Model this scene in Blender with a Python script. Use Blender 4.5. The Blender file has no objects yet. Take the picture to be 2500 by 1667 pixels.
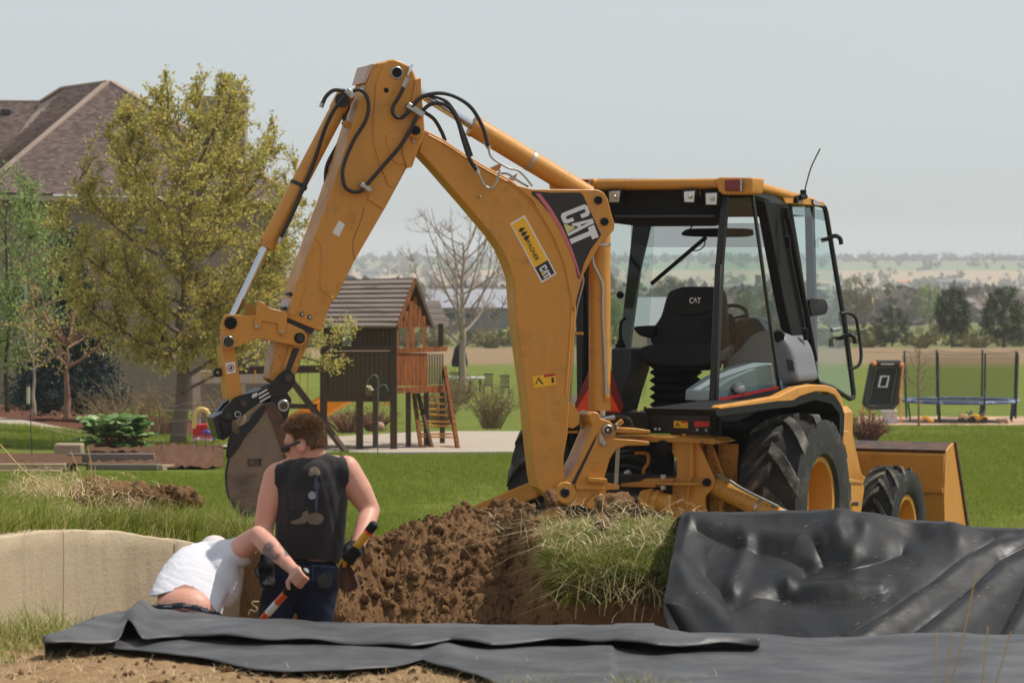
import bpy, bmesh, math, random
import numpy as np
from mathutils import Vector, Matrix
from mathutils.bvhtree import BVHTree
random.seed(7)
rng = np.random.default_rng(7)
R = math.radians
S = bpy.context.scene
COL = S.collection

# ------------------------------------------------------------------ camera, sky, sun, exposure
CAMZ = 2.35; F = 8000.0; CX = 1250.0; HY = 640.0          # photo pixels (2500 wide): focal length, principal column, eye-level row
cam = bpy.data.cameras.new('Camera')
camo = bpy.data.objects.new('Camera', cam); COL.objects.link(camo)
camo.location = (0, 0, CAMZ); camo.rotation_euler = (R(90), 0, 0)
cam.sensor_width = 36; cam.lens = F / 2500 * 36; cam.shift_y = -(833.5 - HY) / 2500
cam.clip_start = .5; cam.clip_end = 30000
cam.dof.use_dof = True; cam.dof.focus_distance = 23.0; cam.dof.aperture_fstop = 7.0
S.camera = camo
SUN_EL = R(58); SUN_A = R(16)                               # elevation; azimuth from +X (right) towards +Y (away)
SUN = Vector((math.cos(SUN_EL) * math.cos(SUN_A), math.cos(SUN_EL) * math.sin(SUN_A), math.sin(SUN_EL)))
w = bpy.data.worlds.new('World'); S.world = w; w.use_nodes = True
wn = w.node_tree; wn.nodes.clear()
sky = wn.nodes.new('ShaderNodeTexSky'); sky.sky_type = 'NISHITA'; sky.sun_disc = False
sky.sun_elevation = SUN_EL; sky.sun_rotation = math.pi / 2 - SUN_A
sky.altitude = 0; sky.air_density = 1.0; sky.dust_density = 1.2; sky.ozone_density = 2.0
hsv = wn.nodes.new('ShaderNodeHueSaturation'); hsv.inputs['Saturation'].default_value = .40
bg = wn.nodes.new('ShaderNodeBackground'); bg.inputs[1].default_value = .135
wo = wn.nodes.new('ShaderNodeOutputWorld')
hz_ = wn.nodes.new('ShaderNodeMix'); hz_.data_type = 'RGBA'; hz_.inputs[0].default_value = .6; hz_.inputs[7].default_value = (4.35, 4.78, 5.05, 1)   # an evenly milky sky
wn.links.new(sky.outputs[0], hsv.inputs['Color']); wn.links.new(hsv.outputs[0], hz_.inputs[6]); wn.links.new(hz_.outputs[2], bg.inputs[0]); wn.links.new(bg.outputs[0], wo.inputs[0])
sl = bpy.data.lights.new('Sun', 'SUN'); sl.energy = 4.2; sl.angle = R(.6); sl.color = (1, .95, .87)
so = bpy.data.objects.new('Sun', sl); COL.objects.link(so)
so.rotation_euler = SUN.to_track_quat('Z', 'Y').to_euler(); so.location = (20, 10, 40)
vs = S.view_settings; vs.view_transform = 'Standard'; vs.look = 'None'; vs.exposure = 0; vs.gamma = 1; vs.use_curve_mapping = False
S.render.engine = 'CYCLES'; S.cycles.use_denoising = True
S.cycles.max_bounces = 8; S.cycles.transparent_max_bounces = 24; S.cycles.caustics_reflective = False; S.cycles.caustics_refractive = False
S.cycles.diffuse_bounces = 3; S.cycles.glossy_bounces = 3; S.cycles.volume_bounces = 1

# ------------------------------------------------------------------ helpers
def V(*a): return Vector(a)
def P(x, y, Y): return Vector(((x - CX) / F * Y, Y, CAMZ - (y - HY) / F * Y))
def hit(x, y, p0, n):
    d = Vector(((x - CX) / F, 1, -(y - HY) / F)); C = Vector((0, 0, CAMZ))
    return C + d * ((p0 - C).dot(n) / d.dot(n))
def sr(r, g, b):
    f = lambda c: (c / 255 / 12.92) if c / 255 <= .04045 else ((c / 255 + .055) / 1.055) ** 2.4
    return (f(r), f(g), f(b))
def lerp(a, b, t): return a + (b - a) * t
def smooth(pts, n=6):
    pts = [Vector(p) for p in pts]; out = []
    q = [pts[0] * 2 - pts[1]] + pts + [pts[-1] * 2 - pts[-2]]
    for i in range(1, len(q) - 2):
        a, b, c, d = q[i - 1:i + 3]
        for k in range(n):
            t = k / n
            out.append(.5 * ((2 * b) + (c - a) * t + (2 * a - 5 * b + 4 * c - d) * t * t + (3 * b - a - 3 * c + d) * t ** 3))
    out.append(pts[-1]); return out
def smooth2(pts, n=4, closed=False):
    p = [Vector((a, b, 0)) for a, b in pts]
    if closed:
        q = [p[-1]] + p + [p[0], p[1]]; out = []
        for i in range(1, len(q) - 2):
            a, b, c, d = q[i - 1:i + 3]
            for k in range(n):
                t = k / n
                out.append(.5 * ((2 * b) + (c - a) * t + (2 * a - 5 * b + 4 * c - d) * t * t + (3 * b - a - 3 * c + d) * t ** 3))
        return [(v.x, v.y) for v in out]
    return [(v.x, v.y) for v in smooth(p, n)]

class MB:
    def __init__(s): s.v = []; s.f = []
    def add(s, vs, fs):
        o = len(s.v); s.v += [tuple(v) for v in vs]; s.f += [tuple(i + o for i in f) for f in fs]; return s
    def box(s, c, size, rot=None, ax=None):
        c = Vector(c); h = [x / 2 for x in size]
        if ax is None:
            m = rot if rot is not None else Matrix.Identity(3)
            ax = [m @ Vector((1, 0, 0)), m @ Vector((0, 1, 0)), m @ Vector((0, 0, 1))]
        p = [c + ax[0] * (a * h[0]) + ax[1] * (b * h[1]) + ax[2] * (d * h[2]) for a in (-1, 1) for b in (-1, 1) for d in (-1, 1)]
        return s.add(p, [(0, 1, 3, 2), (4, 6, 7, 5), (0, 4, 5, 1), (2, 3, 7, 6), (0, 2, 6, 4), (1, 5, 7, 3)])
    def bar(s, a, b, wd, ht, up=(0, 0, 1)):
        a = Vector(a); b = Vector(b); d = (b - a); L = d.length; d.normalize()
        u = Vector(up); x = d.cross(u)
        if x.length < 1e-4: x = d.cross(Vector((1, 0, 0)))
        x.normalize(); u = x.cross(d)
        return s.box((a + b) / 2, (L, wd, ht), ax=[d, x, u])
    def prism(s, pts, vec):
        n = len(pts); vec = Vector(vec); a = [Vector(p) for p in pts]
        nor = Vector((0, 0, 0))
        for i in range(n): nor += a[i].cross(a[(i + 1) % n])
        if nor.dot(vec) > 0: a = a[::-1]
        b = [p + vec for p in a]
        return s.add(a + b, [tuple(range(n)), tuple(range(2 * n - 1, n - 1, -1))] + [(i, i + n, (i + 1) % n + n, (i + 1) % n) for i in range(n)])
    def tube(s, pts, r, seg=8, cap=True):
        pts = [Vector(p) for p in pts]; n = len(pts); rr = r if hasattr(r, '__len__') else [r] * n
        t = [(pts[min(i + 1, n - 1)] - pts[max(i - 1, 0)]).normalized() for i in range(n)]
        u = t[0].orthogonal().normalized(); vs = []; fs = []
        for i in range(n):
            u = (u - t[i] * u.dot(t[i])); u = u.normalized() if u.length > 1e-6 else t[i].orthogonal().normalized()
            w_ = t[i].cross(u)
            for k in range(seg):
                a = 2 * math.pi * k / seg
                vs.append(pts[i] + (u * math.cos(a) + w_ * math.sin(a)) * rr[i])
        for i in range(n - 1):
            for k in range(seg):
                k2 = (k + 1) % seg
                fs.append((i * seg + k, i * seg + k2, (i + 1) * seg + k2, (i + 1) * seg + k))
        if cap: fs += [tuple(range(seg - 1, -1, -1)), tuple((n - 1) * seg + k for k in range(seg))]
        return s.add(vs, fs)
    def cyl(s, a, b, r, seg=16, r2=None): return s.tube([a, b], [r, r if r2 is None else r2], seg)
    def lathe(s, c, axis, prof, seg=32):        # prof: (offset along axis, radius)
        c = Vector(c); axis = Vector(axis).normalized(); u = axis.orthogonal().normalized(); w_ = axis.cross(u); vs = []; fs = []
        m = len(prof)
        for k in range(seg):
            a = 2 * math.pi * k / seg; e = u * math.cos(a) + w_ * math.sin(a)
            for o, r in prof: vs.append(c + axis * o + e * r)
        for k in range(seg):
            k2 = (k + 1) % seg
            for j in range(m - 1): fs.append((k * m + j, k2 * m + j, k2 * m + j + 1, k * m + j + 1))
        return s.add(vs, fs)
    def ell(s, c, r, seg=12, rings=8, ax=None):
        c = Vector(c); ax = ax or [V(1, 0, 0), V(0, 1, 0), V(0, 0, 1)]; vs = [c + ax[2] * r[2]]; fs = []
        for i in range(1, rings):
            th = math.pi * i / rings
            for k in range(seg):
                a = 2 * math.pi * k / seg
                vs.append(c + ax[0] * (r[0] * math.sin(th) * math.cos(a)) + ax[1] * (r[1] * math.sin(th) * math.sin(a)) + ax[2] * (r[2] * math.cos(th)))
        vs.append(c - ax[2] * r[2]); n = len(vs) - 1
        for k in range(seg):
            fs.append((0, 1 + k, 1 + (k + 1) % seg)); o = 1 + (rings - 2) * seg
            fs.append((n, o + (k + 1) % seg, o + k))
        for i in range(rings - 2):
            for k in range(seg):
                a = 1 + i * seg + k; b = 1 + i * seg + (k + 1) % seg
                fs.append((a, a + seg, b + seg, b))
        return s.add(vs, fs)
    def grid(s, pts):                            # pts[i][j]
        n = len(pts); m = len(pts[0]); vs = [p for row in pts for p in row]
        return s.add(vs, [(i * m + j, i * m + j + 1, (i + 1) * m + j + 1, (i + 1) * m + j) for i in range(n - 1) for j in range(m - 1)])
    def mesh(s, name='m'):
        me = bpy.data.meshes.new(name); me.from_pydata(s.v, [], s.f); me.update(); return me

def shade(me, ang=35):
    if ang >= 180: me.shade_smooth(); return
    bm = bmesh.new(); bm.from_mesh(me)
    for f in bm.faces: f.smooth = True
    c = math.radians(ang)
    for e in bm.edges:
        e.smooth = not (len(e.link_faces) == 2 and e.calc_face_angle(0) > c)
    bm.to_mesh(me); bm.free()
def tag(o, label=None, cat=None, group=None, kind=None):
    for k, v in (('label', label), ('category', cat), ('group', group), ('kind', kind)):
        if v: o[k] = v
    return o
def link(name, me, m=None, parent=None):
    o = bpy.data.objects.new(name, me); COL.objects.link(o)
    if m is not None and len(me.materials) == 0:
        for q in (m if isinstance(m, (list, tuple)) else [m]): me.materials.append(q)
    if parent is not None: setpar(o, parent)
    return o
def rootloc(p):
    l = Vector(p.location)
    return l
def setpar(o, p):
    o.parent = p
    o.matrix_parent_inverse = Matrix.Identity(4) if p.parent is not None or p.type == 'MESH' else Matrix.LocRotScale(p.location, p.rotation_euler, p.scale).inverted()
def part(name, mb, m, parent, ang=35, bevel=0, seg=1, label=None):
    me = mb if isinstance(mb, bpy.types.Mesh) else mb.mesh(name)
    shade(me, ang); o = link(name, me, m, parent)
    if bevel:
        b = o.modifiers.new('Bevel', 'BEVEL'); b.width = bevel; b.segments = seg; b.limit_method = 'ANGLE'; b.angle_limit = R(40); b.harden_normals = False
    if label: o['label'] = label
    return o
def thing(name, label, cat, loc, group=None):
    o = bpy.data.objects.new(name, None); COL.objects.link(o); o.location = loc; o.empty_display_size = .2
    return tag(o, label, cat, group)
def solo(name, mb, m, label, cat, group=None, ang=35, bevel=0, seg=1):
    return tag(part(name, mb, m, None, ang, bevel, seg), label, cat, group)
def struct(name, mb, m, parent=None, ang=180):
    o = part(name, mb, m, parent, ang)
    if parent is None: o['kind'] = 'structure'
    return o
def stuff(name, mb, m, label=None, cat=None, ang=180, parent=None):
    o = part(name, mb, m, parent, ang); o['kind'] = 'stuff'
    if parent is None: tag(o, label, cat)
    return o

# ------------------------------------------------------------------ noise (numpy)
_perm = rng.random((256, 256))
def vnoise(x, y):
    xi = np.floor(x).astype(int); yi = np.floor(y).astype(int); fx = x - xi; fy = y - yi
    fx = fx * fx * (3 - 2 * fx); fy = fy * fy * (3 - 2 * fy)
    g = lambda a, b: _perm[a & 255, b & 255]
    return (g(xi, yi) * (1 - fx) + g(xi + 1, yi) * fx) * (1 - fy) + (g(xi, yi + 1) * (1 - fx) + g(xi + 1, yi + 1) * fx) * fy
def fbm(x, y, o=4, gain=.5):
    s = 0; a = 1; t = 0
    for k in range(o):
        s = s + a * (vnoise(x * 2 ** k + 17.3 * k, y * 2 ** k + 9.1 * k) - .5); t += a; a *= gain
    return s / t * 2
def sstep(a, b, x):
    t = np.clip((x - a) / (b - a), 0, 1); return t * t * (3 - 2 * t)

# ------------------------------------------------------------------ materials
def nodes(name):
    m = bpy.data.materials.new(name); m.use_nodes = True; nt = m.node_tree
    return m, nt, nt.nodes['Principled BSDF']
def N(nt, t, **kw):
    n = nt.nodes.new(t)
    for k, v in kw.items():
        if k in n.inputs.keys(): n.inputs[k].default_value = v
        else: setattr(n, k, v)
    return n
def noise_n(nt, co, scale, detail=5, rough=.55, dist=0):
    n = N(nt, 'ShaderNodeTexNoise'); n.inputs['Scale'].default_value = scale; n.inputs['Detail'].default_value = detail
    n.inputs['Roughness'].default_value = rough; n.inputs['Distortion'].default_value = dist
    nt.links.new(co, n.inputs['Vector']); return n.outputs['Fac']
def mr(nt, fac, a, b, c=0, d=1):
    n = N(nt, 'ShaderNodeMapRange'); n.inputs[1].default_value = a; n.inputs[2].default_value = b; n.inputs[3].default_value = c; n.inputs[4].default_value = d
    n.interpolation_type = 'SMOOTHSTEP'; nt.links.new(fac, n.inputs[0]); return n.outputs[0]
def mixc(nt, fac, a, b):
    n = N(nt, 'ShaderNodeMix'); n.data_type = 'RGBA'
    for s_, i in ((fac, 0), (a, 6), (b, 7)):
        if isinstance(s_, (tuple, list)): n.inputs[i].default_value = (*s_[:3], 1)
        elif isinstance(s_, (int, float)): n.inputs[i].default_value = s_
        else: nt.links.new(s_, n.inputs[i])
    return n.outputs[2]
def coords(nt, kind='Object', scale=None):
    c = N(nt, 'ShaderNodeTexCoord').outputs[kind]
    if scale:
        mp = N(nt, 'ShaderNodeMapping'); mp.inputs['Scale'].default_value = scale; nt.links.new(c, mp.inputs[0]); c = mp.outputs[0]
    return c
def mat(name, col, rough=.6, metal=0, var=.12, vs_=8, col2=None, s2=3, lo=.5, hi=.65, bump=0, bs=40, spec=.5, stretch=None, coat=0, rvar=0, dist=0.02, sheen=0, trans=0):
    m, nt, b = nodes(name); co = coords(nt, scale=stretch)
    c = mixc(nt, noise_n(nt, co, vs_), tuple(x * (1 - var) for x in col), tuple(min(1, x * (1 + var)) for x in col))
    if col2: c = mixc(nt, mr(nt, noise_n(nt, co, s2, 7, .62), lo, hi), c, col2)
    nt.links.new(c, b.inputs['Base Color'])
    b.inputs['Roughness'].default_value = rough; b.inputs['Metallic'].default_value = metal; b.inputs['Specular IOR Level'].default_value = spec
    b.inputs['Coat Weight'].default_value = coat
    if sheen: b.inputs['Sheen Weight'].default_value = sheen
    if rvar: nt.links.new(mr(nt, noise_n(nt, co, vs_ * 1.7), .3, .7, max(0, rough - rvar), min(1, rough + rvar)), b.inputs['Roughness'])
    if bump:
        bp = N(nt, 'ShaderNodeBump'); bp.inputs['Strength'].default_value = bump; bp.inputs['Distance'].default_value = dist
        nt.links.new(noise_n(nt, co, bs, 8), bp.inputs['Height']); nt.links.new(bp.outputs[0], b.inputs['Normal'])
    return m
def leafmat(name, cols, trans=.35, rough=.55):
    """leaf colours picked per face by the attribute 'tint' (0..1)"""
    m, nt, b = nodes(name); nt.nodes.remove(b)
    a = N(nt, 'ShaderNodeAttribute'); a.attribute_name = 'tint'
    r = N(nt, 'ShaderNodeValToRGB'); r.color_ramp.interpolation = 'LINEAR'
    e = r.color_ramp.elements
    while len(e) < len(cols): e.new(.5)
    for i, c in enumerate(cols): e[i].position = i / max(1, len(cols) - 1); e[i].color = (*c, 1)
    nt.links.new(a.outputs['Fac'], r.inputs[0])
    d = N(nt, 'ShaderNodeBsdfPrincipled'); d.inputs['Roughness'].default_value = rough; d.inputs['Specular IOR Level'].default_value = .3
    t = N(nt, 'ShaderNodeBsdfTranslucent'); mx = N(nt, 'ShaderNodeMixShader'); mx.inputs[0].default_value = trans
    nt.links.new(r.outputs[0], d.inputs['Base Color']); nt.links.new(r.outputs[0], t.inputs['Color'])
    nt.links.new(d.outputs[0], mx.inputs[1]); nt.links.new(t.outputs[0], mx.inputs[2])
    nt.links.new(mx.outputs[0], nt.nodes['Material Output'].inputs[0]); return m
def glassmat(name, tint, refl=1.0, ior=1.5):
    m, nt, b = nodes(name); nt.nodes.remove(b)
    t = N(nt, 'ShaderNodeBsdfTransparent'); t.inputs[0].default_value = (*tint, 1)
    g = N(nt, 'ShaderNodeBsdfGlossy'); g.inputs['Roughness'].default_value = .02; g.inputs['Color'].default_value = (refl, refl, refl, 1)
    fr = N(nt, 'ShaderNodeLayerWeight'); fr.inputs[0].default_value = .5; r0 = ((ior - 1) / (ior + 1)) ** 2
    pw = N(nt, 'ShaderNodeMath', operation='POWER'); nt.links.new(fr.outputs['Facing'], pw.inputs[0]); pw.inputs[1].default_value = 5
    fr = N(nt, 'ShaderNodeMath', operation='MULTIPLY_ADD'); nt.links.new(pw.outputs[0], fr.inputs[0]); fr.inputs[1].default_value = 1 - r0; fr.inputs[2].default_value = r0
    mx = N(nt, 'ShaderNodeMixShader'); nt.links.new(fr.outputs[0], mx.inputs[0]); nt.links.new(t.outputs[0], mx.inputs[1]); nt.links.new(g.outputs[0], mx.inputs[2])
    nt.links.new(mx.outputs[0], nt.nodes['Material Output'].inputs[0]); return m
def set_tint(me, arr, dom='FACE'):
    a = me.attributes.new('tint', 'FLOAT', dom); a.data.foreach_set('value', np.asarray(arr, dtype=np.float32))
def npmesh(name, verts, faces, nper):
    """fast mesh from numpy arrays: verts (n,3), faces (m,nper)"""
    me = bpy.data.meshes.new(name); n = len(verts); m_ = len(faces)
    me.vertices.add(n); me.vertices.foreach_set('co', np.asarray(verts, dtype=np.float32).ravel())
    me.loops.add(m_ * nper); me.loops.foreach_set('vertex_index', np.asarray(faces, dtype=np.int32).ravel())
    me.polygons.add(m_); me.polygons.foreach_set('loop_start', np.arange(0, m_ * nper, nper, dtype=np.int32))
    me.update(calc_edges=True); me.validate(); return me
# ------------------------------------------------------------------ terrain
_PY = np.array([-50, 8, 20, 25, 40, 57, 75, 100, 170, 240, 300, 400, 600, 1000, 1500, 2000, 2600, 3000, 3300, 6000])
_PZ = np.array([-.2, -.25, -.28, -.33, -.62, -1.0, -1.65, -2.6, -2.95, -3.9, -5.2, -7, -9, -13, -14, -10, 0, 6, 8.5, -60])
def lawn_z(X, Y):
    X = np.asarray(X, float); Y = np.asarray(Y, float)
    z = np.interp(Y, _PY, _PZ)
    bank = np.interp(Y, [56, 74, 84, 92, 100, 140, 220], [0, .27, .36, .62, .75, .7, 0]) * sstep(-8.6, -11.0, X)
    far = sstep(500, 1200, Y) * (fbm(X / 600, Y / 500, 3) * 4)
    return z + bank + far
RIM = .68
_CX = np.array([-6, -2.7, -2.3, -1.9, -1.7, -1.2, -.75, -.35, 0, .4, .75, 1.2, 3.0, 7])
_CZ = np.array([.90, .90, .85, .76, .71, .72, .75, .83, .89, .90, .86, .9, .9, .85])     # crest of the far bank
_FX = np.array([-6, -3.3, -2.9, -2.64, -2.45, -2.31, -2.14, -1.88, -1.70, -1.5, -1.3, -1.1, -.6, 0, .12, .2, .8, 7])
_FY = np.array([15.3, 15.3, 16.4, 17.02, 17.48, 17.88, 18.18, 18.48, 18.62, 18.5, 18.0, 17.55, 17.3, 17.25, 17.1, 16.95, 16.85, 16.85])  # foot of the far bank
_KX = np.array([-6, -1.4, -1.1, -.7, 0, .15, .3, 7])
_KK = np.array([12, 9, 2.2, .85, .68, 1.2, 2.3, 2.3])                          # steepness of the far bank
def near_z(X, Y):
    X = np.asarray(X, float); Y = np.asarray(Y, float)
    lawn = lawn_z(X, Y)
    crest = np.interp(X, _CX, _CZ); foot = np.interp(X, _FX, _FY); k = np.interp(X, _KX, _KK)
    up = -.15 + (Y - foot) * k
    yc = foot + (crest + .15) / k + np.interp(X, [-1, .2, .6], [.5, .9, 1.5])
    back = np.maximum(crest - np.maximum(0, Y - yc) * .42, lawn)
    # the turf mound right of the spoil rises behind its cut face
    cutz = np.where(X > .12, .68 + .12 * sstep(foot + .30, foot + 1.5, Y), 9)
    far = np.minimum(np.minimum(up, back), np.maximum(cutz, lawn))
    far = np.maximum(far, -.15)
    nearedge = 15.0 + .06 * np.sin(X * 2.1) - .35 * sstep(-1.8, -2.8, X) - .75 * sstep(.35, .8, X)
    rim = RIM - .02 * sstep(11, 9, Y) - np.maximum(0, 10.5 - Y) * .06
    near = np.where(Y < nearedge, rim, rim - (Y - nearedge) * 3)
    z = np.maximum(near, far)
    # right of the pit the liner lies on unbroken ground
    rt = sstep(.75, 1.3, X)
    zr = np.interp(Y, [8, 14.9, 15.5, 16.6, 17.4, 18.4, 20.6, 23.2], [.6, .60, .45, .58, .80, .82, .65, -.3])
    z = z * (1 - rt) + np.maximum(zr, np.where(Y > 20, lawn, -9)) * rt
    return np.maximum(z, np.where(Y > 19, lawn, -9))
def dirt_mask(X, Y):
    """1 where the soil is bare and loose"""
    foot = np.interp(X, _FX, _FY)
    spoil = sstep(-1.35, -1.1, X) * (1 - sstep(.15, .42, X)) * sstep(foot - .5, foot, Y) * (1 - sstep(20.6, 21.4, Y))
    return np.clip(spoil, 0, 1)
def ground(X, Y):
    z = near_z(X, Y); d = dirt_mask(X, Y)
    a = np.abs(fbm(X * 2.2, Y * 1.8, 3)); b = fbm(X * 7, Y * 6, 4, .6); c = fbm(X * 28, Y * 24, 3, .6); e = fbm(X * 75 + 3, Y * 66, 2, .6)
    z = z + d * (.08 * a + .065 * b + .05 * c + .026 * e) + (1 - d) * sstep(24, 20, Y) * (.018 * b + .008 * c)
    return z
def gz(x, y): return float(ground(np.array([x]), np.array([y]))[0]) if y < 24 else float(lawn_z(x, y))

def gridmesh(name, xs, ys, fn, fan=False):
    A, B = np.meshgrid(xs, ys)
    Xg = A * B if fan else A
    Z = fn(Xg, B); vsx = np.stack([Xg.ravel(), B.ravel(), Z.ravel()], 1)
    n = len(xs); i, j = np.meshgrid(np.arange(len(ys) - 1), np.arange(n - 1), indexing='ij')
    a = (i * n + j).ravel(); f = np.stack([a, a + 1, a + n + 1, a + n], 1)
    return npmesh(name, vsx, f, 4)

# far ground material: lawn, ploughed field, scrub, valley, ridge, by distance
def ground_mat():
    m, nt, b = nodes('ground_zones'); co = coords(nt); sep = N(nt, 'ShaderNodeSeparateXYZ'); nt.links.new(co, sep.inputs[0])
    Yd = sep.outputs[1]
    def addn(scale, amp, stretch=(1, 1, 1)):
        mp = N(nt, 'ShaderNodeMapping'); mp.inputs['Scale'].default_value = stretch; nt.links.new(co, mp.inputs[0])
        f = noise_n(nt, mp.outputs[0], scale, 4)
        q = N(nt, 'ShaderNodeMath', operation='MULTIPLY_ADD'); nt.links.new(f, q.inputs[0]); q.inputs[1].default_value = amp
        nt.links.new(Yd, q.inputs[2]); return q.outputs[0]
    g1 = mixc(nt, noise_n(nt, co, .35, 6), sr(94, 104, 28), sr(114, 124, 42))
    g1 = mixc(nt, mr(nt, noise_n(nt, co, 9, 5, .7), .45, .7), g1, sr(82, 96, 28))
    g1 = mixc(nt, mr(nt, noise_n(nt, co, .12, 4, .7), .55, .75, 0, .55), g1, sr(128, 126, 60))
    field = mixc(nt, noise_n(nt, co, .25, 6, .7), sr(150, 122, 92), sr(126, 108, 80))
    scrub = mixc(nt, mr(nt, noise_n(nt, co, .12, 6, .7), .35, .65), sr(112, 112, 62), sr(84, 92, 48))
    val = mixc(nt, mr(nt, noise_n(nt, co, .011, 6, .7), .38, .6), sr(128, 112, 92), sr(104, 108, 78))
    val = mixc(nt, mr(nt, noise_n(nt, co, .004, 3), .56, .66), val, sr(112, 122, 84))
    c = mixc(nt, mr(nt, addn(.3, 26), 176, 190), g1, field)
    c = mixc(nt, mr(nt, addn(.2, 20), 240, 262), c, scrub)
    c = mixc(nt, mr(nt, addn(.02, 200), 560, 760), c, val)
    c = mixc(nt, mr(nt, addn(.0015, 300, (1, .2, 1)), 2000, 2060), c, sr(164, 140, 112))
    c = mixc(nt, mr(nt, addn(.0012, 400, (1, .2, 1)), 2520, 2560), c, sr(112, 126, 92))
    c = mixc(nt, mr(nt, addn(.0015, 300, (1, .2, 1)), 2680, 2730), c, sr(124, 114, 98))
    nt.links.new(c, b.inputs['Base Color']); b.inputs['Roughness'].default_value = .9; b.inputs['Specular IOR Level'].default_value = .15
    bp = N(nt, 'ShaderNodeBump'); bp.inputs['Strength'].default_value = .8; bp.inputs['Distance'].default_value = .06
    nt.links.new(noise_n(nt, co, 14, 6, .7), bp.inputs['Height']); nt.links.new(bp.outputs[0], b.inputs['Normal'])
    return m
ysf = np.concatenate([np.linspace(23, 60, 60), np.linspace(61, 130, 60), np.geomspace(132, 3420, 110)])
tsf = np.concatenate([np.linspace(-.8, -.35, 10), np.linspace(-.32, .32, 110), np.linspace(.35, .8, 10)])
struct('ground', gridmesh('ground', tsf, ysf, lawn_z, True), ground_mat())

def soil_mat():
    m, nt, b = nodes('soil'); co = coords(nt); at = N(nt, 'ShaderNodeAttribute'); at.attribute_name = 'tint'
    loose = mixc(nt, noise_n(nt, co, 5, 6, .7), sr(106, 78, 52), sr(148, 114, 80))
    loose = mixc(nt, mr(nt, noise_n(nt, co, 30, 6, .75), .5, .75), loose, sr(84, 60, 40))
    dry = mixc(nt, noise_n(nt, co, 3, 6, .7), sr(150, 118, 84), sr(172, 142, 106))
    dry = mixc(nt, mr(nt, noise_n(nt, co, 14, 6, .75), .5, .68), dry, sr(112, 84, 56))
    dry = mixc(nt, mr(nt, noise_n(nt, co, 40, 5, .8), .55, .72), dry, sr(190, 172, 128))
    c = mixc(nt, at.outputs['Fac'], dry, loose)
    nt.links.new(c, b.inputs['Base Color']); b.inputs['Roughness'].default_value = .95; b.inputs['Specular IOR Level'].default_value = .1
    bp = N(nt, 'ShaderNodeBump'); bp.inputs['Strength'].default_value = 1; bp.inputs['Distance'].default_value = .02
    nt.links.new(noise_n(nt, co, 45, 8, .7), bp.inputs['Height']); nt.links.new(bp.outputs[0], b.inputs['Normal'])
    return m
SOIL = soil_mat()
xsn = np.concatenate([np.linspace(-40, -5, 24), np.linspace(-4.6, -1.46, 115), np.linspace(-1.45, .52, 250), np.linspace(.54, 5.4, 170), np.linspace(5.8, 40, 24)])
ysn = np.concatenate([np.linspace(-30, 9, 20), np.linspace(9.5, 16.7, 130), np.linspace(16.72, 19.6, 290), np.linspace(19.63, 21, 50), np.linspace(21.05, 23.2, 24)])
pit = gridmesh('dug_ground', xsn, ysn, ground)
A_, B_ = np.meshgrid(xsn, ysn)
fz = np.interp(A_, _FX, _FY)
bare = np.maximum(dirt_mask(A_, B_), ((B_ > 15.2) & (B_ < fz + .5) & (A_ < 1)).astype(float))
set_tint(pit, bare.ravel(), 'POINT')
struct('dug_ground', pit, SOIL)
# ------------------------------------------------------------------ plants
def leaf_mesh(name, pts, size, up=.3, aspect=.55, jit=.5, tint=None, seed=1):
    g = np.random.default_rng(seed); n = len(pts); pts = np.asarray(pts)
    d = g.normal(size=(n, 3)); d[:, 2] += up; d /= np.linalg.norm(d, axis=1)[:, None] + 1e-9
    e = g.normal(size=(n, 3)); e -= d * (e * d).sum(1)[:, None]; e /= np.linalg.norm(e, axis=1)[:, None] + 1e-9
    L = size * (1 + jit * (g.random(n) - .5) * 2); W = L * aspect
    v = np.empty((n, 4, 3)); v[:, 0] = pts; v[:, 1] = pts + d * (L * .5)[:, None] + e * (W * .5)[:, None]
    v[:, 2] = pts + d * L[:, None]; v[:, 3] = pts + d * (L * .5)[:, None] - e * (W * .5)[:, None]
    me = npmesh(name, v.reshape(-1, 3), np.arange(n * 4).reshape(n, 4), 4)
    set_tint(me, g.random(n) if tint is None else tint); return me
def twig(a, b, bend, n=5):
    a = Vector(a); b = Vector(b); m = a.lerp(b, .5) + Vector(bend)
    return [a * (1 - t) ** 2 + m * (2 * t * (1 - t)) + b * t * t for t in [k / n for k in range(n + 1)]]
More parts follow.
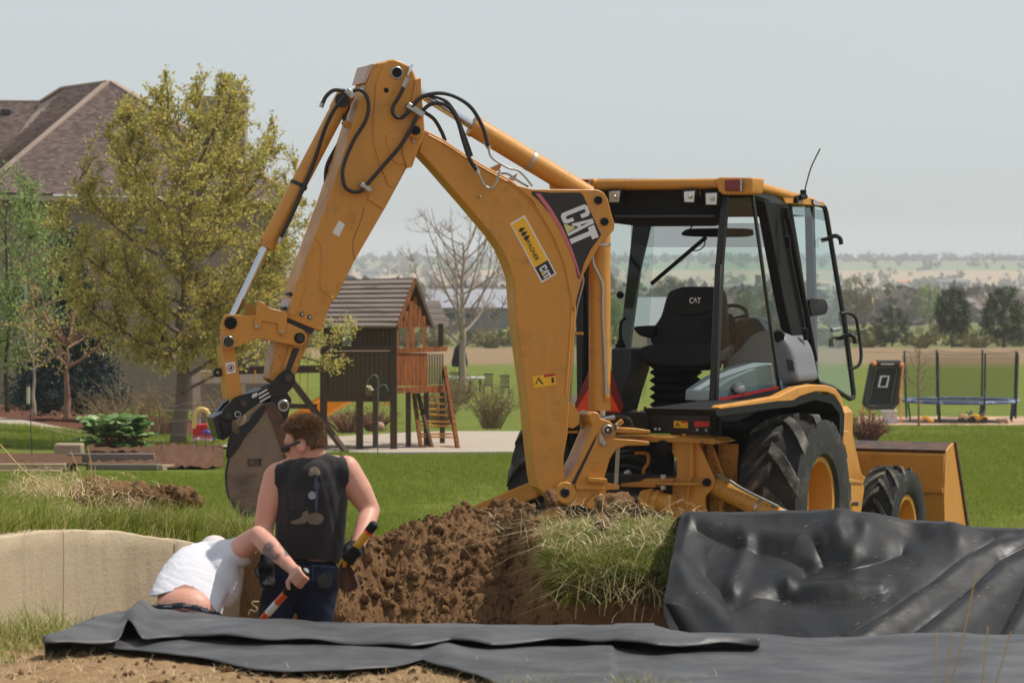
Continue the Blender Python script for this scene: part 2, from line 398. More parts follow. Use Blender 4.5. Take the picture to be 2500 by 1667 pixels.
def make_tree(name, label, base, H, env, nlimb, ntwig, trunk_r, bark, leaf=None, nleaf=0, lsize=.05, trunk_top=.75, seed=1, cat='tree', group=None, droop=0, lup=.3, spread=.16, twr=.006, limb_r=.35, first=.25, lean=(0, 0), up=.25, sub=0):
    """env(h 0..1) -> crown radius; limbs from the trunk, twigs reach points in the crown volume, leaves along the twigs"""
    g = random.Random(seed); base = Vector(base); t = thing(name, label, cat, base, group)
    top = base + V(lean[0], lean[1], H * trunk_top)
    tr = [base + (top - base) * u + V(g.uniform(-1, 1), g.uniform(-1, 1), 0) * H * .008 * (1 if 0 < u < 1 else 0) for u in [k / 8 for k in range(9)]]
    mb = MB().tube(smooth(tr, 3), [trunk_r * lerp(1.25 if k == 0 else 1, .25, k / 24) for k in range(25)], 10)
    nodes_ = []
    for k in range(nlimb):
        h = lerp(first, .93, (k + g.random() * .8) / nlimb); ang = k * 2.39996 + g.uniform(-.4, .4)
        p0 = base + (top - base) * min(h / trunk_top * .85, .98)
        he = min(.98, h + up * g.uniform(.4, 1)); r_ = env(he) * g.uniform(.55, .9)
        p1 = base + V(lean[0] * he + math.cos(ang) * r_, lean[1] * he + math.sin(ang) * r_, H * he)
        L = (p1 - p0).length
        pp = twig(p0, p1, V(math.cos(ang) * .2 * L, math.sin(ang) * .2 * L, -.10 * L + droop), 7)
        rr = trunk_r * limb_r * (1.1 - .6 * h)
        mb.tube(pp, [lerp(rr, rr * .25, i / 7) for i in range(8)], 6, cap=False); nodes_ += [(q, rr * lerp(1, .3, i / 7)) for i, q in enumerate(pp) if i >= 2]
    nodes_ += [(p, trunk_r * .3) for p in tr[4:]]
    NP = np.array([n[0][:] for n in nodes_]); leaves = []; emax = max(env(k / 20) for k in range(21))
    for k in range(ntwig):
        he = g.uniform(first * .9, 1.0)
        while g.random() > (env(he) / emax) ** 1.3: he = g.uniform(first * .9, 1.0)
        ang = g.uniform(0, 2 * math.pi); r_ = env(he) * math.sqrt(g.uniform(.12, 1)) * g.uniform(.85, 1.12)
        q = base + V(lean[0] * he + math.cos(ang) * r_, lean[1] * he + math.sin(ang) * r_, H * he)
        dd = np.linalg.norm(NP - np.array(q[:]) + np.array([0, 0, .18 * H * .3]), axis=1); i = int(dd.argmin()); p0 = nodes_[i][0]; L = (q - p0).length
        pp = twig(p0, q, V(g.uniform(-.1, .1) * L, g.uniform(-.1, .1) * L, (-.12 + droop) * L), 4)
        mb.tube(pp, [twr * lerp(2, .6, i / 4) for i in range(5)], 4, cap=False)
        for s_ in range(sub):
            a0 = pp[g.randint(1, 3)]; b0 = a0 + V(g.uniform(-1, 1), g.uniform(-1, 1), g.uniform(.1, 1.3)) * L * .35
            mb.tube(twig(a0, b0, V(0, 0, -.03 * L), 3), [twr * .9, twr * .8, twr * .6, twr * .4], 3, cap=False)
            if nleaf: leaves += [a0.lerp(b0, g.random()) for _ in range(max(1, nleaf // (3 * ntwig)))]
        if nleaf:
            m_ = max(1, nleaf // ntwig)
            for _ in range(m_):
                u = g.random() ** .6; j = min(3, int(u * 4)); c = pp[j].lerp(pp[j + 1], u * 4 - j)
                leaves.append(c + V(g.gauss(0, 1), g.gauss(0, 1), g.gauss(0, 1)) * spread * .5)
    part('trunk', mb, bark, t, ang=180)
    if nleaf:
        part('crown', leaf_mesh('crown', np.array([l[:] for l in leaves]), lsize, lup, seed=seed), leaf, t)
    return t
def make_shrub(name, label, base, w_, h_, nst, stemm, leaf=None, nleaf=0, lsize=.04, seed=1, group=None, r_=.006, cat='shrub', arch=.25):
    g = random.Random(seed); base = Vector(base); t = thing(name, label, cat, base, group); mb = MB(); leaves = []
    for k in range(nst):
        a = g.uniform(0, 6.283); rr = math.sqrt(g.random()); e = base + V(math.cos(a) * rr * w_ / 2, math.sin(a) * rr * w_ / 2, h_ * g.uniform(.45, 1) * (1 - .45 * rr * rr))
        b0 = base + V(math.cos(a) * rr * w_ * .14, math.sin(a) * rr * w_ * .14, 0)
        pp = twig(b0, e, V(0, 0, h_ * arch), 4); mb.tube(pp, [r_ * lerp(1.5, .5, i / 4) for i in range(5)], 4, cap=False)
        for s_ in range(3):
            a0 = pp[g.randint(1, 4)]; b1 = a0 + V(g.uniform(-1, 1), g.uniform(-1, 1), g.uniform(0, 1)) * h_ * .18
            mb.tube([a0, b1], [r_ * .8, r_ * .4], 3, cap=False)
            leaves += [a0.lerp(b1, g.random()) for _ in range(max(0, nleaf // (nst * 6)))]
        for _ in range(nleaf // (nst * 2)):
            u = g.random(); j = min(3, int(u * 4)); leaves.append(pp[j].lerp(pp[j + 1], u * 4 - j) + V(g.gauss(0, 1), g.gauss(0, 1), g.gauss(0, 1)) * .03 * h_)
    part('stems', mb, stemm, t, ang=180)
    if nleaf and leaves: part('foliage', leaf_mesh('foliage', np.array([l[:] for l in leaves]), lsize, .3, seed=seed), leaf, t)
    return t
BARKG = mat('grey_brown_bark', sr(120, 104, 92), .9, var=.3, vs_=9, bump=.6, bs=14, stretch=(1, 1, .3), spec=.1)
BARKL = mat('pale_bark', sr(168, 150, 138), .85, var=.25, vs_=8, spec=.15)
BARKR = mat('red_brown_bark', sr(140, 104, 92), .85, var=.3, vs_=8, spec=.15)
BARKD = mat('dark_bark', sr(78, 64, 54), .9, var=.3, vs_=8, spec=.1)
STEMR = mat('reddish_stems', sr(128, 86, 76), .85, var=.3, spec=.1)
STEMT = mat('tan_stems', sr(146, 124, 94), .85, var=.3, spec=.1)
LYG = leafmat('young_yellow_leaves', [sr(138, 138, 54), sr(186, 180, 86), sr(216, 204, 116), sr(202, 162, 92)], .5)
LGR = leafmat('fresh_green_leaves', [sr(104, 126, 60), sr(146, 166, 92), sr(176, 188, 122)], .45)
LSP = leafmat('blue_spruce_needles', [sr(26, 38, 36), sr(44, 60, 58), sr(66, 84, 84)], .1)
LPN = leafmat('pine_needles', [sr(34, 46, 24), sr(56, 70, 34), sr(86, 92, 46)], .1)
LOL = leafmat('olive_leaves', [sr(76, 74, 36), sr(112, 104, 54), sr(136, 118, 66)])
LRD = leafmat('reddish_buds', [sr(104, 70, 58), sr(136, 92, 76), sr(158, 116, 92)], .2)
LRH = leafmat('rhubarb_leaves', [sr(44, 80, 28), sr(84, 124, 52), sr(158, 180, 124)], .25, .4)
LABW = mat('white_label', (.68, .67, .64), .5, var=.08, vs_=40)
# ------------------------------------------------------------------ valley: trees, roofs, ridge line
g = np.random.default_rng(11)
def blobs(name, label, n, y0, y1, size, cols, seed, dens=None, xr=.3, nq=34):
    """trees too far to tell apart: each a loose ball of leaf-clump faces"""
    q = np.random.default_rng(seed); cen = []; rad = []; k = 0
    while k < n:
        Y = y0 * (y1 / y0) ** q.random(); X = (q.random() * 2 - 1) * xr * Y
        if dens is not None and q.random() > dens(X, Y): continue
        s = size * (.45 + 1.1 * q.random()); cen.append((X, Y)); rad.append((s * (.8 + .6 * q.random()), s * (.8 + .6 * q.random()), s * (.7 + .7 * q.random()))); k += 1
    cen = np.array(cen); rad = np.array(rad); z = lawn_z(cen[:, 0], cen[:, 1])
    d = q.normal(size=(n, nq, 3)); d /= np.linalg.norm(d, axis=2)[..., None]; d *= (q.random((n, nq, 1)) ** .4)
    p = d * rad[:, None] + np.stack([cen[:, 0], cen[:, 1], z + rad[:, 2] * .8], 1)[:, None]
    tint = np.clip(q.random((n, 1)) * .7 + .3 * q.random((n, nq)), 0, 1)
    sz = np.repeat(rad.mean(1) * .75, nq)
    me = leaf_mesh(name, p.reshape(-1, 3), sz, 0, .9, .4, tint.ravel(), seed)
    return stuff(name, me, leafmat(name + '_tone', cols, .05, .9), label, 'trees', ang=0)
belt = lambda X, Y: np.clip(.12 + 1.3 * max(0, float(vnoise(np.array([X / 130 + 40]), np.array([Y / 170]))[0]) - .42), 0, 1)
blobs('valley_bare_trees', 'grey brown leafless trees massed across the far valley', 3200, 560, 2600, 2.1, [sr(96, 84, 82), sr(122, 106, 98), sr(138, 122, 106)], 3, belt)
blobs('valley_green_trees', 'green trees dotted through the far valley town', 900, 560, 2600, 1.9, [sr(72, 84, 50), sr(104, 116, 70), sr(130, 138, 84)], 4, belt)
blobs('ridge_trees', 'line of dark trees along the horizon ridge', 1900, 2800, 3200, 1.9, [sr(70, 72, 64), sr(92, 88, 78), sr(104, 98, 88)], 5)
blobs('field_edge_scrub', 'low olive scrub along the far edge of the ploughed field', 260, 243, 330, .75, [sr(104, 106, 60), sr(130, 128, 76), sr(148, 138, 90)], 6)
WALLS = [mat('far_wall_white', (.62, .60, .58), .8), mat('far_wall_tan', sr(176, 150, 122), .8), mat('far_wall_grey', sr(140, 136, 134), .8), mat('far_wall_brick', sr(168, 96, 66), .8)]
ROOFS = [mat('far_roof_grey', sr(118, 114, 116), .85), mat('far_roof_brown', sr(110, 88, 76), .85), mat('far_roof_tan', sr(206, 164, 104), .85), mat('far_roof_teal', sr(112, 150, 148), .7), mat('far_roof_orange', sr(190, 110, 64), .85)]
PANE = mat('dark_pane', (.03, .035, .045), .15, var=.1)
def building(x, y, Y, w_, h_, dp, wm, rm, name, label, group=None, gable=False, rise=.35, nwin=3, cat='building'):
    """x, y: photo pixel of the middle of the foot"""
    c = P(x, y, Y); t = thing(name, label, cat, c, group); H_ = h_
    part('wall', MB().box(c + V(0, dp / 2, H_ / 2 - .5), (w_, dp, H_ + 1)), wm, t)
    mb = MB(); e = w_ * .04; rz = H_; pk = H_ + rise * (dp if not gable else w_) * .5
    if gable: mb.prism([c + V(-w_ / 2 - e, -e, rz), c + V(w_ / 2 + e, -e, rz), c + V(0, -e, pk)], V(0, dp + 2 * e, 0))
    else: mb.prism([c + V(-w_ / 2 - e, -e, rz), c + V(-w_ / 2 - e, dp + e, rz), c + V(-w_ / 2 - e, dp / 2, pk)], V(w_ + 2 * e, 0, 0))
    part('roof', mb, rm, t)
    for k in range(nwin):
        part('window', MB().box(c + V(lerp(-.4, .4, (k + .5) / nwin) * w_, -.04, H_ * .5), (w_ * .4 / nwin, .08, H_ * .32)), PANE, t)
    return t
gg = random.Random(5)
for k in range(56):
    Y = 650 * (3.2 ** gg.random()); x = gg.uniform(-100, 2600); z = float(lawn_z((x - CX) / F * Y, Y)); y = HY + (CAMZ - z) * F / Y
    wi, ri = gg.randrange(4), gg.choice((0, 0, 1, 2, 4)); w_ = gg.uniform(2.2, 5) * Y / 800; h_ = gg.uniform(.8, 1.5) * Y / 800
    building(x, y, Y, w_, h_, w_ * .8, WALLS[wi], ROOFS[ri], 'valley_house', 'small distant %s house with %s roof among the valley trees' % (('white', 'tan', 'grey', 'brick')[wi], ('grey', 'brown', 'straw-coloured', 'teal', 'orange')[ri]), 'houses of the valley town', gg.random() < .3, nwin=0)
for x, y, Y, w_, h_, wm, rm, lb in (
    (2330, 700, 1150, 30, 4, 0, 0, 'long low white building below the ridge, right of the cab'),
    (2120, 752, 800, 14, 3.6, 1, 2, 'distant tan building with a bright straw-coloured roof beside the open door'),
    (2190, 730, 830, 12, 4, 3, 4, 'distant orange-red building behind the tan-roofed one'),
    (2000, 755, 820, 26, 4, 2, 0, 'long grey warehouse behind the cab door glass'),
    (1820, 790, 700, 26, 4.6, 2, 3, 'long teal-roofed warehouse seen through the rear quarter glass'),
    (1790, 710, 1100, 36, 3, 0, 0, 'long white shed roof seen through the windscreen'),
    (2290, 770, 640, 36, 6, 2, 0, 'large grey-roofed building behind the junipers'),
    (905, 672, 1800, 30, 6, 0, 0, 'small white farmhouse left of the bare tree on the far slope')):
    building(x, y, Y, w_ * .38, h_ * .42, 5, WALLS[wm], ROOFS[rm], 'valley_building', lb, nwin=5)
# two neighbouring houses below the lawn
def neighbour(x, y, Y, w_, h_, wm, rm, label): building(x, y, Y, w_, h_, 5, wm, rm, 'neighbour_house', label, None, False, .75, 3, 'house')
neighbour(1640, 866, 205, 4.6, 1.7, mat('tan_stucco', sr(186, 160, 126), .8), mat('pale_grey_shingle', sr(150, 150, 152), .85), 'tan house with pale grey roof seen through the cab rear window')
neighbour(1150, 790, 330, 8.5, 1.6, mat('grey_stucco', sr(120, 116, 116), .8), mat('mid_grey_shingle', sr(158, 158, 166), .85), 'low house with a wide grey roof behind the bare tree')
# evergreens and bare trees beyond the ploughed field
cone = lambda h: 1.0 if h < .1 else max(.05, 1.0 * (1 - h) ** .8)
oval = lambda a: (lambda h: a * math.sqrt(max(0.02, 1 - ((h - .55) / .47) ** 2)))
def far_tree(x, y, Y, Hpx, Wpx, label, leaf, seed, first=.12, n=9000, env=None, bark=BARKD, name='pine_tree', group=None):
    H_ = Hpx * Y / F; W_ = Wpx * Y / F / 2
    return make_tree(name, label, P(x, y, Y), H_, env(W_) if env else (lambda h: W_ * (1 - abs(h - .4) ** 1.6 * 1.5 if h < .95 else .2)), 16, 220, H_ * .022, bark, leaf, n, H_ * .03, .9, seed, first=first, spread=H_ * .05, twr=H_ * .002, up=.12)
far_tree(2178, 845, 215, 100, 110, 'broad dark juniper left of the trampoline, beyond the field', LPN, 21, .05)
far_tree(2325, 848, 215, 148, 96, 'tall rounded pine with bare lower trunk behind the trampoline', LPN, 22, .28, env=oval)
far_tree(2450, 848, 210, 152, 130, 'large dark pine at the right edge of the photo', LPN, 23, .12)
far_tree(2540, 848, 225, 130, 90, 'dark pine half outside the right edge of the photo', LPN, 24, .12)
far_tree(1640, 800, 420, 125, 110, 'round olive-green tree seen through the windscreen below the wiper', LOL, 25, .12, env=oval, name='round_tree')
far_tree(1500, 850, 260, 130, 60, 'slender pale green tree seen through the left cab glass', LGR, 26, .15, env=oval, name='slender_tree', n=3500)
far_tree(2090, 800, 420, 130, 110, 'grey-green budding tree behind the cab door', LOL, 27, .2, env=oval, name='budding_tree', n=3000)
far_tree(2270, 800, 420, 110, 90, 'pale green budding tree between the junipers', LGR, 28, .2, env=oval, name='budding_tree', n=3500)
for k, (x, Y, w_, h_) in enumerate(((2040, 238, 3.2, 1.1), (2120, 240, 2.6, .9), (2250, 236, 3.0, 1.0), (2390, 238, 3.4, 1.2), (1200, 236, 3, 1.1), (1060, 236, 3, 1.0), (1000, 240, 3, 1.2))):
    make_shrub('field_shrub', 'olive shrub at the edge of the ploughed field, ' + ('left of the broad juniper', 'at the foot of the broad juniper', 'left of the tall rounded pine', 'between the two large pines', 'just right of the bare tree crown', 'behind the playset side roof', 'behind the playset gable')[k], P(x, HY + (CAMZ - float(lawn_z((x - CX) / F * Y, Y))) * F / Y, Y), w_, h_, 40, BARKD, LOL, 1600, .12, 40 + k, 'shrubs along the ploughed field', .012)
# ------------------------------------------------------------------ yard: house, playset, beds, toys
def L(x, Y): return float(lawn_z(x, Y))
def onground(x, y, lift=0, y0=45.0):
    Y = y0
    while Y < 400:
        p = P(x, y, Y)
        if p.z < L(p.x, Y) + lift: return p
        Y += .25
    return p
def onlawn(x, Y): X = (x - CX) / F * Y; return V(X, Y, L(X, Y))
# ---- house
HW = mat('taupe_siding', sr(150, 134, 116), .75, var=.06, vs_=4)
HS = leafmat('brown_shingles', [sr(112, 94, 90), sr(134, 114, 108), sr(152, 132, 124)], 0.0, .9)
HT = mat('fascia_tan', sr(172, 152, 128), .7, var=.05)
HC = mat('ridge_cap', sr(158, 136, 122), .85, var=.15, vs_=6)
house = thing('brick_house' if False else 'family_house', 'large taupe house with a brown shingled hip roof behind the trees', 'house', P(300, 985, 98))
YE, YA, YB = 95.0, 100.5, 103.5
eL, eR, apex, rdg = P(-60, 470, YE), P(735, 487, YE), P(264, 202, YA), P(157, 217, 101.3)
apexR = P(275, 203, YA)
left_e = P(-40, 455, YE + .9)
def shingles(parent, A, Bp, C, D, du, dv, maxparts, seed):
    """quad roof face A,B (eave) D,C (top); rows of thick tabs"""
    q = random.Random(seed); per = []; n = (Bp - A).cross(D - A).normalized()
    if n.z < 0: n = -n
    hgt = ((C + D) / 2 - (A + Bp) / 2).length; rows = max(1, int(hgt / dv))
    for r_ in range(rows):
        v0, v1 = r_ / rows, (r_ + 1.18) / rows
        a0, b0 = A.lerp(D, v0), Bp.lerp(C, v0); a1, b1 = A.lerp(D, min(1, v1)), Bp.lerp(C, min(1, v1)); w_ = (b0 - a0).length
        m_ = max(1, int(w_ / du)); off = q.random() / m_
        for k in range(m_):
            u0, u1 = max(0, (k - .5) / m_ + off), min(1, (k + .46) / m_ + off)
            if u1 <= u0: continue
            per.append((a0.lerp(b0, u0) + n * .05, a0.lerp(b0, u1) + n * .05, a1.lerp(b1, u1) + n * .012, a1.lerp(b1, u0) + n * .012, n))
    def tabmesh(lst):
        mb = MB()
        for a, b, c, d, nn in lst:
            mb.add([a, b, c, d, a - nn * .045, b - nn * .045, c - nn * .01, d - nn * .01], [(0, 1, 2, 3), (4, 0, 3, 7), (1, 5, 6, 2), (4, 5, 1, 0)])
        me = mb.mesh('shingle'); set_tint(me, np.repeat([q.random() for _ in lst], 4)); return me
    q.shuffle(per)
    for s_ in per[:maxparts]: part('shingle', tabmesh([s_]), HS, parent, ang=0)
    if per[maxparts:]:
        o = part('shingle_rest', tabmesh(per[maxparts:]), HS, parent, ang=0); o['kind'] = 'stuff'
rf = part('roof', MB().add([eL, eR, apexR, apex, left_e, rdg, P(103, 250, YB), P(-70, 470, YE + 4)], [(0, 1, 2, 3), (4, 3, 5, 6, 7)]), HC, house)
shingles(rf, eL, eR, apexR, apex, .16, .105, 260, 1)
lf = P(-70, 452, YE + 1.2)
shingles(rf, lf, P(10, 420, YE + 1.0), apex, rdg, .16, .105, 40, 2)
part('low_roof', MB().add([P(-90, 480, YB - 6), P(130, 480, YB - 6), P(108, 251, YB + .3), P(-90, 250, YB + .3)], [(0, 1, 2, 3)]), HC, house)
lr = [o for o in house.children if o.name.startswith('low_roof')][0]
shingles(lr, P(-90, 480, YB - 6), P(130, 480, YB - 6), P(108, 251, YB + .3), P(-90, 250, YB + .3), .17, .115, 0, 3)
for a, b in ((apex, P(4, 422, YE + 1)), (apexR, P(735, 487, YE)), (apex, rdg), (P(-90, 250, YB + .3), P(108, 251, YB + .3)), (rdg, P(103, 251, YB))):
    part('ridge_cap', MB().bar(a + V(0, 0, .03), b + V(0, 0, .03), .22, .07), HC, rf)
part('fascia', MB().prism([P(-60, 474, YE - .1), P(738, 489, YE - .1), P(738, 500, YE - .1), P(-60, 487, YE - .1)], V(0, .12, 0)), HT, house)
part('soffit', MB().add([P(-60, 486, YE), P(738, 499, YE), P(738, 499, YE) + V(0, .7, 0), P(-60, 486, YE) + V(0, .7, 0)], [(0, 1, 2, 3)]), HT, house)
part('roof_vent', MB().box(P(15, 273, YB - .6), (.32, .35, .16)), mat('vent_dark', (.03, .028, .028), .6), rf, bevel=.02)
part('roof_vent', MB().cyl(P(237, 372, 97.6) - V(0, 0, .1), P(237, 366, 97.6) + V(0, 0, .08), .06, 10), mat('vent_pipe', (.04, .035, .035), .6), rf)
cy = 101.5
chm = part('chimney', MB().box((P(480, 240, cy) + P(602, 470, cy)) / 2, (122 * cy / F, .9, 230 * cy / F)), HW, rf, bevel=.02)
part('chimney_cap', MB().box((P(474, 236, cy) + P(608, 250, cy)) / 2, (134 * cy / F, 1.0, .16)), HT, chm)
part('flue', MB().cyl(P(545, 236, cy), P(545, 208, cy), .25, 14), mat('flue_metal', (.08, .07, .07), .5), chm)
wl_ = part('wall', MB().box((P(-80, 487, 95.9) + P(700, 1000, 95.9)) / 2, (780 * 95.9 / F, .3, 513 * 95.9 / F)), HW, house)
for k in range(44):
    y = 490 + k * 11.4; q = P(310, y + 5.7, 95.72)
    part('siding_board', MB().box(q, (780 * 95.7 / F, .035, 11.2 * 95.7 / F), rot=Matrix.Rotation(R(7), 3, 'X')), HW, wl_)
for (x0, x1, y0, y1) in ((545, 600, 840, 905), (612, 655, 640, 760), (300, 350, 560, 640), (20, 60, 700, 790)):
    a, b = P(x0, y0, 95.6), P(x1, y1, 95.6)
    wdw = part('window', MB().box((a + b) / 2, (b.x - a.x + .16, .1, a.z - b.z + .16)), mat('window_trim', (.62, .6, .56), .6), wl_)
    part('pane', MB().box((a + b) / 2 - V(0, .06, 0), (b.x - a.x, .03, a.z - b.z)), PANE, wdw)
pr = mat('porch_beige', sr(196, 176, 152), .7, var=.05)
part('porch_beam', MB().box((P(470, 905, 90) + P(690, 935, 90)) / 2, (220 * 90 / F, .3, 30 * 90 / F)), pr, house)
for x in (480, 590, 685): part('porch_post', MB().box((P(x, 930, 90) + P(x, 1040, 90)) / 2, (.2, .2, 110 * 90 / F)), pr, house)
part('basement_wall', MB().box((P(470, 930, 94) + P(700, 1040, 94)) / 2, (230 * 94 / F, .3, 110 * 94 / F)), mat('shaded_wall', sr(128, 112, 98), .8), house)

# ---- mulch bank, path, patio
MUL = mat('bark_mulch', sr(96, 62, 48), .95, var=.4, vs_=14, col2=sr(136, 92, 72), s2=20, lo=.5, hi=.65, bump=1, bs=30, dist=.05, spec=.1)
CON = mat('concrete', sr(170, 156, 140), .85, var=.06, vs_=2, col2=sr(170, 152, 132), s2=1.2, lo=.5, hi=.75, spec=.2, bump=.08, bs=30)
def strip(name, top, bot, Yt, Yb, m, lift, n=24, th=0):
    rows = []
    for i in range(n + 1):
        u = i / n; a = smooth_at(top, u); b = smooth_at(bot, u); rows.append([(a, b)])
    mb = MB(); g_ = []
    for i in range(n + 1):
        u = i / n; (xa, ya), (xb, yb) = smooth_at(top, u), smooth_at(bot, u); row = []
        for j in range(5):
            v = j / 4; row.append(onground(lerp(xa, xb, v), lerp(ya, yb, v), lift))
        g_.append(row)
    mb.grid(g_)
    if th: mb.prism([r_[4] for r_ in g_] + [r_[4] - V(0, 0, th) for r_ in reversed(g_)], V(0, .02, 0))
    return struct(name, mb, m)
def smooth_at(p, u):
    k = u * (len(p) - 1); i = min(len(p) - 2, int(k)); t = k - i; return (lerp(p[i][0], p[i + 1][0], t), lerp(p[i][1], p[i + 1][1], t))
strip('mulch_bed', [(-60, 985), (120, 990), (260, 1000), (420, 1020), (560, 1035), (720, 1042)], [(-60, 1016), (120, 1040), (220, 1058), (300, 1075), (420, 1078), (720, 1066)], 92, 80, MUL, .02)
strip('garden_path', [(-60, 1012), (60, 1025), (150, 1042), (230, 1057), (330, 1070), (430, 1076), (540, 1078), (640, 1076)], [(-60, 1026), (60, 1038), (150, 1056), (230, 1072), (330, 1084), (430, 1086), (540, 1090), (640, 1090)], 81, 74, CON, .05, 30, .1)
py0, py1 = 58.0, 71.0
pz = P(900, 1100, py0).z
def patp(x, y): t_ = (CAMZ - pz) * F / (y - HY); return V((x - CX) / F * t_, t_, pz)
pat = struct('patio', MB().prism([patp(x, y) for x, y in [(560, 1084), (700, 1072), (850, 1063), (1010, 1054), (1120, 1052), (1420, 1052), (1420, 1101), (853, 1105), (560, 1098)]], V(0, 0, -.4)), CON, ang=30)
part('kerb_edge', MB().prism([patp(853, 1105) + V(0, -.05, .012), patp(1420, 1101) + V(0, -.05, .012), patp(1420, 1101) + V(0, .12, .012), patp(853, 1105) + V(0, .12, .012)], V(0, 0, -.35)), mat('kerb_concrete', sr(172, 164, 150), .85, var=.08), pat, bevel=.01)
part('side_kerb', MB().prism([patp(770, 1092), patp(852, 1105) + V(0, -.04, 0), patp(852, 1105) + V(0, .16, 0), patp(770, 1092) + V(0, .2, 0)], V(0, 0, -.3)), mat('dark_kerb', sr(120, 112, 104), .85), pat)

# ---- timber beds and soil
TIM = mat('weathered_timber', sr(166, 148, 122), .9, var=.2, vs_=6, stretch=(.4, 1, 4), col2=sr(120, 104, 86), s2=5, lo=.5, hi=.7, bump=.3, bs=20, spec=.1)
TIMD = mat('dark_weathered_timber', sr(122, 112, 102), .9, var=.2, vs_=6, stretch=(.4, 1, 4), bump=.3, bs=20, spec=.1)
BSO = mat('bed_soil', sr(96, 68, 52), .95, var=.25, vs_=6, col2=sr(122, 90, 70), s2=9, lo=.5, hi=.65, bump=1, bs=18, dist=.05, spec=.1)
def timber(x0, x1, y0, y1, Y0, Y1, m, label, dp=.14):
    a, b = P(x0, (y0 + y1) / 2, Y0), P(x1, (y0 + y1) / 2, Y1); h_ = (y1 - y0) * Y0 / F
    return solo('garden_timber', MB().bar(a + V(0, dp / 2, 0), b + V(0, dp / 2, 0), dp, h_), m, label, 'timber', bevel=.012, seg=2)
timber(-40, 160, 1132, 1147, 49.5, 49.5, TIM, 'upper of two stacked pale garden timbers at the left edge')
timber(-40, 150, 1147.5, 1163, 49.4, 49.4, TIM, 'lower of two stacked pale garden timbers at the left edge')
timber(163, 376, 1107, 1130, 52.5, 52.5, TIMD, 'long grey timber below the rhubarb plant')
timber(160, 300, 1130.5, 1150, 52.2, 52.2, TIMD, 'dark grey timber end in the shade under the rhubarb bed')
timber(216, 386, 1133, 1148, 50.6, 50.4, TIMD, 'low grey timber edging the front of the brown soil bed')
timber(386, 530, 1134, 1150, 50.4, 54, TIM, 'sunlit timber edging the soil bed towards the digging bucket')
timber(-40, 90, 1112, 1121, 54, 54, TIM, 'thin timber behind the small bed at the left edge', .1)
solo('concrete_block', MB().box((P(132, 1083, 54) + P(200, 1120, 54)) / 2 + V(0, .15, 0), (68 * 54 / F, .35, 37 * 54 / F)), TIM, 'square pale wooden post top beside the rhubarb', 'post', bevel=.03, seg=2)
struct('vegetable_bed', MB().grid([[P(x, y, Y_) + V(0, 0, random.uniform(-.02, .045)) for x in np.linspace(215, 545, 40)] for y, Y_ in ((1140, 50.7), (1134, 51.3), (1128, 52), (1120, 53), (1112, 54), (1104, 55.6), (1096, 57.5), (1086, 61))]), BSO)
struct('left_bed', MB().grid([[P(x, y, Y_) for x in np.linspace(-40, 200, 8)] for y, Y_ in ((1131, 49.6), (1120, 51), (1106, 54))]), BSO)
# rhubarb: broad crinkled leaves
def rhubarb():
    b0 = P(278, 1096, 55); t = thing('rhubarb_plant', 'big leafy rhubarb plant with broad crinkled leaves in the timber bed', 'plant', b0); q = random.Random(3)
    me = MB(); n = 7
    for i in range(n): 
        for j in range(n): pass
    for k in range(150):
        a = q.uniform(0, 6.283); e = q.uniform(.05, 1.0); rr = .52 * math.cos(e * .9) * q.uniform(.5, 1.05); zz = .50 * math.sin(e * 1.5) * q.uniform(.6, 1.05) + .05
        c = b0 + V(math.cos(a) * rr, math.sin(a) * rr * .8, zz); out = V(math.cos(a) * .8, math.sin(a) * .8, .15 + e * .4).normalized(); sd = out.cross(V(0, 0, 1)).normalized(); nn = sd.cross(out)
        s_ = q.uniform(.10, .17); rows = []
        for i in range(6):
            u = i / 5; wv = s_ * .95 * math.sin(math.pi * (u * .86 + .1)) ** .6; row = []
            for j in range(5):
                w_ = (j / 4 - .5) * 2; row.append(c + out * (u * s_ * 1.5) + sd * (w_ * wv) + nn * (q.uniform(-.02, .02) - .05 * u * u - .03 * abs(w_)))
            rows.append(row)
        mb = MB().grid(rows); me_ = mb.mesh('leaf'); set_tint(me_, [min(1, max(0, q.gauss(.45 + .3 * e, .25)))] * len(me_.polygons)); part('leaf', me_, LRH, t, ang=180)
        part('leaf_stalk', MB().tube([b0 + V(0, 0, .02), c], .008, 4), STEMR, t)
rhubarb()
# stakes, wires, feeders, hooks
MET = mat('thin_dark_metal', (.06, .06, .055), .5, .5)
WIRE = mat('galvanised_wire', (.5, .5, .5), .4, .8)
solo('garden_stake', MB().cyl(P(78, 1110, 52), P(72, 960, 52), .008, 6), MET, 'thin dark metal pole carrying the bird feeder', 'stake')
fd = thing('bird_feeder', 'tubular bird feeder hanging at the left in front of the spruce', 'bird feeder', P(70, 987, 52))
part('tube', MB().cyl(P(69, 985, 52), P(69, 942, 52), .028, 14), mat('feeder_tube', sr(196, 186, 156), .4), fd)
part('cap', MB().cyl(P(69, 943, 52), P(69, 937, 52), .034, 14), MET, fd)
part('tray', MB().cyl(P(69, 990, 52), P(69, 985, 52), .036, 14), MET, fd)
part('hanger', MB().cyl(P(69, 937, 52), P(68, 905, 52), .004, 5), MET, fd)
wf = thing('wire_fence', 'loose wire fence of thin stakes around the soil bed', 'fence', P(450, 1110, 56))
for x, y0, y1 in ((130, 1050, 1092), (395, 1075, 1105), (480, 1055, 1110), (503, 1055, 1112), (520, 1060, 1110)): part('stake', MB().cyl(P(x, y1, 56), P(x - 1, y0, 56), .006, 5), MET, wf)
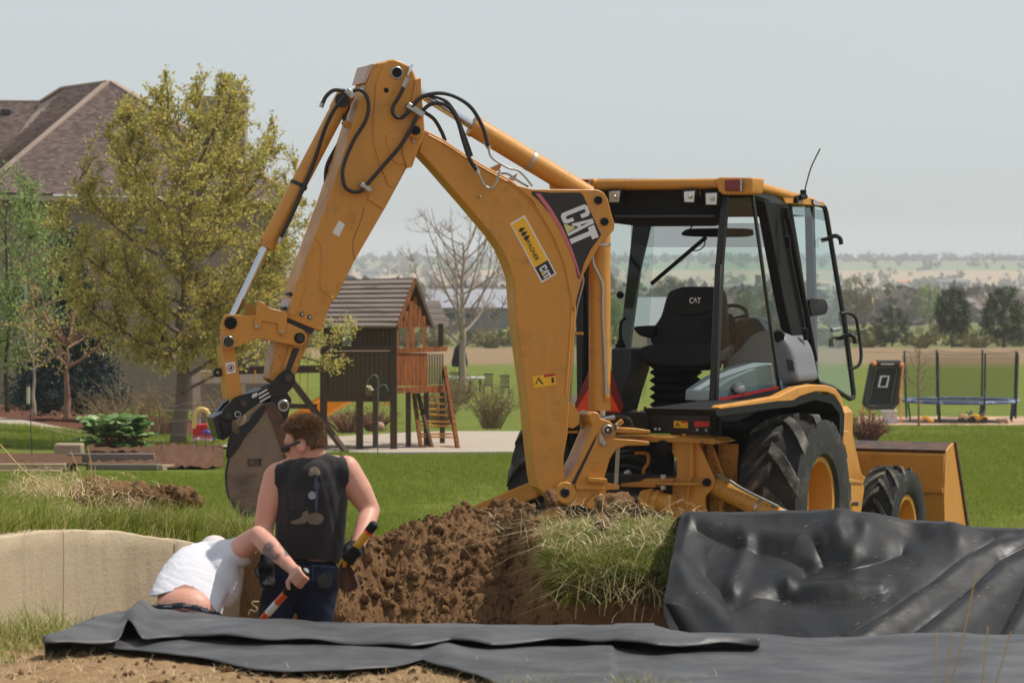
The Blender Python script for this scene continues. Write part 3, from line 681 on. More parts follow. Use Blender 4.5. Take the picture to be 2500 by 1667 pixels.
for pts in (([(400, 985), (425, 992), (450, 985), (500, 982), (530, 980)]), ([(390, 1003), (440, 1000), (480, 1003), (530, 998)]), ([(400, 1030), (450, 1026), (530, 1024)]), ([(425, 1060), (480, 1064), (525, 1066)])):
    part('wire', MB().tube(smooth([P(x, y, 56) for x, y in pts], 4), .0045, 4), WIRE, wf)
sl_ = thing('solar_light', 'small solar garden light on a stake in the mulch', 'garden light', P(154, 1037, 84))
part('stake', MB().cyl(P(154, 1037, 84), P(154, 1022, 84), .012, 6), MET, sl_)
part('lamp', MB().box(P(154, 1018, 84), (.075, .075, .09)), mat('lamp_cream', sr(216, 206, 130), .4), sl_, bevel=.01)
tf = thing('tulip', 'bright pink tulip in the mulch bed', 'flower', P(187, 1040, 84))
part('bloom', MB().ell(P(187, 1035, 84), (.05, .05, .06), 8, 6), mat('pink_petals', sr(206, 60, 130), .6), tf); part('stem', MB().cyl(P(187, 1046, 84), P(187, 1036, 84), .008, 5), LRH, tf)
hk = thing('shepherd_hook', 'thin green double shepherd hook pole before the playset', 'garden hook', P(923, 1112, 55))
GRN = mat('green_metal', sr(96, 118, 108), .5, .3)
part('pole', MB().cyl(P(922, 1114, 55), P(924, 930, 55), .009, 6), GRN, hk)
part('hook', MB().tube(smooth([P(924, 935, 55), P(922, 921, 55), P(913, 915, 55), P(904, 920, 55), P(898, 930, 55), P(897, 938, 55)], 4), .008, 6), GRN, hk)
part('hook', MB().tube(smooth([P(924, 945, 55), P(934, 939, 55), P(943, 942, 55), P(949, 955, 55)], 4), .008, 6), GRN, hk)
bb = thing('bird_house', 'small wooden birdhouse with pale roof hanging on the hook', 'birdhouse', P(900, 965, 55))
part('box', MB().box(P(900, 956, 55), (.10, .09, .125)), mat('birdhouse_wood', sr(128, 98, 62), .8), bb); part('roof', MB().prism([P(894, 943, 54.9), P(903, 943, 54.9), P(911, 953, 54.9), P(902, 953, 54.9)], V(0, .12, .01)), mat('birdhouse_roof', sr(206, 190, 156), .7), bb)
part('hanger', MB().cyl(P(899, 944, 55), P(897, 936, 55), .004, 5), MET, bb)
# ---- toddler car
tc = thing('toy_car', 'red and yellow toddler ride-in car on the garden path', 'toy car', P(495, 1086, 66))
TY, TR_ = mat('toy_yellow', sr(232, 206, 116), .45, var=.05), mat('toy_red', sr(206, 26, 44), .35, var=.05); TB = mat('toy_blue', sr(70, 96, 196), .4); TPK = mat('toy_pink', sr(222, 172, 188), .45)
s66 = 66 / F
part('roof', MB().tube(smooth([P(474, 1045, 66), P(476, 1012, 66), P(482, 1001, 66), P(492, 998, 66), P(502, 1001, 66), P(509, 1012, 66), P(512, 1045, 66)], 4), .042, 10), TY, tc)
part('roof_panel', MB().box(P(492, 1002, 66) + V(0, .22, 0), (24 * s66, .42, .05)), TY, tc, bevel=.02, seg=2)
for x in (476, 509): part('rear_post', MB().tube([P(x, 1040, 66.4), P(x, 1006, 66.35)], .035, 8), TY, tc)
part('body', MB().prism([P(x, y, 66) for x, y in smooth2([(470, 1048), (474, 1039), (492, 1036), (510, 1038), (514, 1050), (514, 1070), (505, 1074), (475, 1074), (470, 1066)], 3, True)], V(0, .5, 0)), TR_, tc, bevel=.03, seg=3)
part('bumper', MB().tube(smooth([P(468, 1080, 65.95), P(480, 1074, 65.9), P(500, 1074, 65.9), P(516, 1076, 65.95)], 4), .05, 8), TPK, tc)
part('fascia', MB().tube(smooth([P(496, 1058, 65.95), P(503, 1052, 65.9), P(512, 1056, 65.9), P(520, 1064, 65.95)], 4), .03, 8), TB, tc)
for x, y in ((519, 1078), (471, 1082)):
    w_ = part('wheel', MB().cyl(P(x, y, 65.95) , P(x, y, 66.05), .075, 16), TB if x > 500 else TPK, tc)
part('handle_bar', MB().tube(smooth([P(516, 1060, 65.9), P(521, 1050, 65.9), P(524, 1044, 65.9)], 3), .022, 8), TB, tc)

# ---- playset
PW = mat('playset_dark_wood', sr(82, 66, 54), .85, var=.3, vs_=5, stretch=(4, 4, .35), spec=.15, col2=sr(88, 66, 50), s2=3, lo=.5, hi=.7)
PG = mat('playset_sunlit_wood', sr(150, 84, 36), .8, var=.4, vs_=6, stretch=(5, 5, .5), spec=.15, col2=sr(74, 46, 30), s2=6, lo=.42, hi=.6)  # sunlit copy of the dark wood: the gable's light is in the colour
PR = mat('playset_roof_wood', sr(126, 114, 106), .9, var=.18, vs_=4, stretch=(.5, 3, 3), spec=.1, col2=sr(96, 84, 78), s2=3, lo=.5, hi=.7)
ps = thing('playset', 'dark wooden playset fort with plank roof, ladder and orange slide', 'playset', P(960, 1098, 59))
# the long side faces the camera; the gable end turns to the right
PYf = 58.6                                   # front plane depth
kk = lambda x, y, Y=PYf: P(x, y, Y)
def gab(x, y, base_x=968, Yb=PYf): return P(x, y, Yb + (x - base_x) * .017)   # right gable plane recedes
for x, y0 in ((790, 850), (878, 960), (961, 800)):
    part('post', MB().box((kk(x, y0) + kk(x, 1098)) / 2, (17 * PYf / F, .13, (1098 - y0) * PYf / F)), PW, ps, bevel=.006)
for x in (912, 997, 1041, 1080): part('post', MB().box((gab(x, 955) + gab(x, 1094)) / 2 + V(0, .8 if x < 960 else 0, 0), (13 * PYf / F, .12, 140 * PYf / F)), PW, ps, bevel=.006)
for k in range(16):
    x0 = 786 + k * 11.2; part('wall_board', MB().box((kk(x0 + 5.4, 857) + kk(x0 + 5.4, 972)) / 2 - V(0, .03, 0), (10.95 * PYf / F, .02, 115 * PYf / F)), PW, ps)
for k in range(15):
    if k in (4, 5): continue
    x0 = 790 + k * 11.2; part('upper_board', MB().box((kk(x0 + 5.4, 800) + kk(x0 + 5.4, 848)) / 2 + V(0, .02, 0), (10.9 * PYf / F, .02, 48 * PYf / F)), PW, ps)
part('rail', MB().box((kk(783, 850) + kk(968, 850)) / 2 - V(0, .06, 0), (186 * PYf / F, .05, 11 * PYf / F)), PW, ps)
part('deck_beam', MB().box((kk(783, 951 + 22) + kk(968, 951 + 22)) / 2 - V(0, .05, 0), (186 * PYf / F, .06, 14 * PYf / F)), PW, ps)
for k in range(8):
    x0 = 968 + k * 9.6; part('gable_board', MB().prism([gab(x0, 862), gab(x0 + 9, 862), gab(x0 + 9, 942), gab(x0, 942)], V(0, .03, 0) + V(-.01, 0, 0)), PG, ps)
for k in range(6): x0 = 1046 + k * 6.4; part('baluster', MB().prism([gab(x0, 864), gab(x0 + 4.6, 864), gab(x0 + 4.6, 938), gab(x0, 938)], V(0, .03, 0)), PW, ps)
part('gable_rail', MB().prism([gab(967, 850, Yb=PYf - .05), gab(1092, 846, Yb=PYf - .05), gab(1092, 857, Yb=PYf - .05), gab(967, 863, Yb=PYf - .05)], V(0, .08, 0)), PG, ps)
part('gable_beam', MB().prism([gab(967, 946, Yb=PYf - .05), gab(1088, 940, Yb=PYf - .05), gab(1088, 958, Yb=PYf - .05), gab(967, 960, Yb=PYf - .05)], V(0, .08, 0)), PG, ps)
# roof: plank rows
ra, rb, rc_, rd = P(745, 800, PYf - .35), P(968, 800, PYf - .35), P(1011, 684, PYf + .65), P(800, 688, PYf + .65)
for k in range(10):
    v0, v1 = k / 10, (k + 1.12) / 10
    a, b, c, d = ra.lerp(rd, v0), rb.lerp(rc_, v0), rb.lerp(rc_, v1), ra.lerp(rd, v1); nn = (b - a).cross(d - a).normalized(); nn = nn if nn.z > 0 else -nn
    part('roof_plank', MB().prism([a + nn * .05, b + nn * .05, c + nn * .02, d + nn * .02], -nn * .035), PR, ps)
re_ = P(1053, 796, PYf + 1.7)
for k in range(10):
    v0, v1 = k / 10, (k + 1.1) / 10; a0 = re_.lerp(rc_, v0); a1 = re_.lerp(rc_, v1); off = rd - rc_
    part('rear_roof_plank', MB().add([a0, a0 + off, a1 + off, a1, a0 + V(0, 0, .03), a0 + off + V(0, 0, .03), a1 + off + V(0, 0, .03), a1 + V(0, 0, .03)], [(0, 1, 2, 3), (7, 6, 5, 4), (0, 4, 5, 1), (2, 6, 7, 3), (0, 3, 7, 4), (1, 5, 6, 2)]), PW, ps)
part('barge_board', MB().bar(rb + V(.02, -.02, 0), rc_ + V(.02, 0, 0), .03, .10), PG, ps); part('barge_board', MB().bar(re_ + V(.02, 0, 0), rc_ + V(.02, 0, 0), .03, .10), PW, ps)
for k in range(7):
    x0 = 977 + k * 10.5; yt = 800 - (36 - abs(x0 + 5 - 1011)) * 2.3; part('gable_plank', MB().prism([gab(x0, 800, Yb=PYf + .1), gab(x0 + 9.6, 800, Yb=PYf + .1), gab(x0 + 9.6, max(702, yt), Yb=PYf + .1), gab(x0, max(702, yt), Yb=PYf + .1)], V(0, .02, 0)), PG, ps)
for x, w_ in ((969, 8), (996, 8), (1008, 9), (1036, 8)): part('gable_post', MB().prism([gab(x - w_ / 2, 800, Yb=PYf + .05), gab(x + w_ / 2, 800, Yb=PYf + .05), gab(x + w_ / 2, 852, Yb=PYf + .05), gab(x - w_ / 2, 852, Yb=PYf + .05)], V(0, .07, 0)), PG, ps)
# small side roof, its post, ladder
for k in range(4): part('side_roof_plank', MB().prism([P(1040 + k * 3, 738 + k * 14, 61.5 - k * .12), P(1072 + k * 6, 738 + k * 14, 61.5 - k * .12), P(1078 + k * 6, 752 + k * 14, 61.35 - k * .12), P(1043 + k * 3, 752 + k * 14, 61.35 - k * .12)], V(0, .02, .03)), PR, ps)
part('side_post', MB().box((P(1076, 790, 61) + P(1076, 850, 61)) / 2, (12 * 61 / F, .1, 60 * 61 / F)), PW, ps)
la0, la1, lb0, lb1 = P(1010, 960, 60.4), P(1028, 1094, 59.2), P(1085, 900, 60.6), P(1118, 1098, 58.9)
part('ladder_rail', MB().bar(la0, la1, .06, .12), PG, ps); part('ladder_rail', MB().bar(lb0, lb1, .06, .14), PG, ps); part('ladder_rail', MB().bar(P(1020, 960, 60.3), P(1055, 1096, 59.1), .05, .1), PW, ps)
RUN = mat('yellow_rungs', sr(214, 148, 52), .5)
for k, y in enumerate((969, 983, 999, 1011, 1029, 1038, 1059, 1065, 1090)): part('rung', MB().cyl(P(1022 + (y - 969) * .03, y, 60.3 - (y - 960) * .008), P(1080 + (y - 960) * .25, y + (2 if k % 2 else 0), 60.3 - (y - 960) * .008), .017, 8), RUN, ps)
part('ground_sleeper', MB().box((kk(775, 1098) + kk(1040, 1096)) / 2 + V(0, .4, 0), (265 * PYf / F, .1, .06)), PW, ps)
# swing beam A-frame and brace
part('brace', MB().bar(P(690, 900, 60), P(846, 1106, 57.5), .08, .09), PW, ps); part('cross_beam', MB().bar(P(700, 991, 59.2), P(772, 992, 59), .08, .085), PW, ps)
part('brace', MB().bar(P(690, 900, 60), P(640, 1100, 63), .08, .09), PW, ps); part('swing_beam', MB().bar(P(560, 905, 63), P(800, 900, 59.5), .1, .14), PW, ps)
SLD = mat('orange_slide', (1.0, .34, .01), .35, var=.04)
sa, sb_, sc_, sd_ = P(716, 1020, 64), P(775, 1040, 63.6), P(900, 968, 61), P(880, 950, 61.2)
sl2 = part('slide', MB().prism([P(x, y, 62) for x, y in [(700, 1030), (722, 1010), (800, 966), (880, 966), (858, 975), (800, 1010), (768, 1030), (730, 1052)]], V(.1, .35, 0)), SLD, ps, bevel=.02, seg=2)
part('slide_rim', MB().bar(P(700, 1024, 61.9), P(790, 965, 61.6), .05, .06), SLD, sl2)
CHN = mat('yellow_chain', sr(206, 150, 40), .5)
for x in (622, 712, 733, 752):
    y0 = 905; y1 = 1000 if x != 622 else 935
    part('swing_chain', MB().tube([P(x + (2 if k % 2 else -2) * .5, lerp(y0, y1, k / 14), 61) for k in range(15)], .012, 5), CHN, ps)
for x0 in (931, 952): part('trapeze_ring', MB().tube(smooth([P(x0, 962, 62), P(x0 - 4, 982, 62), P(x0 - 4, 988, 62), P(x0 + 8, 988, 62), P(x0 + 8, 982, 62), P(x0, 962, 62)], 3), .018, 6), CHN, ps)
part('swing_seat', MB().ell(P(782, 1062, 61), (.06, .1, .12), 10, 8), TR_, ps)
# boulder
bld = MB().ell(P(927, 1041, 66) , (.10, .10, .095), 14, 10)
solo('garden_boulder', bld, mat('pink_stone', sr(176, 138, 116), .85, var=.2, bump=.4, bs=20), 'round pinkish boulder behind the playset posts', 'boulder')
# patio furniture beyond the playset
ub = thing('patio_umbrella', 'closed dark patio umbrella beside the bare tree', 'umbrella', onlawn(1122, 92)); fx = lambda x, y, Y=92: P(x, y, Y)
part('canopy', MB().lathe(V(fx(1122, 0).x, 92, 0), (0, 0, 1), [(fx(0, 895).z, .22), (fx(0, 885).z, .24), (fx(0, 850).z, .15), (fx(0, 838).z, .03)], 9), mat('umbrella_cloth', (.02, .02, .02), .9), ub); part('pole', MB().cyl(fx(1122, 958), fx(1122, 835), .025, 8), MET, ub)
tb = thing('patio_table', 'pale topped patio table under the bare tree', 'table', fx(1160, 958))
part('top', MB().box(fx(1160, 923), (.55, .9, .05)), mat('table_top', (.62, .6, .56), .6), tb)
for x in (1148, 1172): part('leg', MB().cyl(fx(x, 958), fx(x, 924), .03, 6), BARKD, tb)
tb = thing('patio_table', 'far patio table half hidden behind the playset rail', 'table', fx(1100, 955)); part('top', MB().box(fx(1102, 921), (.42, .8, .05)), mat('table_top', (.62, .6, .56), .6), tb); part('leg', MB().cyl(fx(1100, 955), fx(1100, 922), .03, 6), BARKD, tb)
CH = mat('patio_chair_metal', sr(70, 62, 56), .6)
for k, (x, y, lb) in enumerate(((1192, 958, 'slatted patio chair right of the pale table'), (1232, 962, 'slatted patio chair next to the boom'), (1110, 955, 'patio chair left of the pale table, behind shrubs'))):
    c_ = thing('patio_chair', lb, 'chair', fx(x, y)); s_ = 92 / F
    for j in range(5): part('back_slat', MB().box(fx(x - 8 + j * 4.4, y - 33), (2.4 * s_, .02, 24 * s_)), CH, c_)
    part('back_rail', MB().box(fx(x, y - 45), (24 * s_, .03, .035)), CH, c_); part('seat', MB().box(fx(x, y - 19) + V(0, -.2, 0), (24 * s_, .42, .04)), CH, c_)
    for j in (-10, 10):
        for dy in (0, -.38): part('leg', MB().cyl(fx(x + j, y) + V(0, dy, 0), fx(x + j, y - 20) + V(0, dy, 0), .014, 6), CH, c_)

# ---- trees of the yard
tallo = lambda h: 2.8 * (math.sin(math.pi * min(1, max(0, (h - .10) / .95))) ** .62) * (1 - .32 * max(0, h - .45))
make_tree('ornamental_tree', 'large tree with fresh yellow-green leaves and grey trunk', P(434, 1088, 64), 7.4, tallo, 36, 820, .15, BARKG, LYG, 50000, .066, .86, 5, first=.20, spread=.12, twr=.008, up=.24, sub=2, lup=.6, lean=(.30, 0))
def low_branch(t_, lim, seed):
    q = random.Random(seed); mb = MB(); lv = []
    for pts in lim:
        pp = smooth([P(*p) for p in pts], 5); mb.tube(pp, [lerp(.03, .006, i / (len(pp) - 1)) for i in range(len(pp))], 6)
        for k in range(3, len(pp)):
            for _ in range(2):
                e = pp[k] + V(q.uniform(-.25, .35), q.uniform(-.25, .25), q.uniform(-.15, .3)); mb.tube([pp[k], pp[k].lerp(e, .5) + V(0, 0, .02), e], [.006, .005, .003], 4); lv += [pp[k].lerp(e, q.random()) + V(q.gauss(0, .04), q.gauss(0, .04), q.gauss(0, .04)) for _ in range(22)]
    part('low_branch', mb, BARKG, t_, ang=180); part('low_branch_leaves', leaf_mesh('leaves', np.array([l[:] for l in lv]), .062, .5, seed=seed), LYG, t_)
low_branch([o for o in bpy.data.objects if o.name.startswith('ornamental_tree')][0], ([(440, 960, 64), (560, 900, 62), (680, 860, 59), (780, 840, 57), (870, 810, 56)], [(680, 860, 59), (770, 880, 57), (830, 905, 56.5)], [(560, 900, 62), (700, 820, 59), (800, 790, 57)]), 4)
make_tree('willow_tree', 'pale green feathery tree at the left edge, in front of the house', P(18, 1005, 74), 5.6, lambda h: 1.5 * math.sin(math.pi * min(1, max(0, (h - .1) / .95))) ** .6, 18, 300, .05, BARKD, LGR, 12000, .075, .85, 8, first=.2, spread=.2, twr=.006, up=.25)
make_tree('blue_spruce', 'dark blue spruce behind the fruit tree', P(165, 1012, 80), 4.7, lambda h: 1.55 * (1 - h) ** .85 + .04, 40, 520, .08, BARKD, LSP, 42000, .085, .97, 9, first=.04, spread=.22, twr=.008, up=.02, droop=-.02, lup=.0)
make_tree('fruit_tree', 'small fruit tree with pale reddish bare branches and forked trunk', P(163, 1024, 70), 3.6, lambda h: 1.35 * math.sqrt(max(.03, 1 - ((h - .62) / .5) ** 2)), 14, 70, .085, BARKR, LYG, 1500, .05, .45, 10, first=.34, spread=.12, twr=.012, up=.3, limb_r=.5)
make_tree('young_birch', 'slim pale-barked young tree left of the fruit tree', P(83, 1012, 72), 2.6, lambda h: .75 * math.sqrt(max(.03, 1 - ((h - .65) / .5) ** 2)), 9, 40, .045, BARKL, LYG, 500, .05, .6, 12, first=.45, spread=.1, twr=.009, up=.3)
make_tree('bare_tree', 'leafless grey tree standing between playset and boom', P(1130, 962, 88), 5.1, lambda h: 1.75 * math.sqrt(max(.05, 1 - ((h - .68) / .5) ** 2)), 26, 240, .10, BARKL, LOL, 0, .04, .8, 14, first=.28, spread=.1, twr=.006, up=.4, sub=5, limb_r=.42)
for k, (x, y, Y, w_, h_, lb, sm, lf_, nl) in enumerate((
    (300, 1062, 72, 2.3, 1.5, 'tall tangled tan shrub left of the big grey trunk', STEMT, LOL, 1400),
    (400, 1068, 76, 1.8, 1.4, 'tan twiggy shrub directly behind the big grey trunk', STEMT, LOL, 1000),
    (560, 1065, 74, 2.0, 1.3, 'twiggy shrub behind the toy car and coupler', STEMT, LOL, 900),
    (850, 1056, 69, 1.6, .68, 'low reddish bare shrub under the playset deck', STEMR, LRD, 700),
    (915, 1052, 70, 1.3, .62, 'small reddish bare shrub beside the pink boulder', STEMR, LRD, 600),
    (1078, 1042, 72, 1.3, 1.25, 'olive shrub right of the playset ladder', STEMT, LOL, 900),
    (1200, 1046, 70, 1.5, 1.2, 'dense olive shrub next to the boom, behind the patio', STEMT, LOL, 1400),
    (1120, 985, 84, 1.6, .9, 'low olive shrub under the bare tree', STEMT, LOL, 800),
    (2118, 1088, 62, .95, .72, 'dense reddish bare shrub beside the rear wheel, on the lawn', STEMR, LRD, 1400))):
    make_shrub('garden_shrub', lb, P(x, y, Y), w_, h_, 110 if k != 8 else 170, sm, lf_, nl, .035, 60 + k, None, .006)

# ---- right lawn: rebounder, trampoline, box, toys, sapling
TYD = 100.0
def gp(x, y): return P(x, y, TYD)
struct('bark_play_surface', MB().grid([[V((x - CX) / F * Y_, Y_, L((x - CX) / F * Y_, Y_) + .015) for x in np.linspace(2095, 2620, 14)] for Y_ in (97.5, 99, 101, 103.5, 105.5)]), mat('tan_play_mulch', sr(196, 158, 128), .95, var=.2, vs_=2, col2=sr(110, 88, 72), s2=.8, lo=.45, hi=.65, bump=.5, bs=10))
rb_ = thing('lacrosse_rebounder', 'tilted black ball rebounder net with white square on orange legs', 'rebounder', gp(2150, 1028)); ORF = mat('orange_frame', sr(232, 140, 70), .5); PAD = mat('black_pad', (.018, .018, .018), .6); NET = mat('black_net', (.010, .012, .010), .9)
def rbp(u, v, o=0): return gp(lerp(lerp(2132, 2205, u), lerp(2110, 2186, u), v), lerp(887, 993, v)) + V(0, .25 * (1 - v) + o, 0)
fr_ = [rbp(.08, 0), rbp(.92, 0), rbp(1, .05), rbp(1, .92), rbp(.9, 1), rbp(.12, 1), rbp(0, .93), rbp(0, .06)]
part('padded_frame', MB().tube(fr_ + [fr_[0]], .095, 8), PAD, rb_)
part('net', MB().add([rbp(.08, .03, .02), rbp(.92, .03, .02), rbp(.92, .97, .02), rbp(.08, .97, .02)], [(0, 1, 2, 3)]), NET, rb_)
q4 = [rbp(.36, .30, -.06), rbp(.62, .30, -.06), rbp(.60, .54, -.06), rbp(.34, .54, -.06)]
part('white_square', MB().tube(q4 + [q4[0]], .03, 4), mat('white_strap', (.75, .77, .85), .6), rb_)
part('header_lettering', MB().box(rbp(.5, .02, -.11), (.4, .01, .035)), LABW, rb_)
part('edge_cord', MB().tube([rbp(.14, .1, -.02), rbp(.86, .1, -.02), rbp(.84, .93, -.02), rbp(.12, .93, -.02), rbp(.14, .1, -.02)], .010, 4), mat('tan_cord', sr(150, 136, 90), .7), rb_)
for a, b in (((2110, 986), (2100, 1026)), ((2121, 992), (2124, 1020)), ((2184, 986), (2178, 1020)), ((2198, 960), (2200, 1030)), ((2206, 890), (2196, 970))): part('leg', MB().cyl(gp(*a) + V(0, .1, 0), gp(*b), .03, 8), ORF, rb_)
for x, y in ((2136, 888), (2203, 892)): part('corner_cap', MB().ell(gp(x, y) + V(0, .2, 0), (.09, .09, .08), 10, 8), ORF, rb_)
bx = thing('utility_box', 'small pale grey metal cabinet beside the rebounder', 'cabinet', gp(2175, 1033))
part('cabinet', MB().box((gp(2158, 1004) + gp(2190, 1033)) / 2 + V(0, .2, 0), (32 * TYD / F, .4, 29 * TYD / F)), mat('pale_grey_metal', sr(190, 190, 196), .5), bx, bevel=.01)
part('lid', MB().box(gp(2172, 1003) + V(0, .2, 0), (40 * TYD / F, .5, .04)), mat('white_metal', (.7, .7, .7), .5), bx)
tm = thing('trampoline', 'round trampoline with tall black net poles and blue padding', 'trampoline', V((2350 - CX) / F * 102, 102, gp(0, 1034).z)); TC = V((2345 - CX) / F * 102, 102, 0); TRD = 1.78
zb_, zm, zt_ = gp(0, 1034).z, P(0, 978, 102).z, P(0, 858, 102).z
BLU = mat('faded_blue_pad', sr(66, 88, 128), .6, var=.3, vs_=4, col2=sr(150, 164, 190), s2=3, lo=.5, hi=.6); POL = mat('black_foam_pole', (.02, .022, .03), .7, col2=sr(60, 80, 130), s2=4, lo=.56, hi=.6)
part('frame_ring', MB().tube([TC + V(math.cos(a) * TRD, math.sin(a) * TRD, zm) for a in np.linspace(0, 6.2832, 41)], .05, 8, cap=False), BLU, tm)
part('mat', MB().lathe(TC, (0, 0, 1), [(zm - .02, 0), (zm, TRD - .25)], 40), PAD, tm); part('spring_pad', MB().lathe(TC, (0, 0, 1), [(zm + .03, TRD - .28), (zm + .04, TRD)], 40), BLU, tm)
tops = []
for k in range(8):
    a = 2 * math.pi * (k + .35) / 8; d = V(math.cos(a), math.sin(a), 0)
    part('net_pole', MB().cyl(TC + d * (TRD + .03) + V(0, 0, zb_ + .1), TC + d * (TRD + .10) + V(0, 0, zt_), .03, 8), POL, tm)
    part('leg', MB().cyl(TC + d * (TRD - .1) + V(0, 0, zb_), TC + d * (TRD - .02) + V(0, 0, zm), .025, 8), POL, tm); tops.append(TC + d * (TRD + .1) + V(0, 0, zt_))
mnet, nt_, b__ = nodes('fine_net'); nt_.nodes.remove(b__); tr_ = N(nt_, 'ShaderNodeBsdfTransparent'); df = N(nt_, 'ShaderNodeBsdfDiffuse'); df.inputs[0].default_value = (.02, .03, .015, 1); mx_ = N(nt_, 'ShaderNodeMixShader'); mx_.inputs[0].default_value = .22
nt_.links.new(tr_.outputs[0], mx_.inputs[1]); nt_.links.new(df.outputs[0], mx_.inputs[2]); nt_.links.new(mx_.outputs[0], nt_.nodes['Material Output'].inputs[0])
part('safety_net', MB().lathe(TC, (0, 0, 1), [(zm, TRD - .02), (zt_ - .12, TRD + .04)], 40), mnet, tm)
for k in range(8):
    a, b = tops[k], tops[(k + 1) % 8]; part('top_cord', MB().tube(twig(a, b, V(0, 0, -.16), 6), .008, 4), PAD, tm)
sp = gp(2243, 1042); make_tree('bare_sapling', 'slim leafless sapling in front of the trampoline', P(2243, 1042, 95), 2.75, lambda h: .75 * max(.1, 1 - abs(h - .5) * 1.6), 9, 26, .035, BARKR, LOL, 0, .04, .95, 16, first=.4, spread=.1, twr=.006, up=.12, sub=2, limb_r=.4)
def toy_tractor(x, y, w_, col, label, flip=1):
    s_ = TYD / F; t = thing('toy_tractor', label, 'toy tractor', gp(x, y)); c = lambda u, v, o=0: gp(x + u * w_ * flip, y - v * w_) + V(0, o, 0)
    part('bonnet', MB().prism([c(*p_) for p_ in ((-.5, .2), (-.5, .5), (-.42, .58), (.0, .55), (.05, .2))], V(0, .35, 0)), col, t, bevel=.03, seg=2)
    part('rear_body', MB().prism([c(*p_) for p_ in ((.0, .22), (.05, .45), (.3, .52), (.5, .42), (.48, .2))], V(0, .4, 0)), col, t, bevel=.03, seg=2)
    part('seat', MB().prism([c(*p_) for p_ in ((.1, .5), (.32, .5), (.36, .75), (.28, .76), (.24, .58), (.1, .58))], V(0, .3, 0)), mat('grey_seat', sr(110, 110, 112), .6), t, bevel=.01)
    for u, r_ in ((-.35, .16), (.3, .2)):
        for o in (-.06, .36): part('wheel', MB().cyl(c(u, r_ * .95, o), c(u, r_ * .95, o + .1), r_ * w_ * s_, 14), PAD, t)
    part('steering_wheel', MB().tube([c(-.05, .55, .15), c(.04, .7, .15)], .015, 6), PAD, t)
toy_tractor(2392, 1034, 40, mat('toy_tractor_yellow', sr(226, 164, 40), .45), 'yellow toy ride-on tractor under the trampoline')
toy_tractor(2362, 1030, 36, mat('toy_tractor_cream', sr(222, 190, 134), .45), 'cream and yellow toy ride-on tractor behind the yellow one', -1 if False else 1)
tw = thing('toy_wagon', 'small toy wagon right of the toy tractors', 'toy wagon', gp(2448, 1036)); part('tray', MB().box(gp(2448, 1027) + V(0, .15, 0), (.3, .3, .1)), mat('tan_toy', sr(150, 122, 92), .6), tw)
for x in (2440, 2458): part('wheel', MB().cyl(gp(x, 1034), gp(x, 1034) + V(0, .3, 0), .05, 10), PAD, tw)
td = thing('toy_digger', 'small yellow toy digger under the trampoline', 'toy digger', gp(2262, 1030)); part('arm', MB().tube(smooth([gp(2248, 1026), gp(2258, 1018), gp(2266, 1022), gp(2272, 1030)], 3), .05, 8), mat('toy_tractor_yellow', sr(226, 164, 40), .45), td); part('bucket', MB().ell(gp(2274, 1027), (.08, .1, .06), 8, 6), mat('toy_tractor_yellow', sr(226, 164, 40), .45), td)
# ------------------------------------------------------------------ backhoe loader
def paint(name, col, wear=.0):
    """machine paint: sun-faded patches, dusty film, rub marks and chips"""
    m, nt, b = nodes(name); co = coords(nt); vt = coords(nt, scale=(7, 7, .7))
    c = mixc(nt, noise_n(nt, co, 1.3, 4), tuple(x * .93 for x in col), tuple(min(1, x * 1.05) for x in col))
    c = mixc(nt, mr(nt, noise_n(nt, vt, 2.0, 6, .7), .48, .76, 0, .5), c, sr(166, 126, 80))
    c = mixc(nt, mr(nt, noise_n(nt, co, 5, 7, .72), .52, .74, 0, .55), c, sr(146, 102, 52))
    c = mixc(nt, mr(nt, noise_n(nt, co, 38, 5, .7), .685 - wear, .715 - wear, 0, .85), c, sr(58, 44, 34))
    c = mixc(nt, mr(nt, noise_n(nt, coords(nt, scale=(2, 2, 14)), 9, 5, .75), .70, .74, 0, .4), c, sr(120, 86, 50))
    nt.links.new(c, b.inputs['Base Color']); b.inputs['Specular IOR Level'].default_value = .45
    nt.links.new(mr(nt, noise_n(nt, co, 4, 6, .7), .3, .7, .34, .62), b.inputs['Roughness'])
    bp = N(nt, 'ShaderNodeBump'); bp.inputs['Strength'].default_value = .10; bp.inputs['Distance'].default_value = .004; nt.links.new(noise_n(nt, co, 55, 5), bp.inputs['Height']); nt.links.new(bp.outputs[0], b.inputs['Normal'])
    return m
YEL = paint('yellow_paint', sr(200, 139, 56))
YELW = paint('worn_yellow_paint', sr(192, 134, 54), .10)
BLK = mat('black_paint', (.011, .011, .012), .42, var=.2, spec=.45, col2=(.05, .045, .04), s2=4, lo=.6, hi=.85)
MATT = mat('matt_black', (.008, .008, .009), .75, var=.2, spec=.25)
RUB = mat('hose_rubber', (.012, .012, .013), .45, var=.2, spec=.5)
TYR = mat('tyre_rubber', (.022, .021, .021), .62, var=.25, vs_=10, col2=(.085, .08, .065), s2=5, lo=.5, hi=.72, bump=.35, bs=45, dist=.01, spec=.35)
LUG = mat('dusty_tread', (.045, .043, .039), .75, var=.3, vs_=9, col2=(.17, .155, .125), s2=6, lo=.44, hi=.66, bump=.4, bs=50, dist=.01, spec=.25)
CHR = mat('chrome_rod', (.62, .63, .68), .09, 1, var=.02)
STL = mat('zinc_steel', (.42, .42, .40), .38, .9, var=.15, vs_=30)
DST = mat('dark_steel', (.035, .032, .03), .5, .3, var=.3, vs_=20)
RST = mat('rusty_steel', sr(96, 66, 48), .6, .2, var=.25, vs_=12, col2=sr(66, 56, 50), s2=8, lo=.45, hi=.6, bump=.15, bs=60)
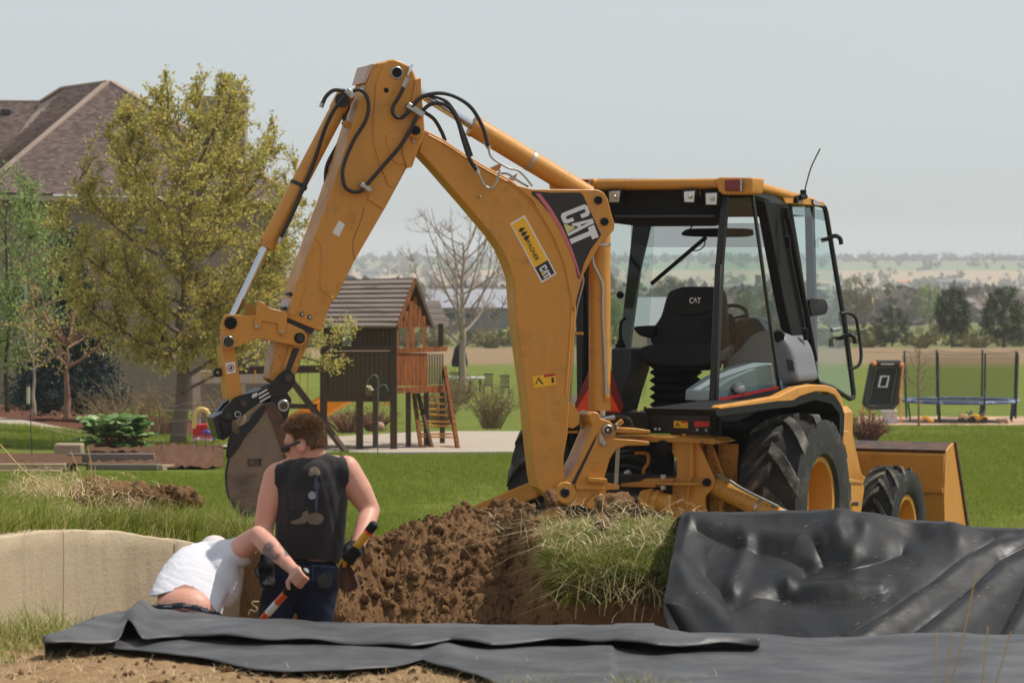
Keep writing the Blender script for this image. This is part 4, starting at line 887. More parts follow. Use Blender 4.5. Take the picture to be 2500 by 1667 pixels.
BKT = mat('worn_bucket_steel', sr(124, 106, 90), .55, .15, var=.16, vs_=5, col2=sr(78, 70, 64), s2=3.0, lo=.42, hi=.7, bump=.15, bs=70, stretch=(1, 1, 2.2))
BKD = mat('dark_bucket_steel', sr(46, 43, 42), .38, .3, var=.25, vs_=7, col2=sr(92, 82, 74), s2=5, lo=.55, hi=.75)
GRY = mat('grey_plastic', sr(112, 114, 118), .5, var=.05, spec=.4)
DGR = mat('dark_grey_plastic', sr(52, 54, 58), .55, var=.1)
WHT = mat('white_print', (.72, .72, .74), .5, var=.04)
DBK = mat('black_decal', (.010, .010, .011), .4, var=.1)
DYL = mat('yellow_decal', sr(236, 180, 30), .45, var=.04)
PYL = mat('pale_yellow_decal', sr(206, 206, 130), .5, var=.04)
PNK = mat('faded_red_decal', sr(196, 104, 116), .5, var=.05)
REDP = mat('red_stripe', sr(176, 34, 40), .45, var=.05)
REFL = mat('red_reflector', sr(210, 16, 30), .25, var=.05)
ORG = mat('fluorescent_orange', (1.0, .075, .012), .5, var=.03)
DRED = mat('dark_red_border', sr(130, 22, 22), .35, var=.06)
LENS = mat('lamp_glass', (.62, .60, .56), .12, .5, var=.25, vs_=40)
REDL = mat('red_lens', sr(120, 22, 18), .15, var=.25, vs_=30)
SEAT = mat('seat_fabric', (.012, .012, .014), .85, var=.2, vs_=30, bump=.2, bs=120)
GLS = glassmat('cab_glass', (.80, .89, .87), 1.0, 1.55)
GLL = glassmat('left_cab_glass', (.84, .92, .90), .25, 1.5)
GLD = glassmat('door_glass', (.66, .80, .78), 1.0, 1.75)
GLT = glassmat('windscreen_top_tint', (.50, .52, .53), 1.0, 1.5)
PNKS = mat('primer_wear_strip', sr(188, 160, 146), .5, var=.08)

TA = R(25); TF = V(math.sin(TA), math.cos(TA), 0); TR = V(math.cos(TA), -math.sin(TA), 0); TO = V(1.302, 25.507, 0)
def T(f, r, z): return TO + TF * f + TR * r + V(0, 0, z)
def TP(x, y, f): return hit(x, y, TO + TF * f, TF)
def TS(x, y, r): return hit(x, y, TO + TR * r, TR)
BA = R(16); BN = V(math.sin(BA), -math.cos(BA), 0); BD = V(-math.cos(BA), -math.sin(BA), 0); BO = V(.816, 24.46, 0)
def B(x, y, o=0): return hit(x, y, BO + BN * o, BN)
def bplate(pts, o, th): return MB().prism([B(x, y, o) for x, y in pts], -BN * th)
bh = thing('backhoe_loader', 'yellow backhoe loader with black cab, its boom folded over the pit', 'backhoe', T(0, 0, -.33))
def bpart(name, mb, m, par=None, **k): return part(name, mb, m, par or bh, **k)
def pin(x, y, o, r, h, m, name, par, seg=20, m2=None, r2=.72):
    c = B(x, y, o); rr = r * c.y / F
    p = part(name, MB().cyl(c - BN * .005, c + BN * h, rr, seg), m, par, bevel=.004)
    if m2: part('pin_cap', MB().cyl(c + BN * (h - .002), c + BN * (h + .008), rr * r2, seg), m2, p)
    return p
def htube(px, o, r, n=5, seg=8):
    if not hasattr(o, '__len__'): o = [o] * len(px)
    return MB().tube(smooth([B(x, y, oo) for (x, y), oo in zip(px, o)], n), r, seg)

# ---- boom
boom = bpart('boom', bplate(
    [(1037, 318), (1055, 325), (1090, 345), (1135, 375), (1190, 408), (1232, 430), (1262, 449), (1300, 485), (1340, 538), (1372, 600), (1393, 660), (1404, 720), (1407, 760), (1399, 880), (1391, 960), (1386, 1060), (1377, 1110), (1377, 1142), (1383, 1178), (1392, 1200), (1380, 1222), (1355, 1222), (1333, 1207), (1313, 1190), (1307, 1160), (1300, 1100), (1284, 945), (1262, 790), (1257, 720), (1255, 682), (1241, 643), (1225, 608), (1200, 572), (1139, 500), (1057, 406), (1023, 370)], .115, .23), YEL, bevel=.008, seg=2)
edge = [(1045, 330), (1090, 354), (1135, 384), (1190, 417), (1232, 440), (1258, 456), (1292, 490), (1332, 543), (1362, 602), (1383, 662), (1393, 720), (1396, 760), (1388, 880), (1381, 960)]
part('weld_bead', htube(edge, .118, .008, 3, 6), YEL, boom)
brk = [(1240, 440), (1262, 452), (1300, 462), (1458, 463), (1474, 470), (1484, 486), (1492, 520), (1501, 548), (1499, 562), (1487, 574), (1470, 590), (1446, 630), (1424, 672), (1410, 720), (1402, 760), (1393, 720), (1380, 650), (1350, 575), (1300, 490), (1262, 456)]
for o_ in (.13, -.105): bpart('boom_cylinder_bracket', bplate(brk, o_, .025), YEL, bevel=.004)
dec = [(1302, 468), (1345, 471), (1418, 470), (1468, 574), (1440, 612), (1424, 645), (1414, 678), (1406, 640), (1392, 598), (1370, 556), (1340, 513), (1312, 484)]
CATD = bpart('brand_decal', bplate([(1299, 467), (1345, 471), (1404, 470), (1418, 471), (1424, 478), (1468, 574), (1442, 610), (1425, 645), (1416, 680), (1411, 680), (1403, 640), (1391, 605), (1370, 563), (1342, 520), (1314, 488), (1298, 474)], .1335, .003), DBK)
part('red_band', bplate([(1307, 472), (1319, 473), (1345, 507), (1376, 560), (1398, 610), (1411, 650), (1417, 672), (1414, 678), (1406, 650), (1391, 611), (1367, 561), (1338, 513)], .1345, .003), PNK, CATD)
def logo(o, quad, par, mw, my, th=.0025):
    """the three block letters and triangle inside a quad given by its top-left, top-right and bottom-left photo pixels"""
    a, b_, c_ = [Vector((*q, 0)) for q in quad]
    def m(pts): return [tuple((a + (b_ - a) * u + (c_ - a) * v)[:2]) for u, v in pts]
    C = [(.07, .0), (.27, .0), (.34, .08), (.34, .34), (.22, .34), (.22, .16), (.19, .12), (.15, .12), (.12, .16), (.12, .80), (.15, .85), (.19, .85), (.22, .80), (.22, .62), (.33, .62), (.32, .90), (.25, 1.0), (.07, 1.0), (0, .92), (0, .08)]
    A1 = [(.455, .0), (.535, .0), (.47, .66), (.435, .74), (.375, .74)]
    A2 = [(.515, .0), (.59, .0), (.665, 1.0), (.585, 1.0), (.555, .76)]
    A3 = [(.465, .46), (.57, .46), (.58, .64), (.52, .57), (.45, .66)]
    TT = [(.63, .02), (1.0, .02), (1.0, .26), (.88, .26), (.90, 1.0), (.755, 1.0), (.75, .26), (.65, .26)]
    TRI = [(.505, .66), (.575, 1.0), (.30, 1.0), (.31, .96)]
    for k_, (nm, pts, mm) in enumerate((('letter', C, mw), ('letter_stroke', A1, mw), ('letter_stroke', A2, mw), ('letter_stroke', A3, mw), ('letter', TT, mw), ('triangle', TRI, my))):
        part(nm, MB().prism([B(x, y, o + k_ * .0004) for x, y in m(pts)], -BN * th), mm, par)
logo(.137, ((1432, 497), (1463, 578), (1367, 523)), CATD, WHT, PYL)
WAG = bpart('dealer_sticker', bplate([(1245, 546), (1281, 525), (1359, 669), (1322, 691)], .118, .003), WHT)
part('sticker_yellow', bplate([(1249, 548), (1280, 530), (1337, 635), (1306, 653)], .1195, .003), DYL, WAG)
part('sticker_black', bplate([(1306, 653), (1337, 635), (1354, 667), (1324, 685)], .1196, .003), DBK, WAG)
logo(.1225, ((1332, 645), (1346, 672), (1316, 656)), WAG, WHT, DYL)
for k in range(3):
    q = V(1266 + k * 6.0, 564 + k * 9.6, 0)
    part('dealer_mark', bplate([(q.x, q.y), (q.x + 4, q.y - 7), (q.x + 16, q.y - 9), (q.x + 12, q.y - 1), (q.x + 6, q.y + 4)], .1215, .0025), DBK, WAG)
def text_mesh(txt, size, bold=.0):
    c = bpy.data.curves.new('t', 'FONT'); c.body = txt; c.size = size; c.align_x = 'LEFT'; c.extrude = .001; c.offset = bold
    o = bpy.data.objects.new('t', c); COL.objects.link(o); dg = bpy.context.evaluated_depsgraph_get()
    me = bpy.data.meshes.new_from_object(o.evaluated_get(dg)); bpy.data.objects.remove(o); return me
def text_on(name, txt, p0, p1, hgt, nrm, m, par, bold=.0, fit=True):
    """lettering from point p0 to p1 (baseline), cap height hgt, facing nrm"""
    me = text_mesh(txt, 1, bold); xs = [v.co.x for v in me.vertices]; ys = [v.co.y for v in me.vertices]
    u = (p1 - p0); L = u.length; u.normalize(); w_ = nrm.cross(u).normalized(); x0, x1 = min(xs), max(xs); y0, y1 = min(ys), max(ys)
    for v in me.vertices:
        a = (v.co.x - x0) / (x1 - x0) * L; b_ = (v.co.y - y0) / (y1 - y0) * hgt
        v.co = p0 + u * a + w_ * b_ + nrm * (v.co.z)
    return part(name, me, m, par)
a_, b_ = B(1281, 586, .1205), B(1308, 638, .1205)
text_on('dealer_lettering', 'WAGNER', a_, b_, .034, BN, DBK, WAG, .012)
wl = bpart('warning_label', bplate([(1300, 919), (1354, 911), (1358, 938), (1304, 947)], .118, .003), DYL)
part('label_divider', bplate([(1328, 915), (1354, 911), (1355, 917), (1329, 921)], .1192, .002), REDP, wl)
part('warning_triangle', bplate([(1306, 941), (1314, 920), (1328, 938), (1322, 937), (1314, 926), (1310, 937)], .1192, .002), DBK, wl)
part('figure_symbol', bplate([(1346, 922), (1352, 921), (1353, 934), (1347, 935)], .1192, .002), DBK, wl)
for (x, y) in ((1418, 489), (1411 + 64, 541)): pin(x + (42 if x < 1450 else 0), y, .13, 10, .02, MATT, 'bracket_pin', boom)
pin(1170, 481, .115, 3.4, .03, STL, 'grease_fitting', boom, 8)
bpart('boom_side_lug', bplate([(1386, 984), (1396, 984), (1416, 1008), (1414, 1036), (1400, 1046), (1386, 1044)], .09, .18), YEL, bevel=.004)
bpart('boom_stop_rod', MB().cyl(B(1385, 814, .02), B(1424, 814, .02), .011, 10), YEL)
bpart('boom_stop_rod', MB().cyl(B(1385, 1054, .02), B(1410, 1054, .02), .011, 10), YEL)
bpart('hydraulic_line', htube([(1422, 672), (1424, 690), (1410, 745), (1402, 800), (1398, 880), (1392, 980)], .04, .008), STL)

# ---- stick
stick = bpart('stick', bplate(
    [(912, 157), (938, 153), (948, 147), (960, 145), (975, 149), (1001, 162), (1010, 176), (1016, 193), (1028, 190), (1026, 205), (1029, 222), (1033, 263), (1037, 317), (1034, 335), (1020, 370), (1006, 409), (993, 411), (945, 500), (865, 638), (832, 704), (822, 727), (809, 738), (791, 786), (784, 808), (768, 803), (697, 774), (702, 768), (722, 702), (766, 582), (804, 480), (856, 322), (868, 285), (900, 190)], .18, .36), YEL, bevel=.006, seg=2)
sup = [(938, 156), (948, 149), (960, 147.5), (975, 151), (1000, 164), (1008, 178), (1014, 195), (1026, 222), (1031, 264), (1034, 317), (1031, 334), (1017, 368), (1003, 405), (990, 406), (968, 452), (958, 458), (948, 452), (925, 395), (912, 350), (911, 300), (918, 205)]
part('pivot_plate', bplate(sup, .19, .012), YEL, stick, bevel=.003)
part('rear_flange', bplate([(1014, 196), (1028, 190), (1029, 222), (1032, 262), (1015, 300), (1004, 252)], .205, .02), YEL, stick, bevel=.003)
part('pivot_rib', bplate([(985, 357), (1006, 409), (994, 409), (983, 372)], .215, .03), YEL, stick, bevel=.003)
part('boss_housing', bplate(smooth2([(944, 330), (985, 322), (998, 345), (1000, 385), (985, 400), (965, 398), (950, 370)], 3, True), .20, .02), YEL, stick, bevel=.004)
part('inner_slot_cover', MB().prism([B(x, y, .175) for x, y in [(899, 160), (912, 156), (893, 203), (886, 203)]], -BN * .35), PNKS, stick)
part('guide_strip', MB().prism([B(x, y, .10) for x, y in [(852, 325), (857, 325), (727, 690), (722, 690)]], -BN * .012), PNKS, stick)
part('guide_rail', MB().prism([B(x, y, -.02) for x, y in [(852, 320), (858, 320), (724, 700), (718, 700)]], -BN * .10), DST, stick)
part('guide_bracket', MB().prism([B(x, y, .14) for x, y in [(722, 702), (730, 702), (708, 768), (695, 768)]], -BN * .28), PNKS, stick)
for (x, y) in ((716, 712), (703, 750), (697, 717), (685, 752)):
    pin(x + 2, y, .0, 5, .15, DST, 'hex_bolt', stick, 6)
part('stiffener', bplate([(724, 686), (748, 692), (746, 700), (722, 772), (704, 768)], .187, .008), YEL, stick, bevel=.002)
part('formed_ridge', htube([(768, 582), (780, 592), (785, 620), (782, 690), (790, 712), (812, 726)], .182, .005, 4, 6), YEL, stick)
part('mount_strip', bplate([(903, 476), (941, 500), (936, 510), (898, 486)], .195, .016), YEL, stick, bevel=.002)
for (x, y) in ((737, 767), (756, 774)): pin(x, y, .18, 6, .008, DST, 'bolt', stick, 12, STL, .6)
pin(968, 178, .19, 15.5, .012, STL, 'boss_ring', stick, 24, MATT, .78)
pin(943, 221, .19, 6.5, .004, MATT, 'hole_plug', stick)
pin(1014, 319, .20, 20, .02, YEL, 'pivot_boss', stick, 24)
pin(1014, 319, .22, 11, .03, MATT, 'pivot_pin', stick, 20)
pin(1008, 345, .19, 4, .02, STL, 'grease_fitting', stick, 8)
part('data_plate', bplate([(828, 538), (842, 548), (828, 578), (811, 569)], .182, .003), LABW, stick)
part('scratch', htube([(888, 506), (882, 535), (866, 575), (861, 600), (865, 635)], .1805, .0022, 4, 5), RST, stick)
inner = bpart('inner_stick', bplate([(690, 770), (768, 800), (762, 812), (722, 915), (700, 940), (668, 935), (657, 925), (672, 845), (688, 800)], .12, .24), YELW, bevel=.006)
part('stick_groove', bplate([(712, 850), (732, 850), (706, 915), (690, 915)], .122, .004), DST, inner)
part('stick_rib', bplate([(708, 845), (716, 845), (692, 915), (684, 915)], .135, .015), YELW, inner)
part('seal_block', MB().prism([B(x, y, .16) for x, y in [(697, 774), (768, 803), (762, 815), (694, 788)]], -BN * .30), DST, stick)

# ---- bucket linkage
lk = bpart('bucket_link', bplate([(549, 769), (554, 767), (625, 771), (668, 772), (742, 806), (749, 816), (749, 830), (742, 841), (730, 845), (671, 834), (640, 828), (627, 825), (612, 833), (571, 848), (555, 853), (542, 846), (538, 828), (543, 784)], .20, .03), YEL, bevel=.004)
bpart('bucket_link', bplate([(549, 769), (554, 767), (625, 771), (742, 806), (749, 830), (730, 845), (671, 834), (627, 825), (571, 848), (555, 853), (542, 846), (538, 828), (543, 784)], -.17, .03), YELW, bevel=.004)
part('guard_plate', bplate([(628, 735), (635, 734), (645, 740), (660, 752), (680, 757), (698, 760), (702, 768), (697, 820), (690, 820), (678, 812), (678, 790), (640, 783), (636, 800), (630, 806), (621, 800), (620, 785), (626, 770)], .215, .012), YEL, lk, bevel=.003)
part('far_guard', bplate([(600, 742), (612, 741), (624, 750), (626, 770), (598, 770)], -.14, .012), YEL, lk, bevel=.002)
pin(626, 797, .215, 4.6, .012, STL, 'guard_bolt', lk, 12)
pin(688, 810, .215, 4.6, .012, STL, 'guard_bolt', lk, 12)
pin(563, 788, .20, 15.5, .018, MATT, 'link_pin', lk, 18)
pin(557, 834, .20, 14.5, .012, STL, 'link_pin', lk, 20, DST, .86)
pin(731, 825, .20, 13, .02, MATT, 'link_pin', lk, 20, DST, .7)
bpart('rod_eye', MB().cyl(B(563, 788, .17), B(563, 788, -.17), .055, 20), YELW)
bpart('cross_tube', MB().cyl(B(557, 834, .17), B(557, 834, -.19), .045, 18), DST)
h1 = bpart('tipping_link', bplate([(541, 845), (573, 848), (592, 962), (585, 985), (562, 985), (556, 960)], .13, .03), YEL, bevel=.004)
bpart('tipping_link', bplate([(541, 845), (573, 848), (592, 962), (585, 985), (562, 985), (556, 960)], -.10, .03), YELW, bevel=.004)
part('link_cover', MB().prism([B(x, y, .10) for x, y in [(541, 848), (546, 848), (562, 975), (556, 975)]], -BN * .2), YELW, h1)
lab = part('no_step_label', bplate([(550, 886), (573, 883), (576, 909), (554, 913)], .132, .003), WHT, h1)
c = B(563, 898, .133); part('prohibition_ring', MB().lathe(c, BN, [(.001, .026), (.003, .026), (.003, .021), (.001, .021)], 20), REDP, lab)
part('symbol', MB().prism([c + BN * .003 + V(-.01, 0, -.012), c + BN * .003 + V(.004, 0, -.014), c + BN * .003 + V(.012, 0, .008), c + BN * .003 + V(-.002, 0, .014)], -BN * .002), DBK, lab)
c = B(531, 909, -.02); bpart('lifting_eye', MB().lathe(c, BN, [(-.02, .012), (.02, .012), (.02, .034), (-.02, .034), (-.02, .012)], 18), DST)

# ---- quick coupler and digging bucket
cp = bpart('coupler', bplate(smooth2([(690, 907), (706, 905), (718, 913), (721, 930), (712, 948), (690, 966), (660, 972), (630, 985), (606, 1004), (580, 1022), (556, 1028), (541, 1020), (545, 1000), (560, 984), (575, 970), (600, 962), (640, 950), (668, 930)], 3, True), .16, .03), BLK, bevel=.004)
bpart('coupler', bplate(smooth2([(690, 907), (706, 905), (718, 913), (721, 930), (712, 948), (690, 966), (630, 985), (580, 1022), (541, 1020), (560, 984), (600, 962), (668, 930)], 2, True), -.13, .03), BLK, bevel=.004)
part('coupler_web', bplate([(568, 985), (640, 948), (655, 958), (600, 1000), (560, 1020)], .12, .24), BLK, cp)
part('coupler_ear', bplate([(660, 968), (700, 955), (712, 975), (708, 995), (700, 1030), (686, 1050), (660, 1010)], .15, .3), BLK, cp, bevel=.004)
part('hook_plate', bplate([(519, 1020), (556, 1000), (566, 1020), (566, 1060), (545, 1075), (533, 1070)], .12, .26), BKD, cp, bevel=.004)
part('hook_slot', bplate([(534, 1032), (540, 1031), (548, 1062), (543, 1064)], .122, .004), MATT, cp)
part('hook_guard', bplate([(520, 1018), (545, 985), (566, 970), (570, 985), (548, 1010)], -.05, .1), BLK, cp)
for x, y, r_ in ((702, 924, 11), (593, 984, 10)): pin(x, y, .16, r_, .02, DST, 'coupler_pin', cp, 20, RST, .75)
pin(691, 990, .15, 15, .02, STL, 'coupler_pin', cp, 22, RST, .62)
pin(558, 1017, .16, 9, .015, DST, 'coupler_pin', cp, 16)
c = B(580, 1011, .178); part('lynch_ring', MB().lathe(c, BN, [(.0, .022), (.006, .022), (.006, .018), (0, .018), (0, .022)], 18), WHT, cp)
pin(580, 1011, .16, 5.5, .03, DST, 'lynch_pin', cp, 10)
for k, (x0, y0, x1, y1, tx) in enumerate(((630, 958, 653, 946, 'QUICK'), (631, 967, 659, 953, 'COUPLER'), (623, 984, 662, 962, 'PIN LOCK'))):
    pass
for k in range(3):   # rows of small worn white print
    part('worn_print', bplate([(630 + k * 2, 961 + k * 9), (652 + k * 4, 949 + k * 8), (653 + k * 4, 952 + k * 8), (631 + k * 2, 965 + k * 9)], .162, .003), LABW, cp)
for k in range(3):
    part('maker_mark', bplate(smooth2([(615 + k * 4, 967 - k * 1.5), (619 + k * 4, 960 - k * 1.5), (620 + k * 4, 968 - k * 1.5), (617 + k * 4, 972 - k * 1.5)], 3, True), .162, .003), LABW, cp)
side = [(560, 1082), (575, 1062), (596, 1036), (615, 1010), (645, 984), (668, 980), (686, 1010), (712, 1090), (722, 1160), (716, 1226), (650, 1226), (566, 1228), (553, 1202), (549, 1158), (556, 1118)]
bk = bpart('digging_bucket', bplate(side, .215, .02), BKT, bevel=.003)
bpart('bucket_side', bplate(side, -.20, .02), BKT, bevel=.003)
wr = [(560, 1082), (556, 1118), (549, 1158), (553, 1202), (566, 1230), (600, 1252), (660, 1262)]
def bsweep(path, o0, o1, th=.02):
    mb = MB(); s_ = smooth2(path, 5)
    A = [[B(x, y, o) for o in (o0, o1)] for x, y in s_]
    cen = B(660, 1140, 0)
    A2 = [[p - (p - cen).normalized() * th for p in row] for row in A]
    mb.grid([[a[0], a[1], b[1], b[0], a[0]] for a, b in zip(A, A2)])
    return mb
bpart('bucket_back', bsweep(wr, .235, -.225), BKD)
part('side_cutter', bplate([(645, 984), (668, 980), (688, 1012), (714, 1090), (724, 1160), (708, 1160), (690, 1100), (665, 1030)], .228, .014), RST, bk, bevel=.002)
part('hinge_ear', bplate(smooth2([(556, 1082), (562, 1060), (580, 1044), (605, 1030), (618, 1012), (640, 990), (648, 1000), (630, 1030), (600, 1065), (580, 1098), (560, 1120), (552, 1112)], 3, True), .225, .012), BLK, bk, bevel=.003)
pin(578, 1052, .225, 7.5, .015, RST, 'ear_pin', bk, 16)
part('wear_plate', bplate([(566, 1228), (650, 1222), (716, 1222), (716, 1262), (580, 1262)], .225, .012), BKT, bk, bevel=.003)
part('bucket_floor', MB().prism([B(x, y, .2) for x, y in [(600, 1250), (716, 1224), (724, 1232), (660, 1268)]], -BN * .42), BKT, bk)
logo(.222, ((604, 1120), (640, 1119), (606, 1138)), bk, BKD, BKD, .014)

# ---- cylinders
def cyl2(a, b, o, r, m, name, par=None, seg=24): return bpart(name, MB().cyl(B(*a, o), B(*b, o), r, seg), m, par)
sb = cyl2((1157, 309), (1436, 478), 0, .077, YEL, 'stick_cylinder')
part('cylinder_gland', MB().cyl(B(1152, 306, 0), B(1160, 311, 0), .084, 24), YEL, sb)
part('band_clamp', MB().cyl(B(1292, 390.5, 0), B(1299, 395, 0), .0805, 24), STL, sb)
cyl2((1010, 218), (1158, 310), 0, .034, CHR, 'stick_cylinder_rod')
bc = cyl2((828, 262), (652, 598), .02, .060, YEL, 'bucket_cylinder')
part('cylinder_head', MB().cyl(B(846, 228, .02), B(824, 270, .02), .066, 20), YEL, bc)
part('cylinder_gland', MB().cyl(B(656, 590, .02), B(648, 605, .02), .067, 20), YELW, bc)
part('pivot_eye', MB().cyl(B(836, 245, .10), B(836, 245, -.06), .055, 18), DST, bc)
part('cable_tie', MB().cyl(B(731, 448, .02), B(727, 456, .02), .067, 20), RUB, bc)
cyl2((650, 600), (563, 785), .02, .030, CHR, 'bucket_cylinder_rod')
lc = cyl2((1464, 560), (1464, 994), -.01, .081, YEL, 'boom_cylinder')
part('band_clamp', MB().cyl(B(1464, 594, -.01), B(1464, 600, -.01), .084, 24), STL, lc)
part('cylinder_gland', MB().cyl(B(1464, 985, -.01), B(1464, 1001, -.01), .085, 24), YEL, lc)
part('supply_line', htube([(1446, 600), (1448, 640), (1462, 672), (1472, 700), (1472, 760), (1476, 850), (1480, 950)], .085, .011), STL, lc)
part('line_nut', MB().cyl(B(1481, 950, .085), B(1481, 962, .085), .018, 6), STL, lc)
part('port_elbow', htube([(1481, 962), (1481, 972), (1474, 976)], [.085, .085, .05], .018), YEL, lc)
cyl2((1468, 990), (1468, 1040), -.01, .035, CHR, 'boom_cylinder_rod')

# ---- hoses, lines and clamps
for px, o in (
    ([(1005, 262), (1030, 237), (1070, 228), (1110, 236), (1150, 263), (1178, 310), (1192, 358)], .24),
    ([(1030, 272), (1050, 256), (1075, 253), (1100, 266), (1118, 298), (1130, 340), (1145, 385), (1163, 416)], .22),
    ([(1036, 274), (1060, 292), (1078, 322), (1087, 345)], .02),
    ([(1045, 232), (1085, 245), (1110, 275), (1125, 310), (1140, 350), (1151, 382)], .05),
    ([(985, 215), (975, 235), (961, 258), (959, 275), (970, 287), (985, 285), (1002, 268)], .235),
    ([(1018, 285), (1000, 320), (975, 360), (940, 400), (910, 435), (894, 452)], .24),
    ([(862, 222), (880, 220), (895, 235), (900, 265), (890, 300), (865, 340), (845, 385), (836, 420), (842, 455), (860, 468), (880, 467), (890, 458)], .235),
    ([(842, 222), (815, 221), (797, 235), (788, 252)], .19),
    ([(842, 236), (815, 270), (795, 310), (783, 345), (765, 400), (740, 460), (715, 520), (690, 570), (684, 588)], [.2, .17, .15, .12, .10, .10, .10, .10, .10]),
    ([(830, 345), (800, 400), (795, 440), (799, 460)], -.16),
    ([(852, 236), (850, 262), (843, 280), (840, 296)], .05)):
    bpart('hydraulic_hose', htube(px, o, .0145, 7, 10), RUB)
for a, b_, w_ in (((993, 256), (1033, 282), 20), ((879, 449), (905, 466), 16), ((845, 220), (862, 238), 20)):
    p0, p1 = B(*a, .225), B(*b_, .225); d = (p1 - p0).normalized(); u = BN.cross(d)
    cl = bpart('hose_clamp', MB().box((p0 + p1) / 2, ((p1 - p0).length, w_ * .003 * .75, .05), ax=[d, u, BN]), STL, bevel=.006, seg=2)
    part('clamp_bolt', MB().cyl((p0 + p1) / 2 + BN * .02, (p0 + p1) / 2 + BN * .035, .010, 6), STL, cl)
bpart('steel_line', htube([(1163, 416), (1172, 432), (1180, 448), (1190, 458), (1202, 458), (1212, 445), (1220, 415)], .17, .0085, 5), STL)
bpart('steel_line', htube([(1192, 358), (1196, 378), (1206, 390), (1222, 400), (1245, 412), (1262, 415), (1278, 428), (1300, 455)], .10, .008, 5), STL)
bpart('steel_line', htube([(1222, 424), (1240, 425), (1262, 440), (1290, 456)], .05, .008, 5), STL)
bpart('steel_line', htube([(1006, 160), (1000, 172), (995, 185)], [.17, .215, .22], .011, 5), CHR)
for (x, y), (x2, y2) in (((995, 190), (985, 213)), ((1184, 344), (1194, 362)), ((1158, 405), (1168, 424)), ((788, 250), (784, 262)), ((686, 580), (682, 594))):
    bpart('hose_fitting', MB().cyl(B(x, y, .235 if x > 900 and x < 1100 else .2 if x > 1100 else .11), B(x2, y2, .235 if x > 900 and x < 1100 else .2 if x > 1100 else .11), .0185, 6), STL)
bpart('line_bracket', bplate([(1200, 412), (1226, 400), (1220, 414), (1204, 424)], .06, .12), YELW)
bpart('line_bracket', bplate([(1243, 436), (1264, 424), (1256, 442)], .06, .03), PNKS)
bpart('hook_latch', bplate([(836, 300), (846, 292), (860, 304), (858, 312), (844, 312)], .1, .05), YELW)
bpart('safety_pin_ring', MB().lathe(B(881, 198, .1), BN, [(0, .017), (.004, .017), (.004, .014), (0, .014), (0, .017)], 16), STL)
bpart('latch_pin', MB().cyl(B(887, 214, .1), B(887, 214, .2), .014, 10), STL)
# ---- swing casting and main frame
def tplate(pts, f, th): return MB().prism([TP(x, y, f) for x, y in pts], TF * th)
def splate(pts, r, th): return MB().prism([TS(x, y, r) for x, y in pts], -TR * th)
cast = bpart('swing_casting', bplate([(1381, 1173), (1395, 1160), (1415, 1120), (1440, 1062), (1448, 1040), (1440, 1025), (1437, 1012), (1448, 1004), (1462, 1008), (1468, 1022), (1490, 1028), (1500, 1040), (1505, 1055), (1500, 1070), (1560, 1074), (1586, 1078), (1586, 1087), (1530, 1088), (1505, 1096), (1490, 1120), (1476, 1165), (1482, 1168), (1484, 1178), (1513, 1183), (1513, 1195), (1482, 1196), (1470, 1230), (1390, 1235), (1370, 1225), (1352, 1212), (1355, 1190), (1366, 1176)], .145, .29), YEL, bevel=.008, seg=2)
part('casting_shelf', bplate([(1436, 1166), (1482, 1168), (1482, 1178), (1438, 1176)], .20, .05), YEL, cast, bevel=.004)
part('casting_rib', bplate([(1407, 1183), (1475, 1188), (1475, 1196), (1407, 1194)], .18, .035), YEL, cast, bevel=.004)
part('casting_shoulder', bplate(smooth2([(1435, 1240), (1440, 1222), (1455, 1208), (1470, 1206), (1478, 1215), (1476, 1240)], 3, True), .19, .045), YEL, cast, bevel=.006)
part('casting_groove', bplate([(1395, 1180), (1450, 1072), (1458, 1060), (1452, 1080), (1404, 1182)], .148, .004), DST, cast)
part('upper_lug', bplate([(1500, 1044), (1560, 1046), (1588, 1050), (1588, 1058), (1500, 1056)], .12, .24), YEL, cast, bevel=.005)
part('hose_bracket', bplate([(1502, 1036), (1518, 1022), (1524, 1032), (1506, 1046)], .15, .03), YEL, cast, bevel=.003)
for (x, y) in ((1502, 1036), (1504, 1045)): pin(x, y, .145, 4, .04, STL, 'bolt', cast, 8)
pin(1379, 1202, .145, 26, .03, YEL, 'boom_pivot_boss', cast, 28)
pin(1379, 1202, .175, 12, .01, DST, 'boom_pivot_pin', cast, 22, MATT, .6)
pin(1482, 1050, .145, 14, .03, STL, 'trunnion_pin', cast, 24, RST, .75)
pin(1482, 1050, .175, 4, .02, STL, 'trunnion_bolt', cast, 8)
part('keeper_plate', bplate([(1463, 1058), (1470, 1060), (1478, 1080), (1472, 1090), (1464, 1082)], .158, .01), STL, cast)
pin(1472, 1082, .15, 6, .03, STL, 'keeper_bolt', cast, 10)
for k, tx in enumerate(('226-5462', '-J-1-', 'CAT', '1946193')):
    text_on('cast_number', tx, B(1441 + (4 if k in (1, 2) else 0), 1132 + k * 6.6, .146), B(1464 - (3 if k in (1, 2) else 0), 1132.5 + k * 6.6, .146), .013, BN, YEL, cast)
bpart('trunnion_fork', bplate([(1415, 1014), (1430, 1010), (1440, 1020), (1436, 1060), (1390, 1170), (1376, 1165), (1425, 1055)], -.06, .06), YELW, bevel=.006)
bpart('grease_hose', htube([(1500, 1018), (1520, 1016), (1536, 1024), (1542, 1040), (1536, 1056)], -.02, .014), RUB)
bpart('pressure_fitting', MB().cyl(B(1466, 1024, .06), B(1500, 1018, .06), .02, 12), STL)
def fbox(f0, f1, r0, r1, z0, z1, m, name, par=None, bevel=.01):
    mb = MB().box(T((f0 + f1) / 2, (r0 + r1) / 2, (z0 + z1) / 2), (f1 - f0, r1 - r0, z1 - z0), ax=[TF, TR, V(0, 0, 1)])
    return bpart(name, mb, m, par, bevel=bevel)
